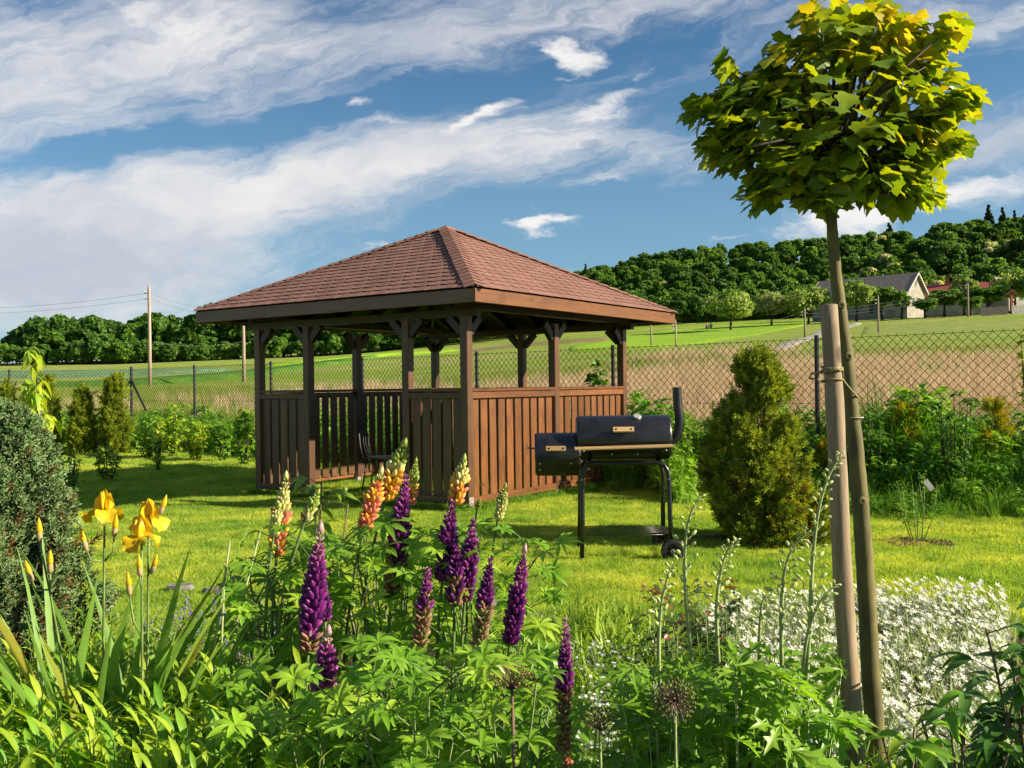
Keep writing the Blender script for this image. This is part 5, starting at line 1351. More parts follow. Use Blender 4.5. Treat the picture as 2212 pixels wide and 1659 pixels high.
def maple_leaf(seed):
    q = random.Random(seed)
    outl = [(0, 0), (.16, -.05), (.36, .0), (.48, .13), (.45, .24), (.44, .33), (.56, .43), (.57, .56), (.42, .61), (.32, .63), (.27, .74), (.14, .86), (0, 1.0)]
    L_ = [(-x, y) for x, y in outl[1:-1]][::-1]; pts_ = outl + L_
    V = [(0, .36, 0)]; cup = q.uniform(-.1, .35); dr = q.uniform(.1, .55); tw_ = q.uniform(-.2, .2)
    for (x, y) in pts_:
        x *= q.uniform(.92, 1.08); y += q.uniform(-.02, .02); z = cup * x * x - dr * y * y * .6 + tw_ * x * y + q.uniform(-.03, .03); V.append((x, y, z))
    V[0] = (0, .36, -dr * .36 ** 2 * .6 + .015)
    n_ = len(pts_); return T3(V, [(0, 1 + i, 1 + (i + 1) % n_) for i in range(n_)])
mlv = [maple_leaf(i) for i in range(6)]
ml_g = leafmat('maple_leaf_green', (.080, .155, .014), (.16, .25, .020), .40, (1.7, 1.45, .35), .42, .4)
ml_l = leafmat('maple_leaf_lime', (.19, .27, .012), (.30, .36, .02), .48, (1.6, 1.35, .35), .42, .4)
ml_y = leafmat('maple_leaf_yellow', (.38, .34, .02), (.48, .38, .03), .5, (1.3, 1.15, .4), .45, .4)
lm = [[tplmesh('leaf', t, m_) for t in mlv] for m_ in (ml_g, ml_l, ml_y)]
cand = []
for (X, Y_, r) in [(1805 + (x_ - 1805) * .90, 222 + (y_ - 235) * .94, r_ * .80) for x_, y_, r_ in blobs]:
    for k in range(int(128 * (r / 100) ** 1.35)):
        while True:
            a, b_, c_ = rnd.uniform(-1, 1), rnd.uniform(-1, 1), rnd.uniform(-1, 1)
            if .25 < a * a + b_ * b_ + c_ * c_ < 1: break
        p = at(X + a * r, Y_ + b_ * r, 2.8 + c_ * max(.14, r / 2025 * 2.8 * 1.4)); cand.append((p, a, b_, c_, X, Y_))
cand.sort(key=lambda c: c[0].y); B_ = Bake(); cc_ = at(1810, 260, 2.8)
for i, (p, a, b_, c_, X, Y_) in enumerate(cand):
    out = (p - cc_).normalized(); Yd = Vector((out.x * .8, out.y * .8, -.25 + rnd.gauss(0, .35))) + Vector((rnd.gauss(0, .4), rnd.gauss(0, .4), 0)); Z = Vector((out.x * .4, out.y * .5, 1.0)) + Vector((rnd.gauss(0, .35), rnd.gauss(0, .35), 0))
    Rm = frames(np.array([Yd]), np.array([Z])); h = (p.z - cc_.z) / .32
    pr_ = rnd.random(); k = 2 if pr_ < (.10 + .28 * max(0, h - .25)) * (1 if h > .2 else .25) else 1 if pr_ < .42 + .28 * max(0, h + .2) + (.15 if p.x > cc_.x + .12 else 0) else 0  # extra lime leaves on the right put the backlight into the colour
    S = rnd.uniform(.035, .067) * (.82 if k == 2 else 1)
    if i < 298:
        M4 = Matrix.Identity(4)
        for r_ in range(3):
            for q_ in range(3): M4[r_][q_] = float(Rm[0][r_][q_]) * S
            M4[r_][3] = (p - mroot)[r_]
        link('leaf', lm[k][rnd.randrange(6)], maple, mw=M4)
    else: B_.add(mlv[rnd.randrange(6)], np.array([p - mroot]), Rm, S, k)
o = B_.build('leaf_mass', [ml_g, ml_l, ml_y], maple); o['kind'] = 'stuff'
# rope
ropem = simple('old_rope', (.30, .26, .12), .9, .3, 120, bump=.5)
ra = at(1797, 805, 2.535); rope = thing('rope', 'greenish rope wound round the stake and looped to the maple trunk', 'rope', ra)
mb = MB()
def sc(y_):   # stake centre at a picture row
    f_ = (y_ - 660) / (1640 - 660); return stk_t.lerp(stk_b, f_)
for j, y_ in enumerate((797, 802, 806, 826)):
    c_ = sc(y_); rd = .0275; L_ = []
    for i in range(21):
        a = 2 * math.pi * i / 20; L_.append(c_ + Vector((math.cos(a) * rd, math.sin(a) * rd, .0035 * math.sin(a + j))) - ra)
    mb.tube(L_, .0028, 6, False)
mb.build('stake_loop', ropem, rope, smooth=True)
kn = sc(802) + Vector((-.005, -.031, 0)) - ra; mb = MB()
mb.tube([kn + Vector((-.012, .0, .003)), kn + Vector((-.004, -.006, -.004)), kn + Vector((.005, -.005, .005)), kn + Vector((.014, 0, -.002))], .0036, 6).tube([kn + Vector((.012, -.002, .006)), kn + Vector((.002, -.009, .0)), kn + Vector((-.01, -.004, -.006))], .0032, 6)
mb.build('knot', ropem, rope, smooth=True)
MB().tube([sc(805) + Vector((-.026, .006, -.002)) - ra, sc(805) + Vector((-.05, .02, -.006)) - ra, sc(812) + Vector((-.052, .03, -.01)) - ra, sc(815) + Vector((-.02, .04, -.01)) - ra], .0028, 6).build('loose_loop', ropem, rope, smooth=True)
tk = at(1836, 852, 2.80)
MB().tube([sc(806) + Vector((.024, -.014, 0)) - ra, at(1822, 822, 2.62) - ra, at(1838, 842, 2.72) - ra, at(1853, 858, 2.79) - ra, at(1850, 862, 2.82) - ra, at(1832, 862, 2.83) - ra, at(1822, 858, 2.80) - ra, at(1812, 836, 2.62) - ra, sc(812) + Vector((.02, .02, 0)) - ra], .0026, 6).build('trunk_sling', ropem, rope, smooth=True)
c_ = at(1846, 902, 2.8)
MB().tube([c_ - ra + Vector((math.cos(a / 10 * math.pi) * .0245, math.sin(a / 10 * math.pi) * .0245, .001 * a % .002)) for a in range(21)], .0018, 5, False).build('string_band', simple('pale_string', (.5, .48, .4), .8, .1, 50), rope, smooth=True)

# ================================================================== lupines
lup_leaf_m = leafmat('lupine_leaf', (.135, .285, .022), (.23, .39, .04), .5, (1.3, 1.4, .5), .38, .45)
lup_leaf_m2 = leafmat('lupine_leaf_light', (.22, .37, .025), (.33, .46, .045), .42, (1.25, 1.35, .5), .38, .45)
def palmate(n, L, Wd_, seed):
    q = random.Random(seed); parts_ = []
    for i in range(n):
        a = (i + .5) / n * 2 * math.pi * .94 + .19 - math.pi / 2 * 0; l = L * (1 - .28 * abs(math.cos((i + .5) / n * math.pi))) * q.uniform(.9, 1.05)
        tl = q.uniform(.02, .45); t = lance(l, Wd_, 5, .22, q.uniform(.2, .7), .58)
        Rz = np.array(Matrix.Rotation(-a + math.pi, 3, 'Z') @ Matrix.Rotation(tl, 3, 'X')); parts_.append(xf(t, Rz))
    return merge(*parts_)
pal = [palmate(9, .066, .0165, 1), palmate(10, .060, .0155, 2), palmate(8, .058, .016, 3), palmate(11, .07, .016, 4)]
pal_me = [[tplmesh('leaf', t, m_) for t in pal] for m_ in (lup_leaf_m, lup_leaf_m2)]
def floret_t(seed, kind='flower'):
    """pea flower: swollen wings curving up in front, upright standard behind"""
    if kind == 'flower':
        w_ = blob(7, 5, (.235, .50, .24)); w_ = (w_[0] + [0, .52, 0], w_[1], w_[2]); v = w_[0].copy(); v[:, 2] += .32 * v[:, 1] ** 2; w_ = (v, w_[1], w_[2])
        st = T3([(-.05, .02, 0), (.05, .02, 0), (-.40, .22, .36), (0, .12, .46), (.40, .22, .36), (-.30, .48, .78), (0, .36, .88), (.30, .48, .78)], [(0, 1, 3), (0, 3, 2), (1, 4, 3), (2, 3, 6, 5), (3, 4, 7, 6)])
        return merge(w_, st)
    if kind == 'bud': t = blob(6, 4, (.21, .5, .21)); return (t[0] + [0, .5, 0], t[1], t[2])
    t = blob(6, 4, (.24, .5, .16)); v = t[0] + [0, .5, 0]; v[:, 2] += .25 * v[:, 1] ** 2 + .08 * np.sin(v[:, 0] * 14 + v[:, 1] * 9); return v, t[1], t[2]
def fl_mat(name, ca, cb, rough=.45, trans=.2): return leafmat(name, ca, cb, trans, (1.3, .9, 1.0), rough, .35, g=1.08)
FM = {'purple': fl_mat('floret_purple', (.125, .012, .15), (.26, .026, .225)), 'dark': fl_mat('floret_dark_violet', (.075, .010, .105), (.13, .016, .145)),
      'magenta': fl_mat('floret_magenta', (.27, .03, .24), (.40, .09, .32)), 'pale': fl_mat('floret_pale_tip', (.50, .27, .34), (.55, .40, .30)),
      'pink': fl_mat('floret_salmon', (.74, .20, .14), (.80, .33, .19)), 'orange': fl_mat('floret_orange_yellow', (.74, .38, .05), (.76, .50, .06)),
      'cream': fl_mat('floret_cream_green', (.56, .54, .16), (.60, .60, .26)), 'green': fl_mat('bud_green', (.24, .34, .05), (.36, .44, .08)),
      'brown': fl_mat('withered_pod', (.22, .11, .06), (.34, .19, .11), .8, .08), 'podg': fl_mat('green_pod', (.16, .17, .05), (.26, .24, .09), .7, .1)}
TK = {'purple': 'flower', 'dark': 'flower', 'magenta': 'flower', 'pale': 'bud', 'pink': 'flower', 'orange': 'flower', 'cream': 'bud', 'green': 'bud', 'brown': 'pod', 'podg': 'pod'}
FT_ = {k: floret_t(0, k) for k in ('flower', 'bud', 'pod')}
STD = {'purple': 'magenta', 'dark': 'purple', 'magenta': 'pale', 'pink': 'orange', 'orange': 'pink'}
def fl_mesh(k):
    t = FT_[TK[k]]; nm = 'floret' if TK[k] == 'flower' else 'flower_bud' if TK[k] == 'bud' else 'seed_pod'
    if k not in STD: return tplmesh(nm, t, FM[k])
    nw = 42; mi = np.concatenate([(f.min(axis=1) >= nw).astype(int) for f in (t[1], t[2]) if len(f)])
    return np_mesh(nm, t[0], [f for f in (t[1], t[2]) if len(f)], [FM[k], FM[STD[k]]], None, mi)
FME = {k: fl_mesh(k) for k in FM}
lstem = simple('lupine_stem', (.13, .20, .045), .6, .3, 30)
def bez(a, b_, c, t): return a * (1 - t) ** 2 + b_ * 2 * t * (1 - t) + c * t * t
def lupine(lab, tx, ty, bx, by, d, wpx, stages, nleaf=7, seed=0, group=None):
    """flowering stem; (tx,ty)-(bx,by) are the spike's top and bottom, stages = [(upto, kinds)] from the top"""
    q = random.Random(seed); top = at(tx, ty, d); bot = at(bx, by, d + q.uniform(-.02, .02)); ax = bot - top
    gx = bot.x + (ax.x / max(-ax.z, .05)) * bot.z * .25 + q.uniform(-.06, .06); gy = bot.y + q.uniform(.0, .12); base_ = Vector((gx, gy, 0))
    t_ = thing('lupine', lab, 'flower', base_, 0, group); z0 = base_
    ctrl = bot - ax.normalized() * -.0 + Vector((0, 0, 0)) + (ax.normalized()) * bot.z * .4
    ctrl.z = bot.z * .55; pts = [bez(base_, ctrl, bot, i / 8) - z0 for i in range(9)]; nrm = [.0052 - .0008 * i / 8 for i in range(9)]
    MB().tube(pts + [top - z0], nrm + [.0018], 7).build('stem', lstem, t_, smooth=True)
    sp = thing('flower_spike', None, None); sp.parent = t_; L = ax.length; W_ = wpx * 1.26 / 2025 * d / 2; Ad = ax.normalized(); e1 = Ad.orthogonal().normalized(); e2 = Ad.cross(e1)
    per = 9; step = W_ * .36; nwh = int(L / step); ph = 0
    for i in range(nwh):
        f_ = (i + .5) / nwh; taper = min(1., .24 + 1.55 * f_) * (1 - .12 * max(0, f_ - .7) / .3)
        kinds_ = [k for u, k in stages if f_ <= u][0]; kk = per if f_ > .18 else 6; ph += .45
        for j in range(kk):
            knd = q.choice(kinds_); tk = TK[knd]
            if tk == 'pod' and q.random() < .22: continue
            if tk == 'flower' and q.random() < .08: continue
            a = 2 * math.pi * (j + ph + q.uniform(-.13, .13)) / kk; rad = e1 * math.cos(a) + e2 * math.sin(a)
            upw = (-Ad) * (.95 if tk == 'bud' else .35 if tk == 'flower' else .55); Yd = (rad * (.55 if tk == 'bud' else 1) + upw * (.8 + q.uniform(-.25, .2))).normalized()
            Rm = frames(np.array([Yd]), np.array([-Ad * 1. - rad * .1]))[0]; S = W_ * taper * ({'bud': .95, 'flower': .78, 'pod': .85}[tk]) * q.uniform(.82, 1.12)
            p = top + ax * (f_ + q.uniform(-.25, .25) / nwh) + rad * .002 - z0; M4 = Matrix.Identity(4)
            for r_ in range(3):
                for c_ in range(3): M4[r_][c_] = float(Rm[r_][c_]) * S
                M4[r_][3] = p[r_]
            link({'bud': 'flower_bud', 'flower': 'floret', 'pod': 'seed_pod'}[tk], FME[knd], sp, mw=M4)
    if stages[0][1][0] in ('green', 'cream', 'pale'):
        MB().lathe([(.001, -.004), (W_ * .22, .0), (W_ * .15, W_ * .3), (.0008, W_ * .55)], 7, Matrix((e1, e2, -Ad)).transposed(), top - z0).build('tip', FM[stages[0][1][0]], sp, smooth=True)
    place_leaves(t_, z0, [(bez(base_, ctrl, bot, .28 + .52 * (i + .5) / nleaf), q.random() * 6.28) for i in range(nleaf)], q)
    return t_
def place_leaves(t_, z0, spots, q, sz=1.0):
    mb = MB()
    for (P, a) in spots:
        l = q.uniform(.06, .15) * sz; c_ = P + Vector((math.cos(a) * l, math.sin(a) * l, l * q.uniform(.25, .75))); mb.tube([P - z0, P.lerp(c_, .5) + Vector((0, 0, .012)) - z0, c_ - z0], [.0022, .0018, .0014], 4)
        Z = Vector((math.cos(a) * .35 + q.gauss(0, .18), math.sin(a) * .35 + q.gauss(0, .18) - .5, 1)); Rm = frames(np.array([[math.cos(a), math.sin(a), .1]]), np.array([Z]))[0]; S = q.uniform(.75, 1.25) * sz
        M4 = Matrix.Identity(4)
        for r_ in range(3):
            for cc in range(3): M4[r_][cc] = float(Rm[r_][cc]) * S
            M4[r_][3] = (c_ - z0)[r_]
        link('leaf', pal_me[0 if q.random() < .62 else 1][q.randrange(4)], t_, mw=M4)
    mb.build('leaf_stalks', lstem, t_, smooth=True)['kind'] = 'stuff'
PU = [(.10, ['magenta', 'pale']), (.35, ['purple', 'magenta', 'purple']), (.78, ['purple', 'purple', 'dark']), (1., ['dark', 'brown'])]
lupine('largest plump purple lupine spike with pale tip, at the left of the group', 692, 1146, 665, 1418, 2.50, 62, [(.09, ['pale']), (.3, ['magenta', 'purple']), (.80, ['purple', 'purple', 'purple', 'dark']), (.9, ['dark', 'brown']), (1., ['brown'])], 8, 1)
lupine('short purple lupine spike with pale tip low in front of the tallest left purple one', 709, 1368, 694, 1528, 2.30, 60, [(.13, ['pale']), (.6, ['magenta', 'purple']), (1., ['purple', 'magenta'])], 9, 2)
lupine('small purple lupine spike half hidden behind the largest left one', 700, 1268, 702, 1345, 2.62, 34, [(1., ['purple', 'dark'])], 5, 3)
lupine('leaning purple lupine spike with brown lower third before the open gazebo bay', 878, 1026, 845, 1300, 2.80, 56, [(.35, ['purple', 'magenta']), (.62, ['purple', 'dark']), (.70, ['dark', 'brown']), (1., ['brown', 'brown', 'podg'])], 8, 4)
lupine('purple lupine spike directly below the near gazebo corner, left of the three standing close', 978, 1082, 955, 1258, 2.75, 50, [(.3, ['purple', 'magenta']), (1., ['purple', 'dark'])], 7, 5)
lupine('purple lupine spike right of the near gazebo corner, highest of the right pair', 1022, 1120, 1003, 1305, 2.70, 48, [(.3, ['purple', 'magenta']), (.85, ['purple', 'dark']), (1., ['brown', 'dark'])], 6, 6)
lupine('dark lupine spike squeezed between two purple ones, browned below', 986, 1178, 982, 1315, 2.66, 50, [(.55, ['dark', 'purple']), (1., ['brown', 'dark', 'brown'])], 6, 7)
lupine('half withered lupine with few purple florets above and brown pods below, centre of the group', 925, 1226, 904, 1418, 2.45, 46, [(.25, ['purple', 'magenta']), (.5, ['dark', 'purple', 'brown']), (1., ['brown', 'brown', 'podg'])], 8, 8)
lupine('half withered lupine with purple top and brown pods, between centre and the tall right spike', 1060, 1206, 1033, 1408, 2.48, 46, [(.45, ['purple', 'dark']), (.6, ['dark', 'brown']), (1., ['brown', 'podg'])], 8, 9)
lupine('bright purple lupine spike with creamy tip leaning right, below the grill firebox', 1133, 1190, 1101, 1395, 2.50, 48, [(.13, ['pale']), (.4, ['magenta', 'purple']), (1., ['purple', 'purple', 'dark'])], 7, 10)
lupine('separate purple lupine spike at the right end, lower half only seed pods', 1222, 1336, 1217, 1632, 2.20, 46, [(.10, ['magenta']), (.5, ['purple', 'magenta', 'dark']), (.55, ['dark', 'brown']), (1., ['brown', 'podg', 'brown'])], 6, 11)
OR = lambda g, m_: [(g, ['green', 'cream']), (m_, ['orange', 'cream', 'orange']), (1., ['pink', 'pink', 'orange'])]
lupine('salmon pink lupine with cream-green tip, furthest left behind the others', 617, 1032, 597, 1205, 2.95, 48, [(.32, ['cream', 'cream']), (.45, ['orange', 'cream']), (1., ['pink', 'pink', 'orange'])], 6, 12)
lupine('short pale yellow-green lupine in front of the salmon one at the left', 602, 1096, 590, 1165, 2.85, 36, [(.3, ['green', 'cream']), (1., ['cream'])], 5, 13)
lupine('unopened green and beige lupine spike leaning right, between salmon and purple ones', 686, 1066, 656, 1132, 2.85, 34, [(.5, ['green']), (1., ['green', 'cream', 'brown'])], 5, 14)
lupine('largest orange lupine with long green tip bent to the right, top of the group', 872, 962, 830, 1086, 2.98, 56, [(.40, ['green']), (.62, ['cream', 'orange']), (1., ['orange', 'pink', 'orange'])], 6, 15)
lupine('salmon and yellow lupine left of the largest orange one', 822, 1022, 786, 1146, 2.92, 48, [(.22, ['cream', 'green']), (.5, ['orange', 'pink']), (1., ['pink', 'pink', 'orange'])], 6, 16)
lupine('narrow green-tipped orange lupine partly behind the leaning purple spike', 898, 998, 884, 1094, 3.0, 32, [(.5, ['green']), (.7, ['cream', 'orange']), (1., ['orange', 'pink'])], 5, 17)
lupine('orange lupine with curved yellow-green tip in front of the near gazebo corner', 1002, 994, 984, 1092, 2.95, 46, [(.38, ['green', 'cream']), (.62, ['cream', 'orange']), (1., ['orange', 'pink', 'orange'])], 6, 18)
lupine('pale yellow-green unopened lupine right of the gazebo corner', 1091, 1052, 1075, 1126, 2.9, 30, [(.5, ['green', 'cream']), (1., ['cream'])], 6, 19)
lupine('tiny green lupine tip beside the pale yellow-green one', 1036, 1080, 1031, 1102, 3.0, 14, [(1., ['green'])], 4, 20)
lupine('small pink lupine tip at the bottom picture edge between two allium heads', 1228 + 0, 1625, 1222, 1672, 2.12, 26, [(.6, ['pink', 'brown']), (1., ['brown', 'podg'])], 3, 21)
# leafy lupine plants that carry no flowers
for i, (X0_, X1_, Y0_, Y1_, d, n, lab) in enumerate([
    (560, 740, 1185, 1420, 2.95, 62, 'leafy flowerless lupine plant left behind the purple spikes'), (740, 940, 1190, 1420, 2.95, 66, 'leafy flowerless lupine plant in the middle of the group, behind'),
    (930, 1150, 1170, 1420, 2.92, 62, 'leafy flowerless lupine plant right behind the purple spikes'), (560, 800, 1500, 1720, 2.28, 50, 'dark leafy lupine plant in front below the short purple spike'),
    (780, 1010, 1470, 1700, 2.20, 64, 'lupine plant with large star-shaped leaves at the bottom centre'), (1000, 1190, 1470, 1700, 2.25, 48, 'lupine plant with star-shaped leaves right of the bottom centre')]):
    q = random.Random(100 + i); b0 = at((X0_ + X1_) / 2, 1500, d); z0 = Vector((b0.x, b0.y + .05, 0)); t_ = thing('lupine_plant', lab, 'plant', z0); spots = []; mb = MB()
    for k in range(n):
        p = at(q.uniform(X0_, X1_), q.uniform(Y0_, Y1_), d + q.uniform(-.22, .25)); p.z = max(p.z, .12); spots.append((p, q.random() * 6.28))
        if k % 3 == 0: mb.tube([Vector((q.uniform(-.06, .06), q.uniform(-.05, .05), 0)), (p - z0) * .5 + Vector((0, 0, .05)), p - z0], [.0042, .0034, .0022], 5)
    mb.build('stems', lstem, t_, smooth=True)['kind'] = 'stuff'; place_leaves(t_, z0, spots, q)

# ================================================================== lush foliage of the bed (uncountable)
lan = lance(1., .22, 5, .2, .3, .45, .05); lan2 = lance(1., .30, 5, .25, .5, .4)
ph1 = leafmat('perennial_leaf', (.10, .245, .018), (.19, .35, .03), .42, (1.3, 1.35, .45), .42, .35)
ph2 = leafmat('perennial_leaf_light', (.24, .36, .025), (.35, .45, .04), .48, (1.2, 1.25, .45), .42, .35)
def stems_bed(name, lab, cat, n, xr, yr, h0, h1, tpl, ls, mats, nl, seed, cond=None, up_=1.15, zf=None, frac=.4, sr=.0022):
    q = np.random.default_rng(seed); B_ = Bake(); P = []; Y = []; Z = []; S = []; mi = []; st = MB(); st_b = []
    k = 0
    while k < n:
        y = q.uniform(*yr); x = q.uniform(*xr) * y
        if cond and not cond(x, y): continue
        k += 1; h = q.uniform(h0, h1) * (zf(x, y) if zf else 1); ln = q.normal(size=2) * .10 * h; tip = np.array([x + ln[0], y + ln[1], h]); bs_ = np.array([x, y, 0.]); mm = (q.random() < frac)
        st.tube([bs_, (bs_ + tip) / 2 + np.array([ln[0] * .2, ln[1] * .2, 0]), tip], [sr, sr * .8, sr * .5], 4, False)
        for j in range(nl):
            f = (.25 + .75 * (j + q.random()) / nl); a = j * 2.4 + q.random(); sz = ls * (.55 + .6 * q.random()) * (1 if f < .9 else .7)
            P.append(bs_ + (tip - bs_) * f); u_ = up_ * (.35 + f) + q.normal() * .2; Y.append([math.cos(a), math.sin(a), u_]); Z.append([-math.cos(a) * u_ + q.normal() * .25, -math.sin(a) * u_ + q.normal() * .25, 1.]); S.append(sz); mi.append((q.random() < (.55 if f > .8 else .12)) if not mm else q.random() < .6)
    P, Y, Z, S, mi = map(np.array, (P, Y, Z, S, mi)); Rm = frames(Y, Z)
    for j in (0, 1):
        s = mi == bool(j); B_.add(tpl, P[s], Rm[s], S[s], j)
    B_.addmb(st, 2); o = B_.build(name, [*mats, stemg]); tag(o, lab, cat, kind='stuff'); return o
stems_bed('leafy_perennials', 'dense bright green lance-leaved perennials filling the lower left corner', 'plants', 420, (-.60, -.235), (1.95, 3.0), .40, .60, lan, .115, [ph1, ph2], 15, 201, zf=lambda x, y: 1.0 - .10 * (y - 2))
stems_bed('leafy_perennials', 'low mixed leafy growth under the lupines', 'plants', 260, (-.26, .06), (2.0, 3.3), .25, .48, lan2, .075, [ph1, lup_leaf_m], 12, 202)
stems_bed('leafy_perennials', 'low leafy growth between lupines and white flowers', 'plants', 150, (.02, .32), (2.7, 4.3), .10, .26, lan2, .055, [ph2, ph1], 10, 203)
stems_bed('leafy_perennials', 'narrow leaved growth behind the irises', 'plants', 200, (-.50, -.2), (3.0, 4.4), .18, .36, lan, .075, [ph1, ph2], 12, 204)
stems_bed('leafy_perennials', 'leafy growth at the foot of the stake and maple', 'plants', 110, (.30, .62), (2.1, 2.7), .12, .26, lan2, .07, [ph1, ph2], 10, 205)
stems_bed('leafy_perennials', 'low lime green growth at the lawn edge left of the rose', 'plants', 130, (-.02, .22), (3.9, 5.1), .04, .10, lan2, .05, [ph2, ph1], 9, 206, frac=.8)
# grass in the bed
bsrc = [tuft_src('bed_tuft', g_long, 22, .05, .26, .0055, lean=.9, seg=4) for _ in range(3)]
n = 340; y = 2.1 + 1.6 * rng.random(n); x = (-.6 + 1.2 * rng.random(n)) * y; kp = ~((x > .75) & (y > 3.0) & (x < 2.5)); x, y = x[kp], y[kp]; n = len(x)
scatter('bed_grass', bsrc, np.stack([x, y, 0 * x + .02], 1), rng.random(n) * 6.28, .6 + .8 * rng.random(n), rng.integers(0, 3, n), 'wild grass blades growing between the flowers', 'grass')
# peony behind the lupines (upper left of the group), buds on top
pe_l = leafmat('peony_leaf_light', (.16, .26, .035), (.24, .34, .06), .42, (1.25, 1.3, .5), .4, .4); pe_d = leafmat('peony_leaf_dark', (.045, .125, .018), (.080, .18, .026), .3, (1.3, 1.4, .5), .35, .5)
pl = lance(1., .30, 6, .22, .7, .42)
def peony(lab, px_, d, toprow, W_, mats, n, size, seed, buds=2, stems=6):
    p0 = at(px_, 1500, d); base_ = Vector((p0.x, p0.y, 0)); H = at(px_, toprow, d).z
    q = random.Random(seed); t_ = thing('peony', lab, 'plant', base_); mb = MB(); ms = [tplmesh('leaf', pl, m_) for m_ in mats]; cnt = 0
    for i in range(stems):
        a = i * 2.4 + q.random(); h = H * q.uniform(.8, 1) if i else H; tip = Vector((math.cos(a) * W_ * q.uniform(.3, 1) * (i > 0), math.sin(a) * W_ * .8 * q.uniform(.3, 1) * (i > 0), h)); md = tip * .5 + Vector((math.cos(a), math.sin(a), 0)) * -.03
        mb.tube([(0, 0, 0), md, tip], [.006, .0045, .003], 6)
        for k in range(max(1, n // (stems * 3))):
            f_ = .42 + .58 * (k + q.random()) / max(1, n // (stems * 3)); P = bez(Vector((0, 0, 0)), md, tip, min(f_, .99)); b_ = q.random() * 6.28; l = size * .5; c_ = P + Vector((math.cos(b_) * l, math.sin(b_) * l, l * .5)); mb.tube([P, c_], [.0022, .0014], 4)
            for s in (-.75, 0, .75):
                Rm = frames(np.array([[math.cos(b_ + s), math.sin(b_ + s), q.uniform(-.1, .6)]]), np.array([[q.gauss(0, .25), q.gauss(0, .25) - .1, 1.]]))[0]; S = size * q.uniform(.75, 1.15) * (1 if s == 0 else .85); M4 = Matrix.Identity(4)
                for r_ in range(3):
                    for cc in range(3): M4[r_][cc] = float(Rm[r_][cc]) * S
                    M4[r_][3] = c_[r_]
                link('leaf', ms[0 if q.random() < .7 else 1], t_, mw=M4)
    mb.build('stems', simple('peony_stem', (.17, .12, .045), .5, .3, 20), t_, smooth=True)['kind'] = 'stuff'
    for i in range(buds):
        a = i * 2.1; MB().lathe([(.001, -.008), (.008, -.004), (.0095, .003), (.006, .010), (.001, .013)], 9).build('bud', FM['green'], t_, loc=(math.cos(a) * W_ * .5, math.sin(a) * W_ * .4, H * .97), smooth=True)
    return t_
peony('light green peony plant with round buds behind the left lupines', 700, 3.25, 1040, .16, [pe_l, lme], 120, .10, 301, 3, 8)
peony('light green peony plant behind the leaning purple lupine', 800, 3.3, 1110, .18, [pe_l, ph2], 100, .09, 302, 1, 7)
peony('fresh green peony plant left of the salmon lupine', 590, 3.1, 1150, .15, [ph2, ph1], 90, .085, 303, 0, 6)
peony('large dark green peony plant filling the lower right corner', 2222, 2.30, 1300, .12, [pe_d, pe_d], 190, .105, 304, 0, 8)
peony('dark green broad-leaved peony plant at the bottom right of the maple trunk', 2090, 2.25, 1490, .12, [pe_d, ph1], 110, .095, 305, 0, 6)
peony('low broad-leaved plant with yellowish leaf edges at the bottom right', 1975, 2.15, 1570, .14, [ph1, ph2], 60, .10, 306, 0, 5)

# ================================================================== irises
ir_y = leafmat('iris_petal', (.84, .56, .015), (.85, .64, .03), .4, (1.05, .95, .5), .45, .3, g=1.); ir_o = leafmat('iris_petal_deep', (.80, .36, .02), (.84, .42, .03), .4, (1.1, 1., .5), .45, .3, g=1.)
papr = leafmat('papery_sheath', (.34, .26, .13), (.42, .32, .18), .3, (1.2, 1.1, .8), .7, .2); irs = leafmat('iris_leaf', (.125, .245, .035), (.20, .34, .05), .38, (1.25, 1.3, .5), .45, .35, cc=(.42, .38, .05))
def petal(L, Wd_, bend, cup, ruff, seed):
    q = random.Random(seed); nu, nv = 7, 5; V = []; F = []; y = z = 0; an = 1.15
    for i in range(nu + 1):
        t = i / nu; w = Wd_ * (.18 + 1.05 * math.sin(math.pi * min(1, t ** .8 * .80 + .02)) ** 1.1) / 2
        for j in range(nv):
            s = (j / (nv - 1) - .5) * 2; V.append((s * w, y, z + cup * s * s * w * 1.2 + ruff * math.sin(s * 5 + t * 9) * t * w * .5))
        y += math.cos(an) * L / nu; z += math.sin(an) * L / nu; an += bend / nu
    for i in range(nu):
        for j in range(nv - 1): a = i * nv + j; F.append((a, a + 1, a + nv + 1, a + nv))
    return T3(V, F)
st_me = [tplmesh('standard_petal', petal(.060, .054, 1.05, -.5, .7, i), ir_y) for i in range(3)]
fa_me = [tplmesh('fall_petal', petal(.074, .056, -1.95, .2, .75, i), ir_y) for i in range(3)]
bud_me = None
def spindle(L, r, k=9): return [(.0006, 0)] + [(r * math.sin(math.pi * min(1, .12 + .88 * t)) ** .8 + .0006, L * t) for t in (.12, .3, .5, .7, .88)] + [(.0006, L)]
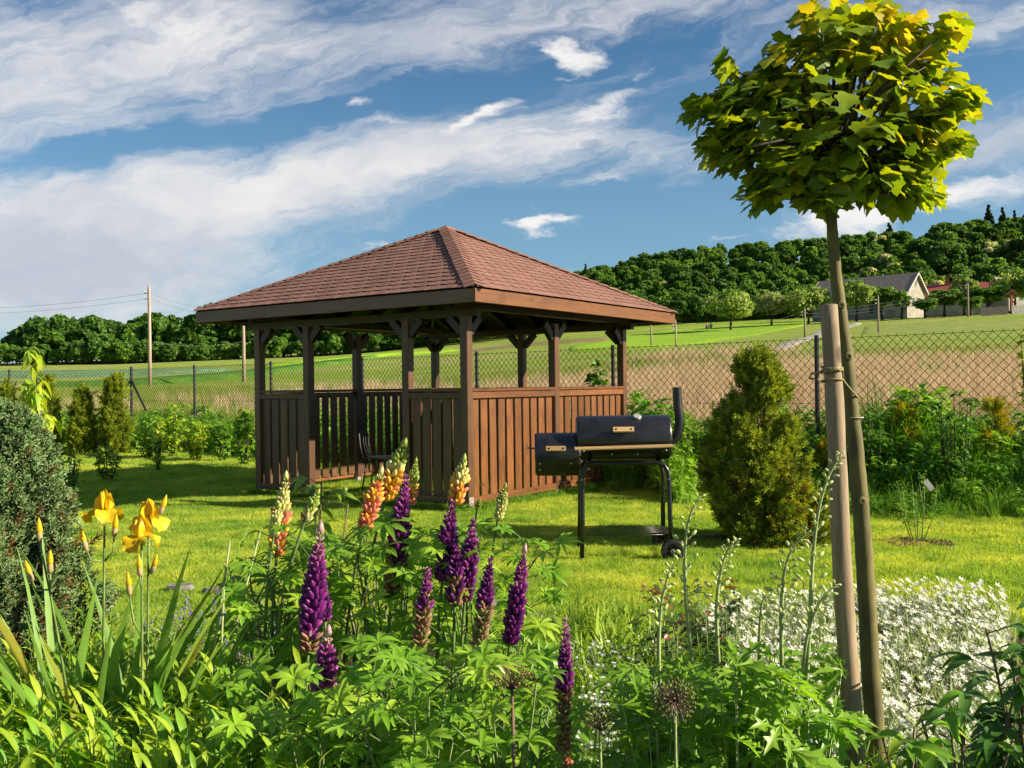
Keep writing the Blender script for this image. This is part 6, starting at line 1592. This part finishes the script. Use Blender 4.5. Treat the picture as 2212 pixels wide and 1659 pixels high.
def iris_stem(lab, head, buds, seed, flower=True, base_dx=0, yaw=None):
    """head = (px,py,d) of the flower's middle; buds = [(px,py,length px)]"""
    q = random.Random(seed); H = at(*head); base_ = Vector((H.x + base_dx, H.y + .03, 0)); t_ = thing('iris', lab, 'flower', base_)
    neck = H - Vector((0, 0, .022)) if flower else H - Vector((0, 0, .0))
    c1 = Vector((base_.x + base_dx * -.2, base_.y, neck.z * .5)); pts = [bez(base_, c1, neck, i / 7) - base_ for i in range(8)]
    MB().tube(pts, [.0048 - .0018 * i / 7 for i in range(8)], 7).build('stem', stemg, t_, smooth=True)
    def bud(P, dirv, L, r):
        M3 = dirv.to_track_quat('Z', 'Y').to_matrix()
        MB().lathe([(.001, 0), (r * .75, L * .1), (r * .9, L * .28), (r * .7, L * .5), (r * .5, L * .55)], 8, M3).build('sheath', papr, t_, loc=P - base_, smooth=True)
        b_ = MB(); b_.lathe([(r * .5, L * .3), (r * .95, L * .5), (r * .8, L * .68), (r * .42, L * .86), (.0008, L)], 9, M3); b_.build('bud', ir_y, t_, loc=P - base_, smooth=True)
    if flower:
        yw = q.random() * 2 if yaw is None else yaw
        MB().lathe([(.003, -.03), (.0062, -.02), (.0055, .0), (.003, .008)], 8).build('ovary', FM['green'], t_, loc=neck - base_, smooth=True)
        for i in range(3):
            a = yw + i * 2.094; Rz = Matrix.Rotation(a, 4, 'Z'); M4 = Matrix.Translation(neck - base_ + Vector((0, 0, .004))) @ Rz @ Matrix.Scale(q.uniform(.78, .92), 4); link('standard_petal', st_me[i], t_, mw=M4)
            M4 = Matrix.Translation(neck - base_ + Vector((0, 0, .0))) @ Matrix.Rotation(a + 1.047, 4, 'Z') @ Matrix.Rotation(-1.0, 4, 'X') @ Matrix.Scale(q.uniform(.78, .94), 4); link('fall_petal', fa_me[i], t_, mw=M4)
            b_ = MB(); b_.tube([(0, .004, .006), (0, .012, .014), (0, .022, .013)], [.0018, .0022, .001], 5); b_.build('beard', ir_o, t_, mw=M4, smooth=True)
    for (bx, by, L) in buds:
        P1 = at(bx, by, head[2]); Lm = L / 2025 * head[2]; tipz = P1.z; P = P1 - Vector((0, 0, Lm)); dz = P.z - .05
        js = [p + base_ for p in pts]; near = min(js, key=lambda p: abs(p.z - dz)); MB().tube([near - base_, (near + P) / 2 - base_ + Vector(((P.x - near.x) * .3, 0, -.01)), P - base_], [.003, .0026, .0024], 6).build('side_stem', stemg, t_, smooth=True)
        bud(P, ((P - near).normalized() * .4 + Vector((0, 0, 1))).normalized(), Lm, .0085)
    if not flower: bud(H - Vector((0, 0, .0)), Vector((q.uniform(-.1, .2), 0, 1)).normalized(), .07, .009)
iris_stem('yellow iris in full flower, left of the two flowering stems, in front of the juniper', (226, 1083, 2.60), [(246, 1110, 52), (188, 1134, 58)], 1, base_dx=-.03, yaw=.5)
iris_stem('yellow iris in full flower, front one of the right pair with two drooping petals', (306, 1140, 2.50), [(302, 1196, 50), (280, 1232, 56)], 2, base_dx=-.02, yaw=1.9)
iris_stem('yellow iris half open behind the front flower, with an upright bud beside it', (322, 1102, 2.62), [(345, 1066, 46), (328, 1192, 46)], 3, base_dx=-.03, yaw=1.2)
iris_stem('budding iris stem with tapered yellow bud, topmost left in front of the juniper', (86, 1172, 2.60), [(70, 1206, 52), (108, 1186, 54)], 4, flower=False, base_dx=.10)
rb = Vector((at(225, 1500, 2.7).x, 2.72, 0)); ip = thing('iris_plant', 'fan of broad sword-shaped iris leaves below the yellow flowers', 'plant', rb)
q = random.Random(5)
for i in range(66):
    ox = q.uniform(-.17, .20); a = q.gauss(0, .20) + ox * 2.0; L = q.uniform(.68, 1.0) * (1 - .1 * abs(a)); W_ = q.uniform(.017, .029); oy = q.uniform(-.14, .14); fy = q.gauss(0, .18); V = []; F = []
    n_ = 7; tw_ = q.uniform(.1, 1.1); bend = q.uniform(.0, .35) * (1 if a > 0 else -1)
    for k in range(n_ + 1):
        t = k / n_; w = W_ / 2 * (1 if t < .6 else max(.03, 1 - ((t - .6) / .4) ** 1.6)); aa = a + bend * t; c_ = Vector((ox + math.sin(aa) * L * t, oy + math.sin(fy) * L * t, math.cos(aa) * L * t)); s = Vector((math.cos(tw_) * math.cos(aa), math.sin(tw_), -math.sin(aa) * math.cos(tw_))); nn = Vector((0, -1, 0)) * .004
        V += [c_ - s * w, c_ + nn * (1 - t), c_ + s * w]
    for k in range(n_): o_ = 3 * k; F += [(o_, o_ + 1, o_ + 4, o_ + 3), (o_ + 1, o_ + 2, o_ + 5, o_ + 4)]
    t3 = T3([tuple(v_) for v_ in V], F); link('leaf', tplmesh('leaf', t3, irs), ip)

# ================================================================== delphiniums
dl = leafmat('delphinium_leaf', (.13, .25, .020), (.21, .35, .035), .42, (1.2, 1.3, .45), .4, .35); dbud = leafmat('pale_green_bud', (.40, .47, .19), (.50, .54, .26), .35, (1.1, 1.1, .7), .6, .2); dstem = simple('delphinium_stem', (.30, .38, .14), .6, .2, 30)
def cutleaf(seed):
    q = random.Random(seed); parts_ = []
    for i in range(7):
        a = (i - 3) * .56 + q.uniform(-.08, .08); L = (1, .92, .78, .52)[abs(i - 3)] * q.uniform(.9, 1.1); dr = q.uniform(.15, .7)
        prof = [(.02, .12), (.07, .34), (.20, .50), (.095, .52), (.085, .60), (.21, .76), (.07, .74), (.05, .84), (0, 1.0)]
        pts_ = [(x, y) for x, y in prof] + [(-x, y + q.uniform(-.03, .03)) for x, y in prof[:-1]][::-1]
        V = [(0, 0, 0)] + [(x * L * 1.05, y * L, -dr * y * y * L * .7 + abs(x) * .35 + q.uniform(-.02, .02)) for x, y in pts_] + [(0, .5 * L, -dr * .25 * L * .7 - .01)]
        n_ = len(pts_); c0 = n_ + 1; fs = [(c0, 1 + k, 2 + k) for k in range(n_ - 1)] + [(0, 1, c0), (0, c0, n_)]
        parts_.append(xf(T3(V, fs), np.array(Matrix.Rotation(a, 3, 'Z') @ Matrix.Rotation(q.uniform(-.15, .3), 3, 'X'))))
    return merge(*parts_)
cl_t = [cutleaf(i) for i in range(4)]; cl_me = [tplmesh('leaf', t, dl) for t in cl_t]
cl_me += [tplmesh('leaf', t, lup_leaf_m) for t in cl_t[:2]]
bt = blob(6, 5, (.26, .5, .26)); bt = (bt[0] + [0, .5, 0], bt[1], bt[2]); bud_tm = tplmesh('flower_bud', bt, dbud)
def delph(lab, path, d, nb, seed, span=.45, nleaf=9, gap=1.0):
    q = random.Random(seed); P = [at(x, y, d + i * .01) for i, (x, y) in enumerate(path)]; last = P[-1]; base_ = Vector((last.x + (last.x - P[-2].x) * .8, last.y, 0)); P.append(base_); t_ = thing('delphinium', lab, 'flower', base_)
    fine = []
    for i in range(len(P) - 1):
        a0 = P[max(i - 1, 0)]; a3 = P[min(i + 2, len(P) - 1)]
        for k in range(5):
            t = k / 5; fine.append(.5 * ((2 * P[i]) + (-a0 + P[i + 1]) * t + (2 * a0 - 5 * P[i] + 4 * P[i + 1] - a3) * t * t + (-a0 + 3 * P[i] - 3 * P[i + 1] + a3) * t ** 3))
    fine.append(P[-1]); n_ = len(fine); MB().tube([p - base_ for p in fine], [.0014 + .0042 * min(1, i / n_ * 2.2) for i in range(n_)], 7).build('stem', dstem, t_, smooth=True)
    cum = [0]
    for a, b_ in zip(fine, fine[1:]): cum.append(cum[-1] + (b_ - a).length)
    def pt(s):
        for i in range(n_ - 1):
            if cum[i + 1] >= s: f_ = (s - cum[i]) / max(1e-6, cum[i + 1] - cum[i]); return fine[i].lerp(fine[i + 1], f_), (fine[i] - fine[i + 1]).normalized()
        return fine[-1], Vector((0, 0, 1))
    mb = MB()
    for k in range(nb):
        f_ = (k + .3) / nb; s = span * f_ ** 1.25; p, dv = pt(s); a = k * 2.4 + q.uniform(-.3, .3); e1 = dv.orthogonal().normalized(); e2 = dv.cross(e1); rad = e1 * math.cos(a) + e2 * math.sin(a); l = .004 + .030 * f_ * gap; tip = p + rad * l + dv * l * .6; mb.tube([p - base_, p + rad * l * .6 + dv * l * .15 - base_, tip - base_], [.0011, .001, .0009], 4)
        Yd = (rad + dv * q.uniform(.1, .9) + Vector((0, 0, .15))).normalized(); Rm = frames(np.array([Yd]), np.array([[0.1, .1, 1.]]))[0]; S = (.011 + .013 * f_) * q.uniform(.85, 1.2); M4 = Matrix.Identity(4)
        for r_ in range(3):
            for cc in range(3): M4[r_][cc] = float(Rm[r_][cc]) * S
            M4[r_][3] = (tip - base_)[r_]
        link('flower_bud', bud_tm, t_, mw=M4)
    for k in range(nleaf):
        s = cum[-1] * (.42 + .5 * (k + q.random()) / nleaf); p, dv = pt(s); a = q.random() * 6.28; l = q.uniform(.03, .11); c_ = p + Vector((math.cos(a) * l, math.sin(a) * l, l * .5)); mb.tube([p - base_, c_ - base_], [.0018, .0012], 4)
        Rm = frames(np.array([[math.cos(a), math.sin(a), q.uniform(-.2, .35)]]), np.array([[q.gauss(0, .2), -.3 + q.gauss(0, .2), 1.]]))[0]; S = q.uniform(.06, .115) * (.7 + .5 * k / nleaf); M4 = Matrix.Identity(4)
        for r_ in range(3):
            for cc in range(3): M4[r_][cc] = float(Rm[r_][cc]) * S
            M4[r_][3] = (c_ - base_)[r_]
        link('leaf', cl_me[q.randrange(6)], t_, mw=M4)
    mb.build('stalks', dstem, t_, smooth=True)['kind'] = 'stuff'; return t_
delph('budding delphinium stem passing in front of the grill wheel, loosely set buds', [(1513, 1072), (1492, 1110), (1480, 1180), (1482, 1290), (1497, 1450), (1512, 1640)], 2.42, 30, 1, .34)
delph('delphinium stem with fuzzy nodding tip left of the one before the grill wheel', [(1448, 1222), (1440, 1255), (1428, 1310), (1423, 1400), (1428, 1520), (1440, 1650)], 2.38, 26, 2, .17, gap=.5)
delph('delphinium stem with dense tapering tip bent right, third from the left', [(1590, 1166), (1572, 1190), (1556, 1240), (1548, 1330), (1556, 1480), (1570, 1650)], 2.45, 34, 3, .20, gap=.5)
delph('thin delphinium stem in front of the left end of the white flowers', [(1655, 1285), (1645, 1310), (1640, 1400), (1643, 1520), (1650, 1650)], 2.5, 18, 4, .12, 6, gap=.45)
delph('tall delphinium stem arching right with open bud cluster, left beside the stake', [(1742, 1150), (1712, 1185), (1694, 1240), (1688, 1330), (1690, 1480), (1700, 1650)], 2.38, 36, 5, .26, gap=.8)
delph('tallest delphinium stem, its bud-lined tip crossing the wooden stake', [(1818, 982), (1792, 1025), (1770, 1095), (1756, 1200), (1750, 1330), (1742, 1480), (1735, 1650)], 2.34, 50, 6, .46, gap=.8)
delph('short delphinium stem leaning strongly right against the stake', [(1808, 1262), (1772, 1300), (1745, 1370), (1735, 1450), (1722, 1560), (1715, 1660)], 2.36, 22, 7, .18, gap=.5)
for i, (X0_, X1_, Y0_, Y1_, d, n, lab) in enumerate([(1340, 1520, 1440, 1700, 2.30, 46, 'clump of lobed lime green delphinium leaves under the two left stems'), (1500, 1680, 1420, 1700, 2.28, 52, 'clump of lobed delphinium leaves in front of the white flowers'), (1640, 1850, 1430, 1700, 2.26, 50, 'clump of toothed delphinium leaves at the foot of the stake')]):
    q = random.Random(400 + i); b0 = at((X0_ + X1_) / 2, 1500, d); z0 = Vector((b0.x, b0.y, 0)); t_ = thing('delphinium_plant', lab, 'plant', z0); mb = MB()
    for k in range(n):
        c_ = at(q.uniform(X0_, X1_), Y0_ + (Y1_ - Y0_) * q.random() ** .8, d + q.uniform(-.2, .25)); c_.z = max(c_.z, .12); a = q.random() * 6.28
        mb.tube([Vector((q.uniform(-.05, .05), q.uniform(-.05, .05), 0)), (c_ - z0) * .55 + Vector((0, 0, .05)), c_ - z0], [.0028, .0022, .0015], 4)
        Rm = frames(np.array([[math.cos(a), math.sin(a), q.uniform(-.25, .25)]]), np.array([[q.gauss(0, .25), -.35 + q.gauss(0, .25), 1.]]))[0]; S = q.uniform(.075, .125); M4 = Matrix.Identity(4)
        for r_ in range(3):
            for cc in range(3): M4[r_][cc] = float(Rm[r_][cc]) * S
            M4[r_][3] = (c_ - z0)[r_]
        link('leaf', cl_me[q.randrange(6)], t_, mw=M4)
    mb.build('leaf_stalks', dstem, t_, smooth=True)['kind'] = 'stuff'

# ================================================================== white flower carpet
whp = leafmat('white_petal', (.76, .76, .73), (.82, .82, .79), .3, (1., 1., .95), .6, .2, g=1.); slv = leafmat('silvery_leaf', (.24, .29, .13), (.33, .37, .19), .35, (1.2, 1.25, .7), .6, .2); yc = leafmat('yellow_centre', (.6, .55, .1), (.65, .6, .15), .1)
def five(n=5, notch=True, cup=.25):
    parts_ = []
    for i in range(n):
        V = [(0, 0, 0), (-.17, .25, cup * .2), (-.30, .85, cup), (-.16, 1.02, cup * 1.05), (0, .86, cup * .85), (.16, 1.02, cup * 1.05), (.30, .85, cup), (.17, .25, cup * .2)]
        parts_.append(xf(T3(V, [(0, 1, 4), (1, 2, 4), (2, 3, 4), (4, 5, 6), (4, 6, 7), (4, 7, 0)]), np.array(Matrix.Rotation(2 * math.pi * i / n, 3, 'Z'))))
    return merge(*parts_)
fv = five(); B_ = Bake()
def in_white(x, y):
    u = x / y; return (.222 + .02 * math.sin(y * 5) + (.05 if y < 3.8 else 0) < u < .525) and 2.75 < y < 5.2 - 1.1 * max(0, abs(u - .33) - .06) * 2
P = []
while len(P) < 4600:
    y = rnd.uniform(2.7, 5.2); x = rnd.uniform(.20, .58) * y
    if not in_white(x, y): continue
    dn = math.sin(x * 5.1 + 1) * math.sin(y * 6.3) ; 
    if rnd.random() > .68 + .32 * dn: continue
    P.append((x, y, .16 + .10 * (math.sin(x * 3.3) * .5 + .5) * (.6 + .4 * math.sin(y * 4)) + rnd.gauss(0, .028)))
P = np.array(P); n = len(P)
Zn = np.stack([rng.normal(size=n) * .4 + .45, rng.normal(size=n) * .4 - .3, np.ones(n)], 1); Rm = np.einsum('kij->kij', frames(np.cross(Zn, rng.normal(size=(n, 3))), Zn))
B_.add(fv, P, Rm, .015 * (.75 + .5 * rng.random(n)), 0); ctr = blob(6, 3, (.16, .16, .16)); B_.add(ctr, P + .0015 * Zn, Rm, np.full(n, .0125), 1)
# stems and silvery leaves
m_ = 10000; y = 2.7 + 2.5 * rng.random(m_); x = (.20 + .38 * rng.random(m_)) * y; kp = np.array([in_white(a, b_) for a, b_ in zip(x, y)]); x, y = x[kp], y[kp]; m_ = len(x)
bl = lance(1., .07, 3, .2, .5, .3); Y = np.stack([rng.normal(size=m_) * .35, rng.normal(size=m_) * .35, np.ones(m_)], 1); B_.add(bl, np.stack([x, y, rng.random(m_) * .05], 1), frames(Y, rng.normal(size=(m_, 3))), .11 + .14 * rng.random(m_), 2)
bl2 = lance(1., .16, 3, .2, .6, .35); a = rng.random(m_) * 6.28; B_.add(bl2, np.stack([x + .02, y, .02 + rng.random(m_) * .14], 1), frames(np.stack([np.cos(a), np.sin(a), .5 + 0 * a], 1), np.tile([0, 0, 1.], (m_, 1))), .022 + .016 * rng.random(m_), 2)
tag(B_.build('white_flower_carpet', [whp, yc, slv]), 'dense carpet of small white five-petalled flowers with silvery foliage around stake and maple', 'flowers', kind='stuff')
# forget-me-nots
fm = leafmat('pale_blue_petal', (.50, .58, .72), (.70, .74, .80), .3, (1, 1, 1), .6, .2); B_ = Bake(); P = []; st = MB()
for k in range(330):
    y = rnd.uniform(2.35, 3.9); u = rnd.uniform(.035, .155) + (rnd.gauss(0, .03)); x = u * y; h = rnd.uniform(.16, .36) * (1.15 - .12 * (y - 2.3)); tip = Vector((x + rnd.gauss(0, .04), y + rnd.gauss(0, .03), h)); st.tube([(x, y, 0), (x * .5 + tip.x * .5 + .01, y, h * .55), tip], [.0016, .0013, .0008], 4, False)
    for j in range(rnd.randint(4, 9)):
        f_ = rnd.uniform(.55, 1.); c_ = Vector((x, y, 0)).lerp(tip, f_) + Vector((rnd.gauss(0, .018), rnd.gauss(0, .018), rnd.gauss(0, .012))); P.append(tuple(c_)); st.tube([Vector((x, y, 0)).lerp(tip, f_ - .05), c_], [.0008, .0006], 3, False)
P = np.array(P); n = len(P); Zn = np.stack([rng.normal(size=n) * .4, rng.normal(size=n) * .4 - .4, np.ones(n)], 1); B_.add(xf(five(5, True, .15), np.eye(3)), P, frames(np.cross(Zn, rng.normal(size=(n, 3))), Zn), .0066 * (.7 + .6 * rng.random(n)), 0)
B_.addmb(st, 1); m_ = 1700; y = 2.3 + 1.5 * rng.random(m_); x = (.02 + .16 * rng.random(m_)) * y; a = rng.random(m_) * 6.28; B_.add(lan, np.stack([x, y, .02 + rng.random(m_) * .18], 1), frames(np.stack([np.cos(a), np.sin(a), .3 + rng.random(m_)], 1), np.tile([0, 0, 1.], (m_, 1))), .03 + .03 * rng.random(m_), 2)
tag(B_.build('forget_me_nots', [fm, stemp, ph2]), 'loose cloud of tiny pale blue-white forget-me-nots right of the lupines', 'flowers', kind='stuff')
# catmint: small violet-blue whorls by the irises
vb = leafmat('violet_blue_petal', (.16, .13, .36), (.26, .22, .48), .3, (1, 1, 1.1), .6, .2); B_ = Bake(); P = []; st = MB()
for k in range(130):
    y = rnd.uniform(3.3, 4.9); u = rnd.uniform(-.40, -.255); x = u * y; h = rnd.uniform(.18, .34); tip = Vector((x + rnd.gauss(0, .04), y + rnd.gauss(0, .04), h)); st.tube([(x, y, 0), tip], [.0018, .001], 4, False)
    for j in range(8): P.append(tuple(Vector((x, y, 0)).lerp(tip, .6 + .4 * rnd.random()) + Vector((rnd.gauss(0, .007), rnd.gauss(0, .007), 0))))
P = np.array(P); n = len(P); B_.add(blob(5, 3, (.3, .5, .3)), P, frames(sph(n), sph(n)), .011 + .006 * rng.random(n), 0); B_.addmb(st, 1)
m_ = 2600; y = 3.2 + 1.9 * rng.random(m_); x = (-.42 + .17 * rng.random(m_)) * y; a = rng.random(m_) * 6.28; B_.add(lance(1., .4, 3, .2, .4, .4), np.stack([x, y, .02 + rng.random(m_) * .17], 1), frames(np.stack([np.cos(a), np.sin(a), .6 + 0 * a], 1), np.tile([0, 0, 1.], (m_, 1))), .018 + .014 * rng.random(m_), 2)
tag(B_.build('catmint', [vb, stemg, slv]), 'low grey-green catmint with small violet-blue flowers behind the irises', 'flowers', kind='stuff')

# ================================================================== alliums, day-lily tufts, rose, edging stones
alm = leafmat('allium_pod', (.085, .095, .03), (.15, .15, .045), .15, (1.2, 1.2, .8), .7, .3); als = simple('allium_stalk', (.14, .065, .06), .7, .3, 30); alm2 = leafmat('allium_pod_reddish', (.20, .07, .075), (.24, .17, .05), .15, (1.2, 1.1, .8), .7, .3)
for i, (X, Y_, d, rp, n, cov, m2, lab) in enumerate([(1106, 1490, 2.02, 56, 64, 1.15, alm2, 'open reddish allium seed head in front of the forget-me-nots'), (1458, 1512, 1.98, 46, 150, 2.9, alm, 'dense round green-brown allium seed head before the delphinium leaves'), (1296, 1578, 2.0, 48, 44, 1.0, alm, 'sparse fan-shaped allium seed head at the bottom right of the centre')]):
    c_ = at(X, Y_, d); base_ = Vector((c_.x, c_.y + .02, 0)); t_ = thing('allium', lab, 'flower', base_); c_ = c_ - base_; r = rp / 2025 * d
    MB().tube([(0, 0, 0), (.004, 0, c_.z * .5), c_], [.0042, .0038, .0032], 7).build('stem', als if i == 0 else stemg, t_, smooth=True); mb = MB(); P = []
    for k in range(n):
        u = 1 - 2 * (k + .5) / n * (cov / 3.0 if cov < 2.5 else .95); u = u if cov > 2.5 else 1 - (1 - u) * .9; a = k * 2.39996; s = math.sqrt(max(0, 1 - u * u)); dv = Vector((s * math.cos(a), s * math.sin(a), u)); p = c_ + dv * r * rnd.uniform(.85, 1.05); mb.tube([c_, p], [.0007, .0006], 3); P.append(tuple(p))
    mb.build('flower_stalks', als, t_)['kind'] = 'stuff'; pod = blob(6, 3, (.32, .32, .32)); pm_ = tplmesh('seed_capsule', pod, m2)
    for p in P: link('seed_capsule', pm_, t_, p, (rnd.random() * 3, rnd.random() * 3, 0), .0095 * rnd.uniform(.8, 1.15))
dy = leafmat('strap_leaf', (.19, .30, .03), (.30, .40, .05), .45, (1.2, 1.25, .45), .45, .3)
for i, (X, d, H, n, lab) in enumerate([(1240, 3.8, .27, 30, 'tuft of lime green strap leaves right of the tall right lupine'), (1305, 3.7, .22, 24, 'tuft of lime green strap leaves left of the rose'), (1165, 4.2, .20, 20, 'small strap-leaved tuft behind the right lupines'), (1268, 4.3, .30, 7, 'tall broad-leaved plant with two upright dock leaves at the lawn edge')]):
    p = Vector((at(X, 800, d).x, d, 0)); t_ = thing('strap_leaf_plant', lab, 'plant', p); V, f3, f4, T = blade_tuft(n, .07, H, .018 if i < 3 else .04, .7, 5, .3); ls_ = 11
    for k in range(n): v_ = V[k * 11:(k + 1) * 11]; link('leaf', np_mesh('leaf', v_, [np.array([[8, 9, 10]]), np.array([[2 * j, 2 * j + 1, 2 * j + 3, 2 * j + 2] for j in range(4)])], dy), t_)
dsrc = [tuft_src('strap_tuft', dy, 14, .05, .24, .014, lean=.85, seg=4) for _ in range(3)]
n = 190; y = 3.3 + 1.75 * rng.random(n); x = (.0 + .17 * rng.random(n)) * y
scatter('strap_leaves', dsrc, np.stack([x, y, 0 * x + .02], 1), rng.random(n) * 6.28, (.45 + .6 * rng.random(n)) * np.clip(1.35 - .22 * (y - 3.3), .5, 1.3), rng.integers(0, 3, n), 'lime green strap leaves between the right lupines and the rose bushes', 'plants')
red = leafmat('red_rose_leaf', (.15, .040, .020), (.20, .085, .03), .35, (1.3, 1., .7), .35, .5); rgr = leafmat('dark_rose_leaf', (.035, .075, .018), (.07, .11, .03), .3, (1.3, 1.3, .5), .35, .5)
for i, (X, d, tp, lab) in enumerate([(1425, 3.7, 1262, 'rose bush with dark leaves and red young shoots, left of the delphinium stems'), (1548, 3.9, 1235, 'rose bush with red shoot tips left of the white flowers')]):
    p = Vector((at(X, 800, d).x, d, 0)); H = at(X, tp, d).z
    leafy('rose_bush', lab, p, H, .17, 210, lance(1., .6, 3, .2, .4, .5), .042, [rgr, red], 500 + i, 'rose', 9, mi_fn=lambda P, q, H=H: (P[:, 2] > H * .88).astype(int) | (q.random(len(P)) < .08).astype(int), leafparts=True, bot=.2, tw=.004)
stn = simple('edging_stone', (.22, .205, .18), .9, .25, 14, bump=.6)
for i, (X, Y_, w, lab) in enumerate([(1060, 1322, .16, 'pale flat edging stone right of the centre lupines at the lawn edge'), (1145, 1352, .20, 'largest flat grey edging stone left of the strap leaves'), (1200, 1357, .15, 'small grey edging stone next to the largest one'), (390, 1283, .22, 'long grey edging stone at the lawn edge right of the iris leaves'), (470, 1290, .20, 'grey edging stone between irises and lupines'), (1345, 1385, .14, 'edging stone half hidden behind the rose bush')]):
    p = gp(X, Y_); q = random.Random(i); mb = MB(); po = [(math.cos(a * .7854) * w * .5 * q.uniform(.8, 1.1), math.sin(a * .7854) * w * .3 * q.uniform(.8, 1.1)) for a in range(8)]
    v_ = [(x, y, -.02) for x, y in po] + [(x, y, .045) for x, y in po] + [(x * .85, y * .85, .06 + q.uniform(0, .008)) for x, y in po]; mb.add(v_, [(k, (k + 1) % 8, (k + 1) % 8 + 8, k + 8) for k in range(8)] + [(k + 8, (k + 1) % 8 + 8, (k + 1) % 8 + 16, k + 16) for k in range(8)] + [tuple(range(16, 24))])
    o = mb.build('edging_stone', stn, None, loc=(p.x, p.y, .0)); tag(o, lab, 'stone', 'stones edging the flower bed')
B_ = None
chips('bark_litter', 'reddish bark litter on the soil between forget-me-nots and delphiniums', Vector((.62, 3.15, .03)), .42, .38, 900, .035, mch)
# cut-off pale stalks and tall grass straws standing between irises and lupines
for i, (x0, y0, x1, y1, d, lab) in enumerate([(497, 1168, 462, 1412, 2.75, 'tall pale green cut stalk, left of two between irises and lupines'), (562, 1150, 512, 1340, 2.8, 'tall pale green cut stalk, right of two beside the salmon lupine'), (484, 1273, 478, 1400, 2.7, 'short pale cut stalk between the two tall ones')]):
    a = at(x0, y0, d); c_ = at(x1, y1, d); b_ = Vector((c_.x + (c_.x - a.x) * .6, c_.y, 0)); t_ = thing('seed_stalk', lab, 'stalk', b_)
    MB().tube([(0, 0, 0), c_ - b_, a - b_], [.0045, .0038, .0026], 7).build('stem', stemp, t_, smooth=True)
    for k in range(3):
        V, f3, f4, T = blade_tuft(1, .001, .22, .022, .5, 4, .1); link('leaf', np_mesh('leaf', V, [f3, f4], irs), t_, (0, 0, .28 + .06 * k), (0, 0, k * 2.2))
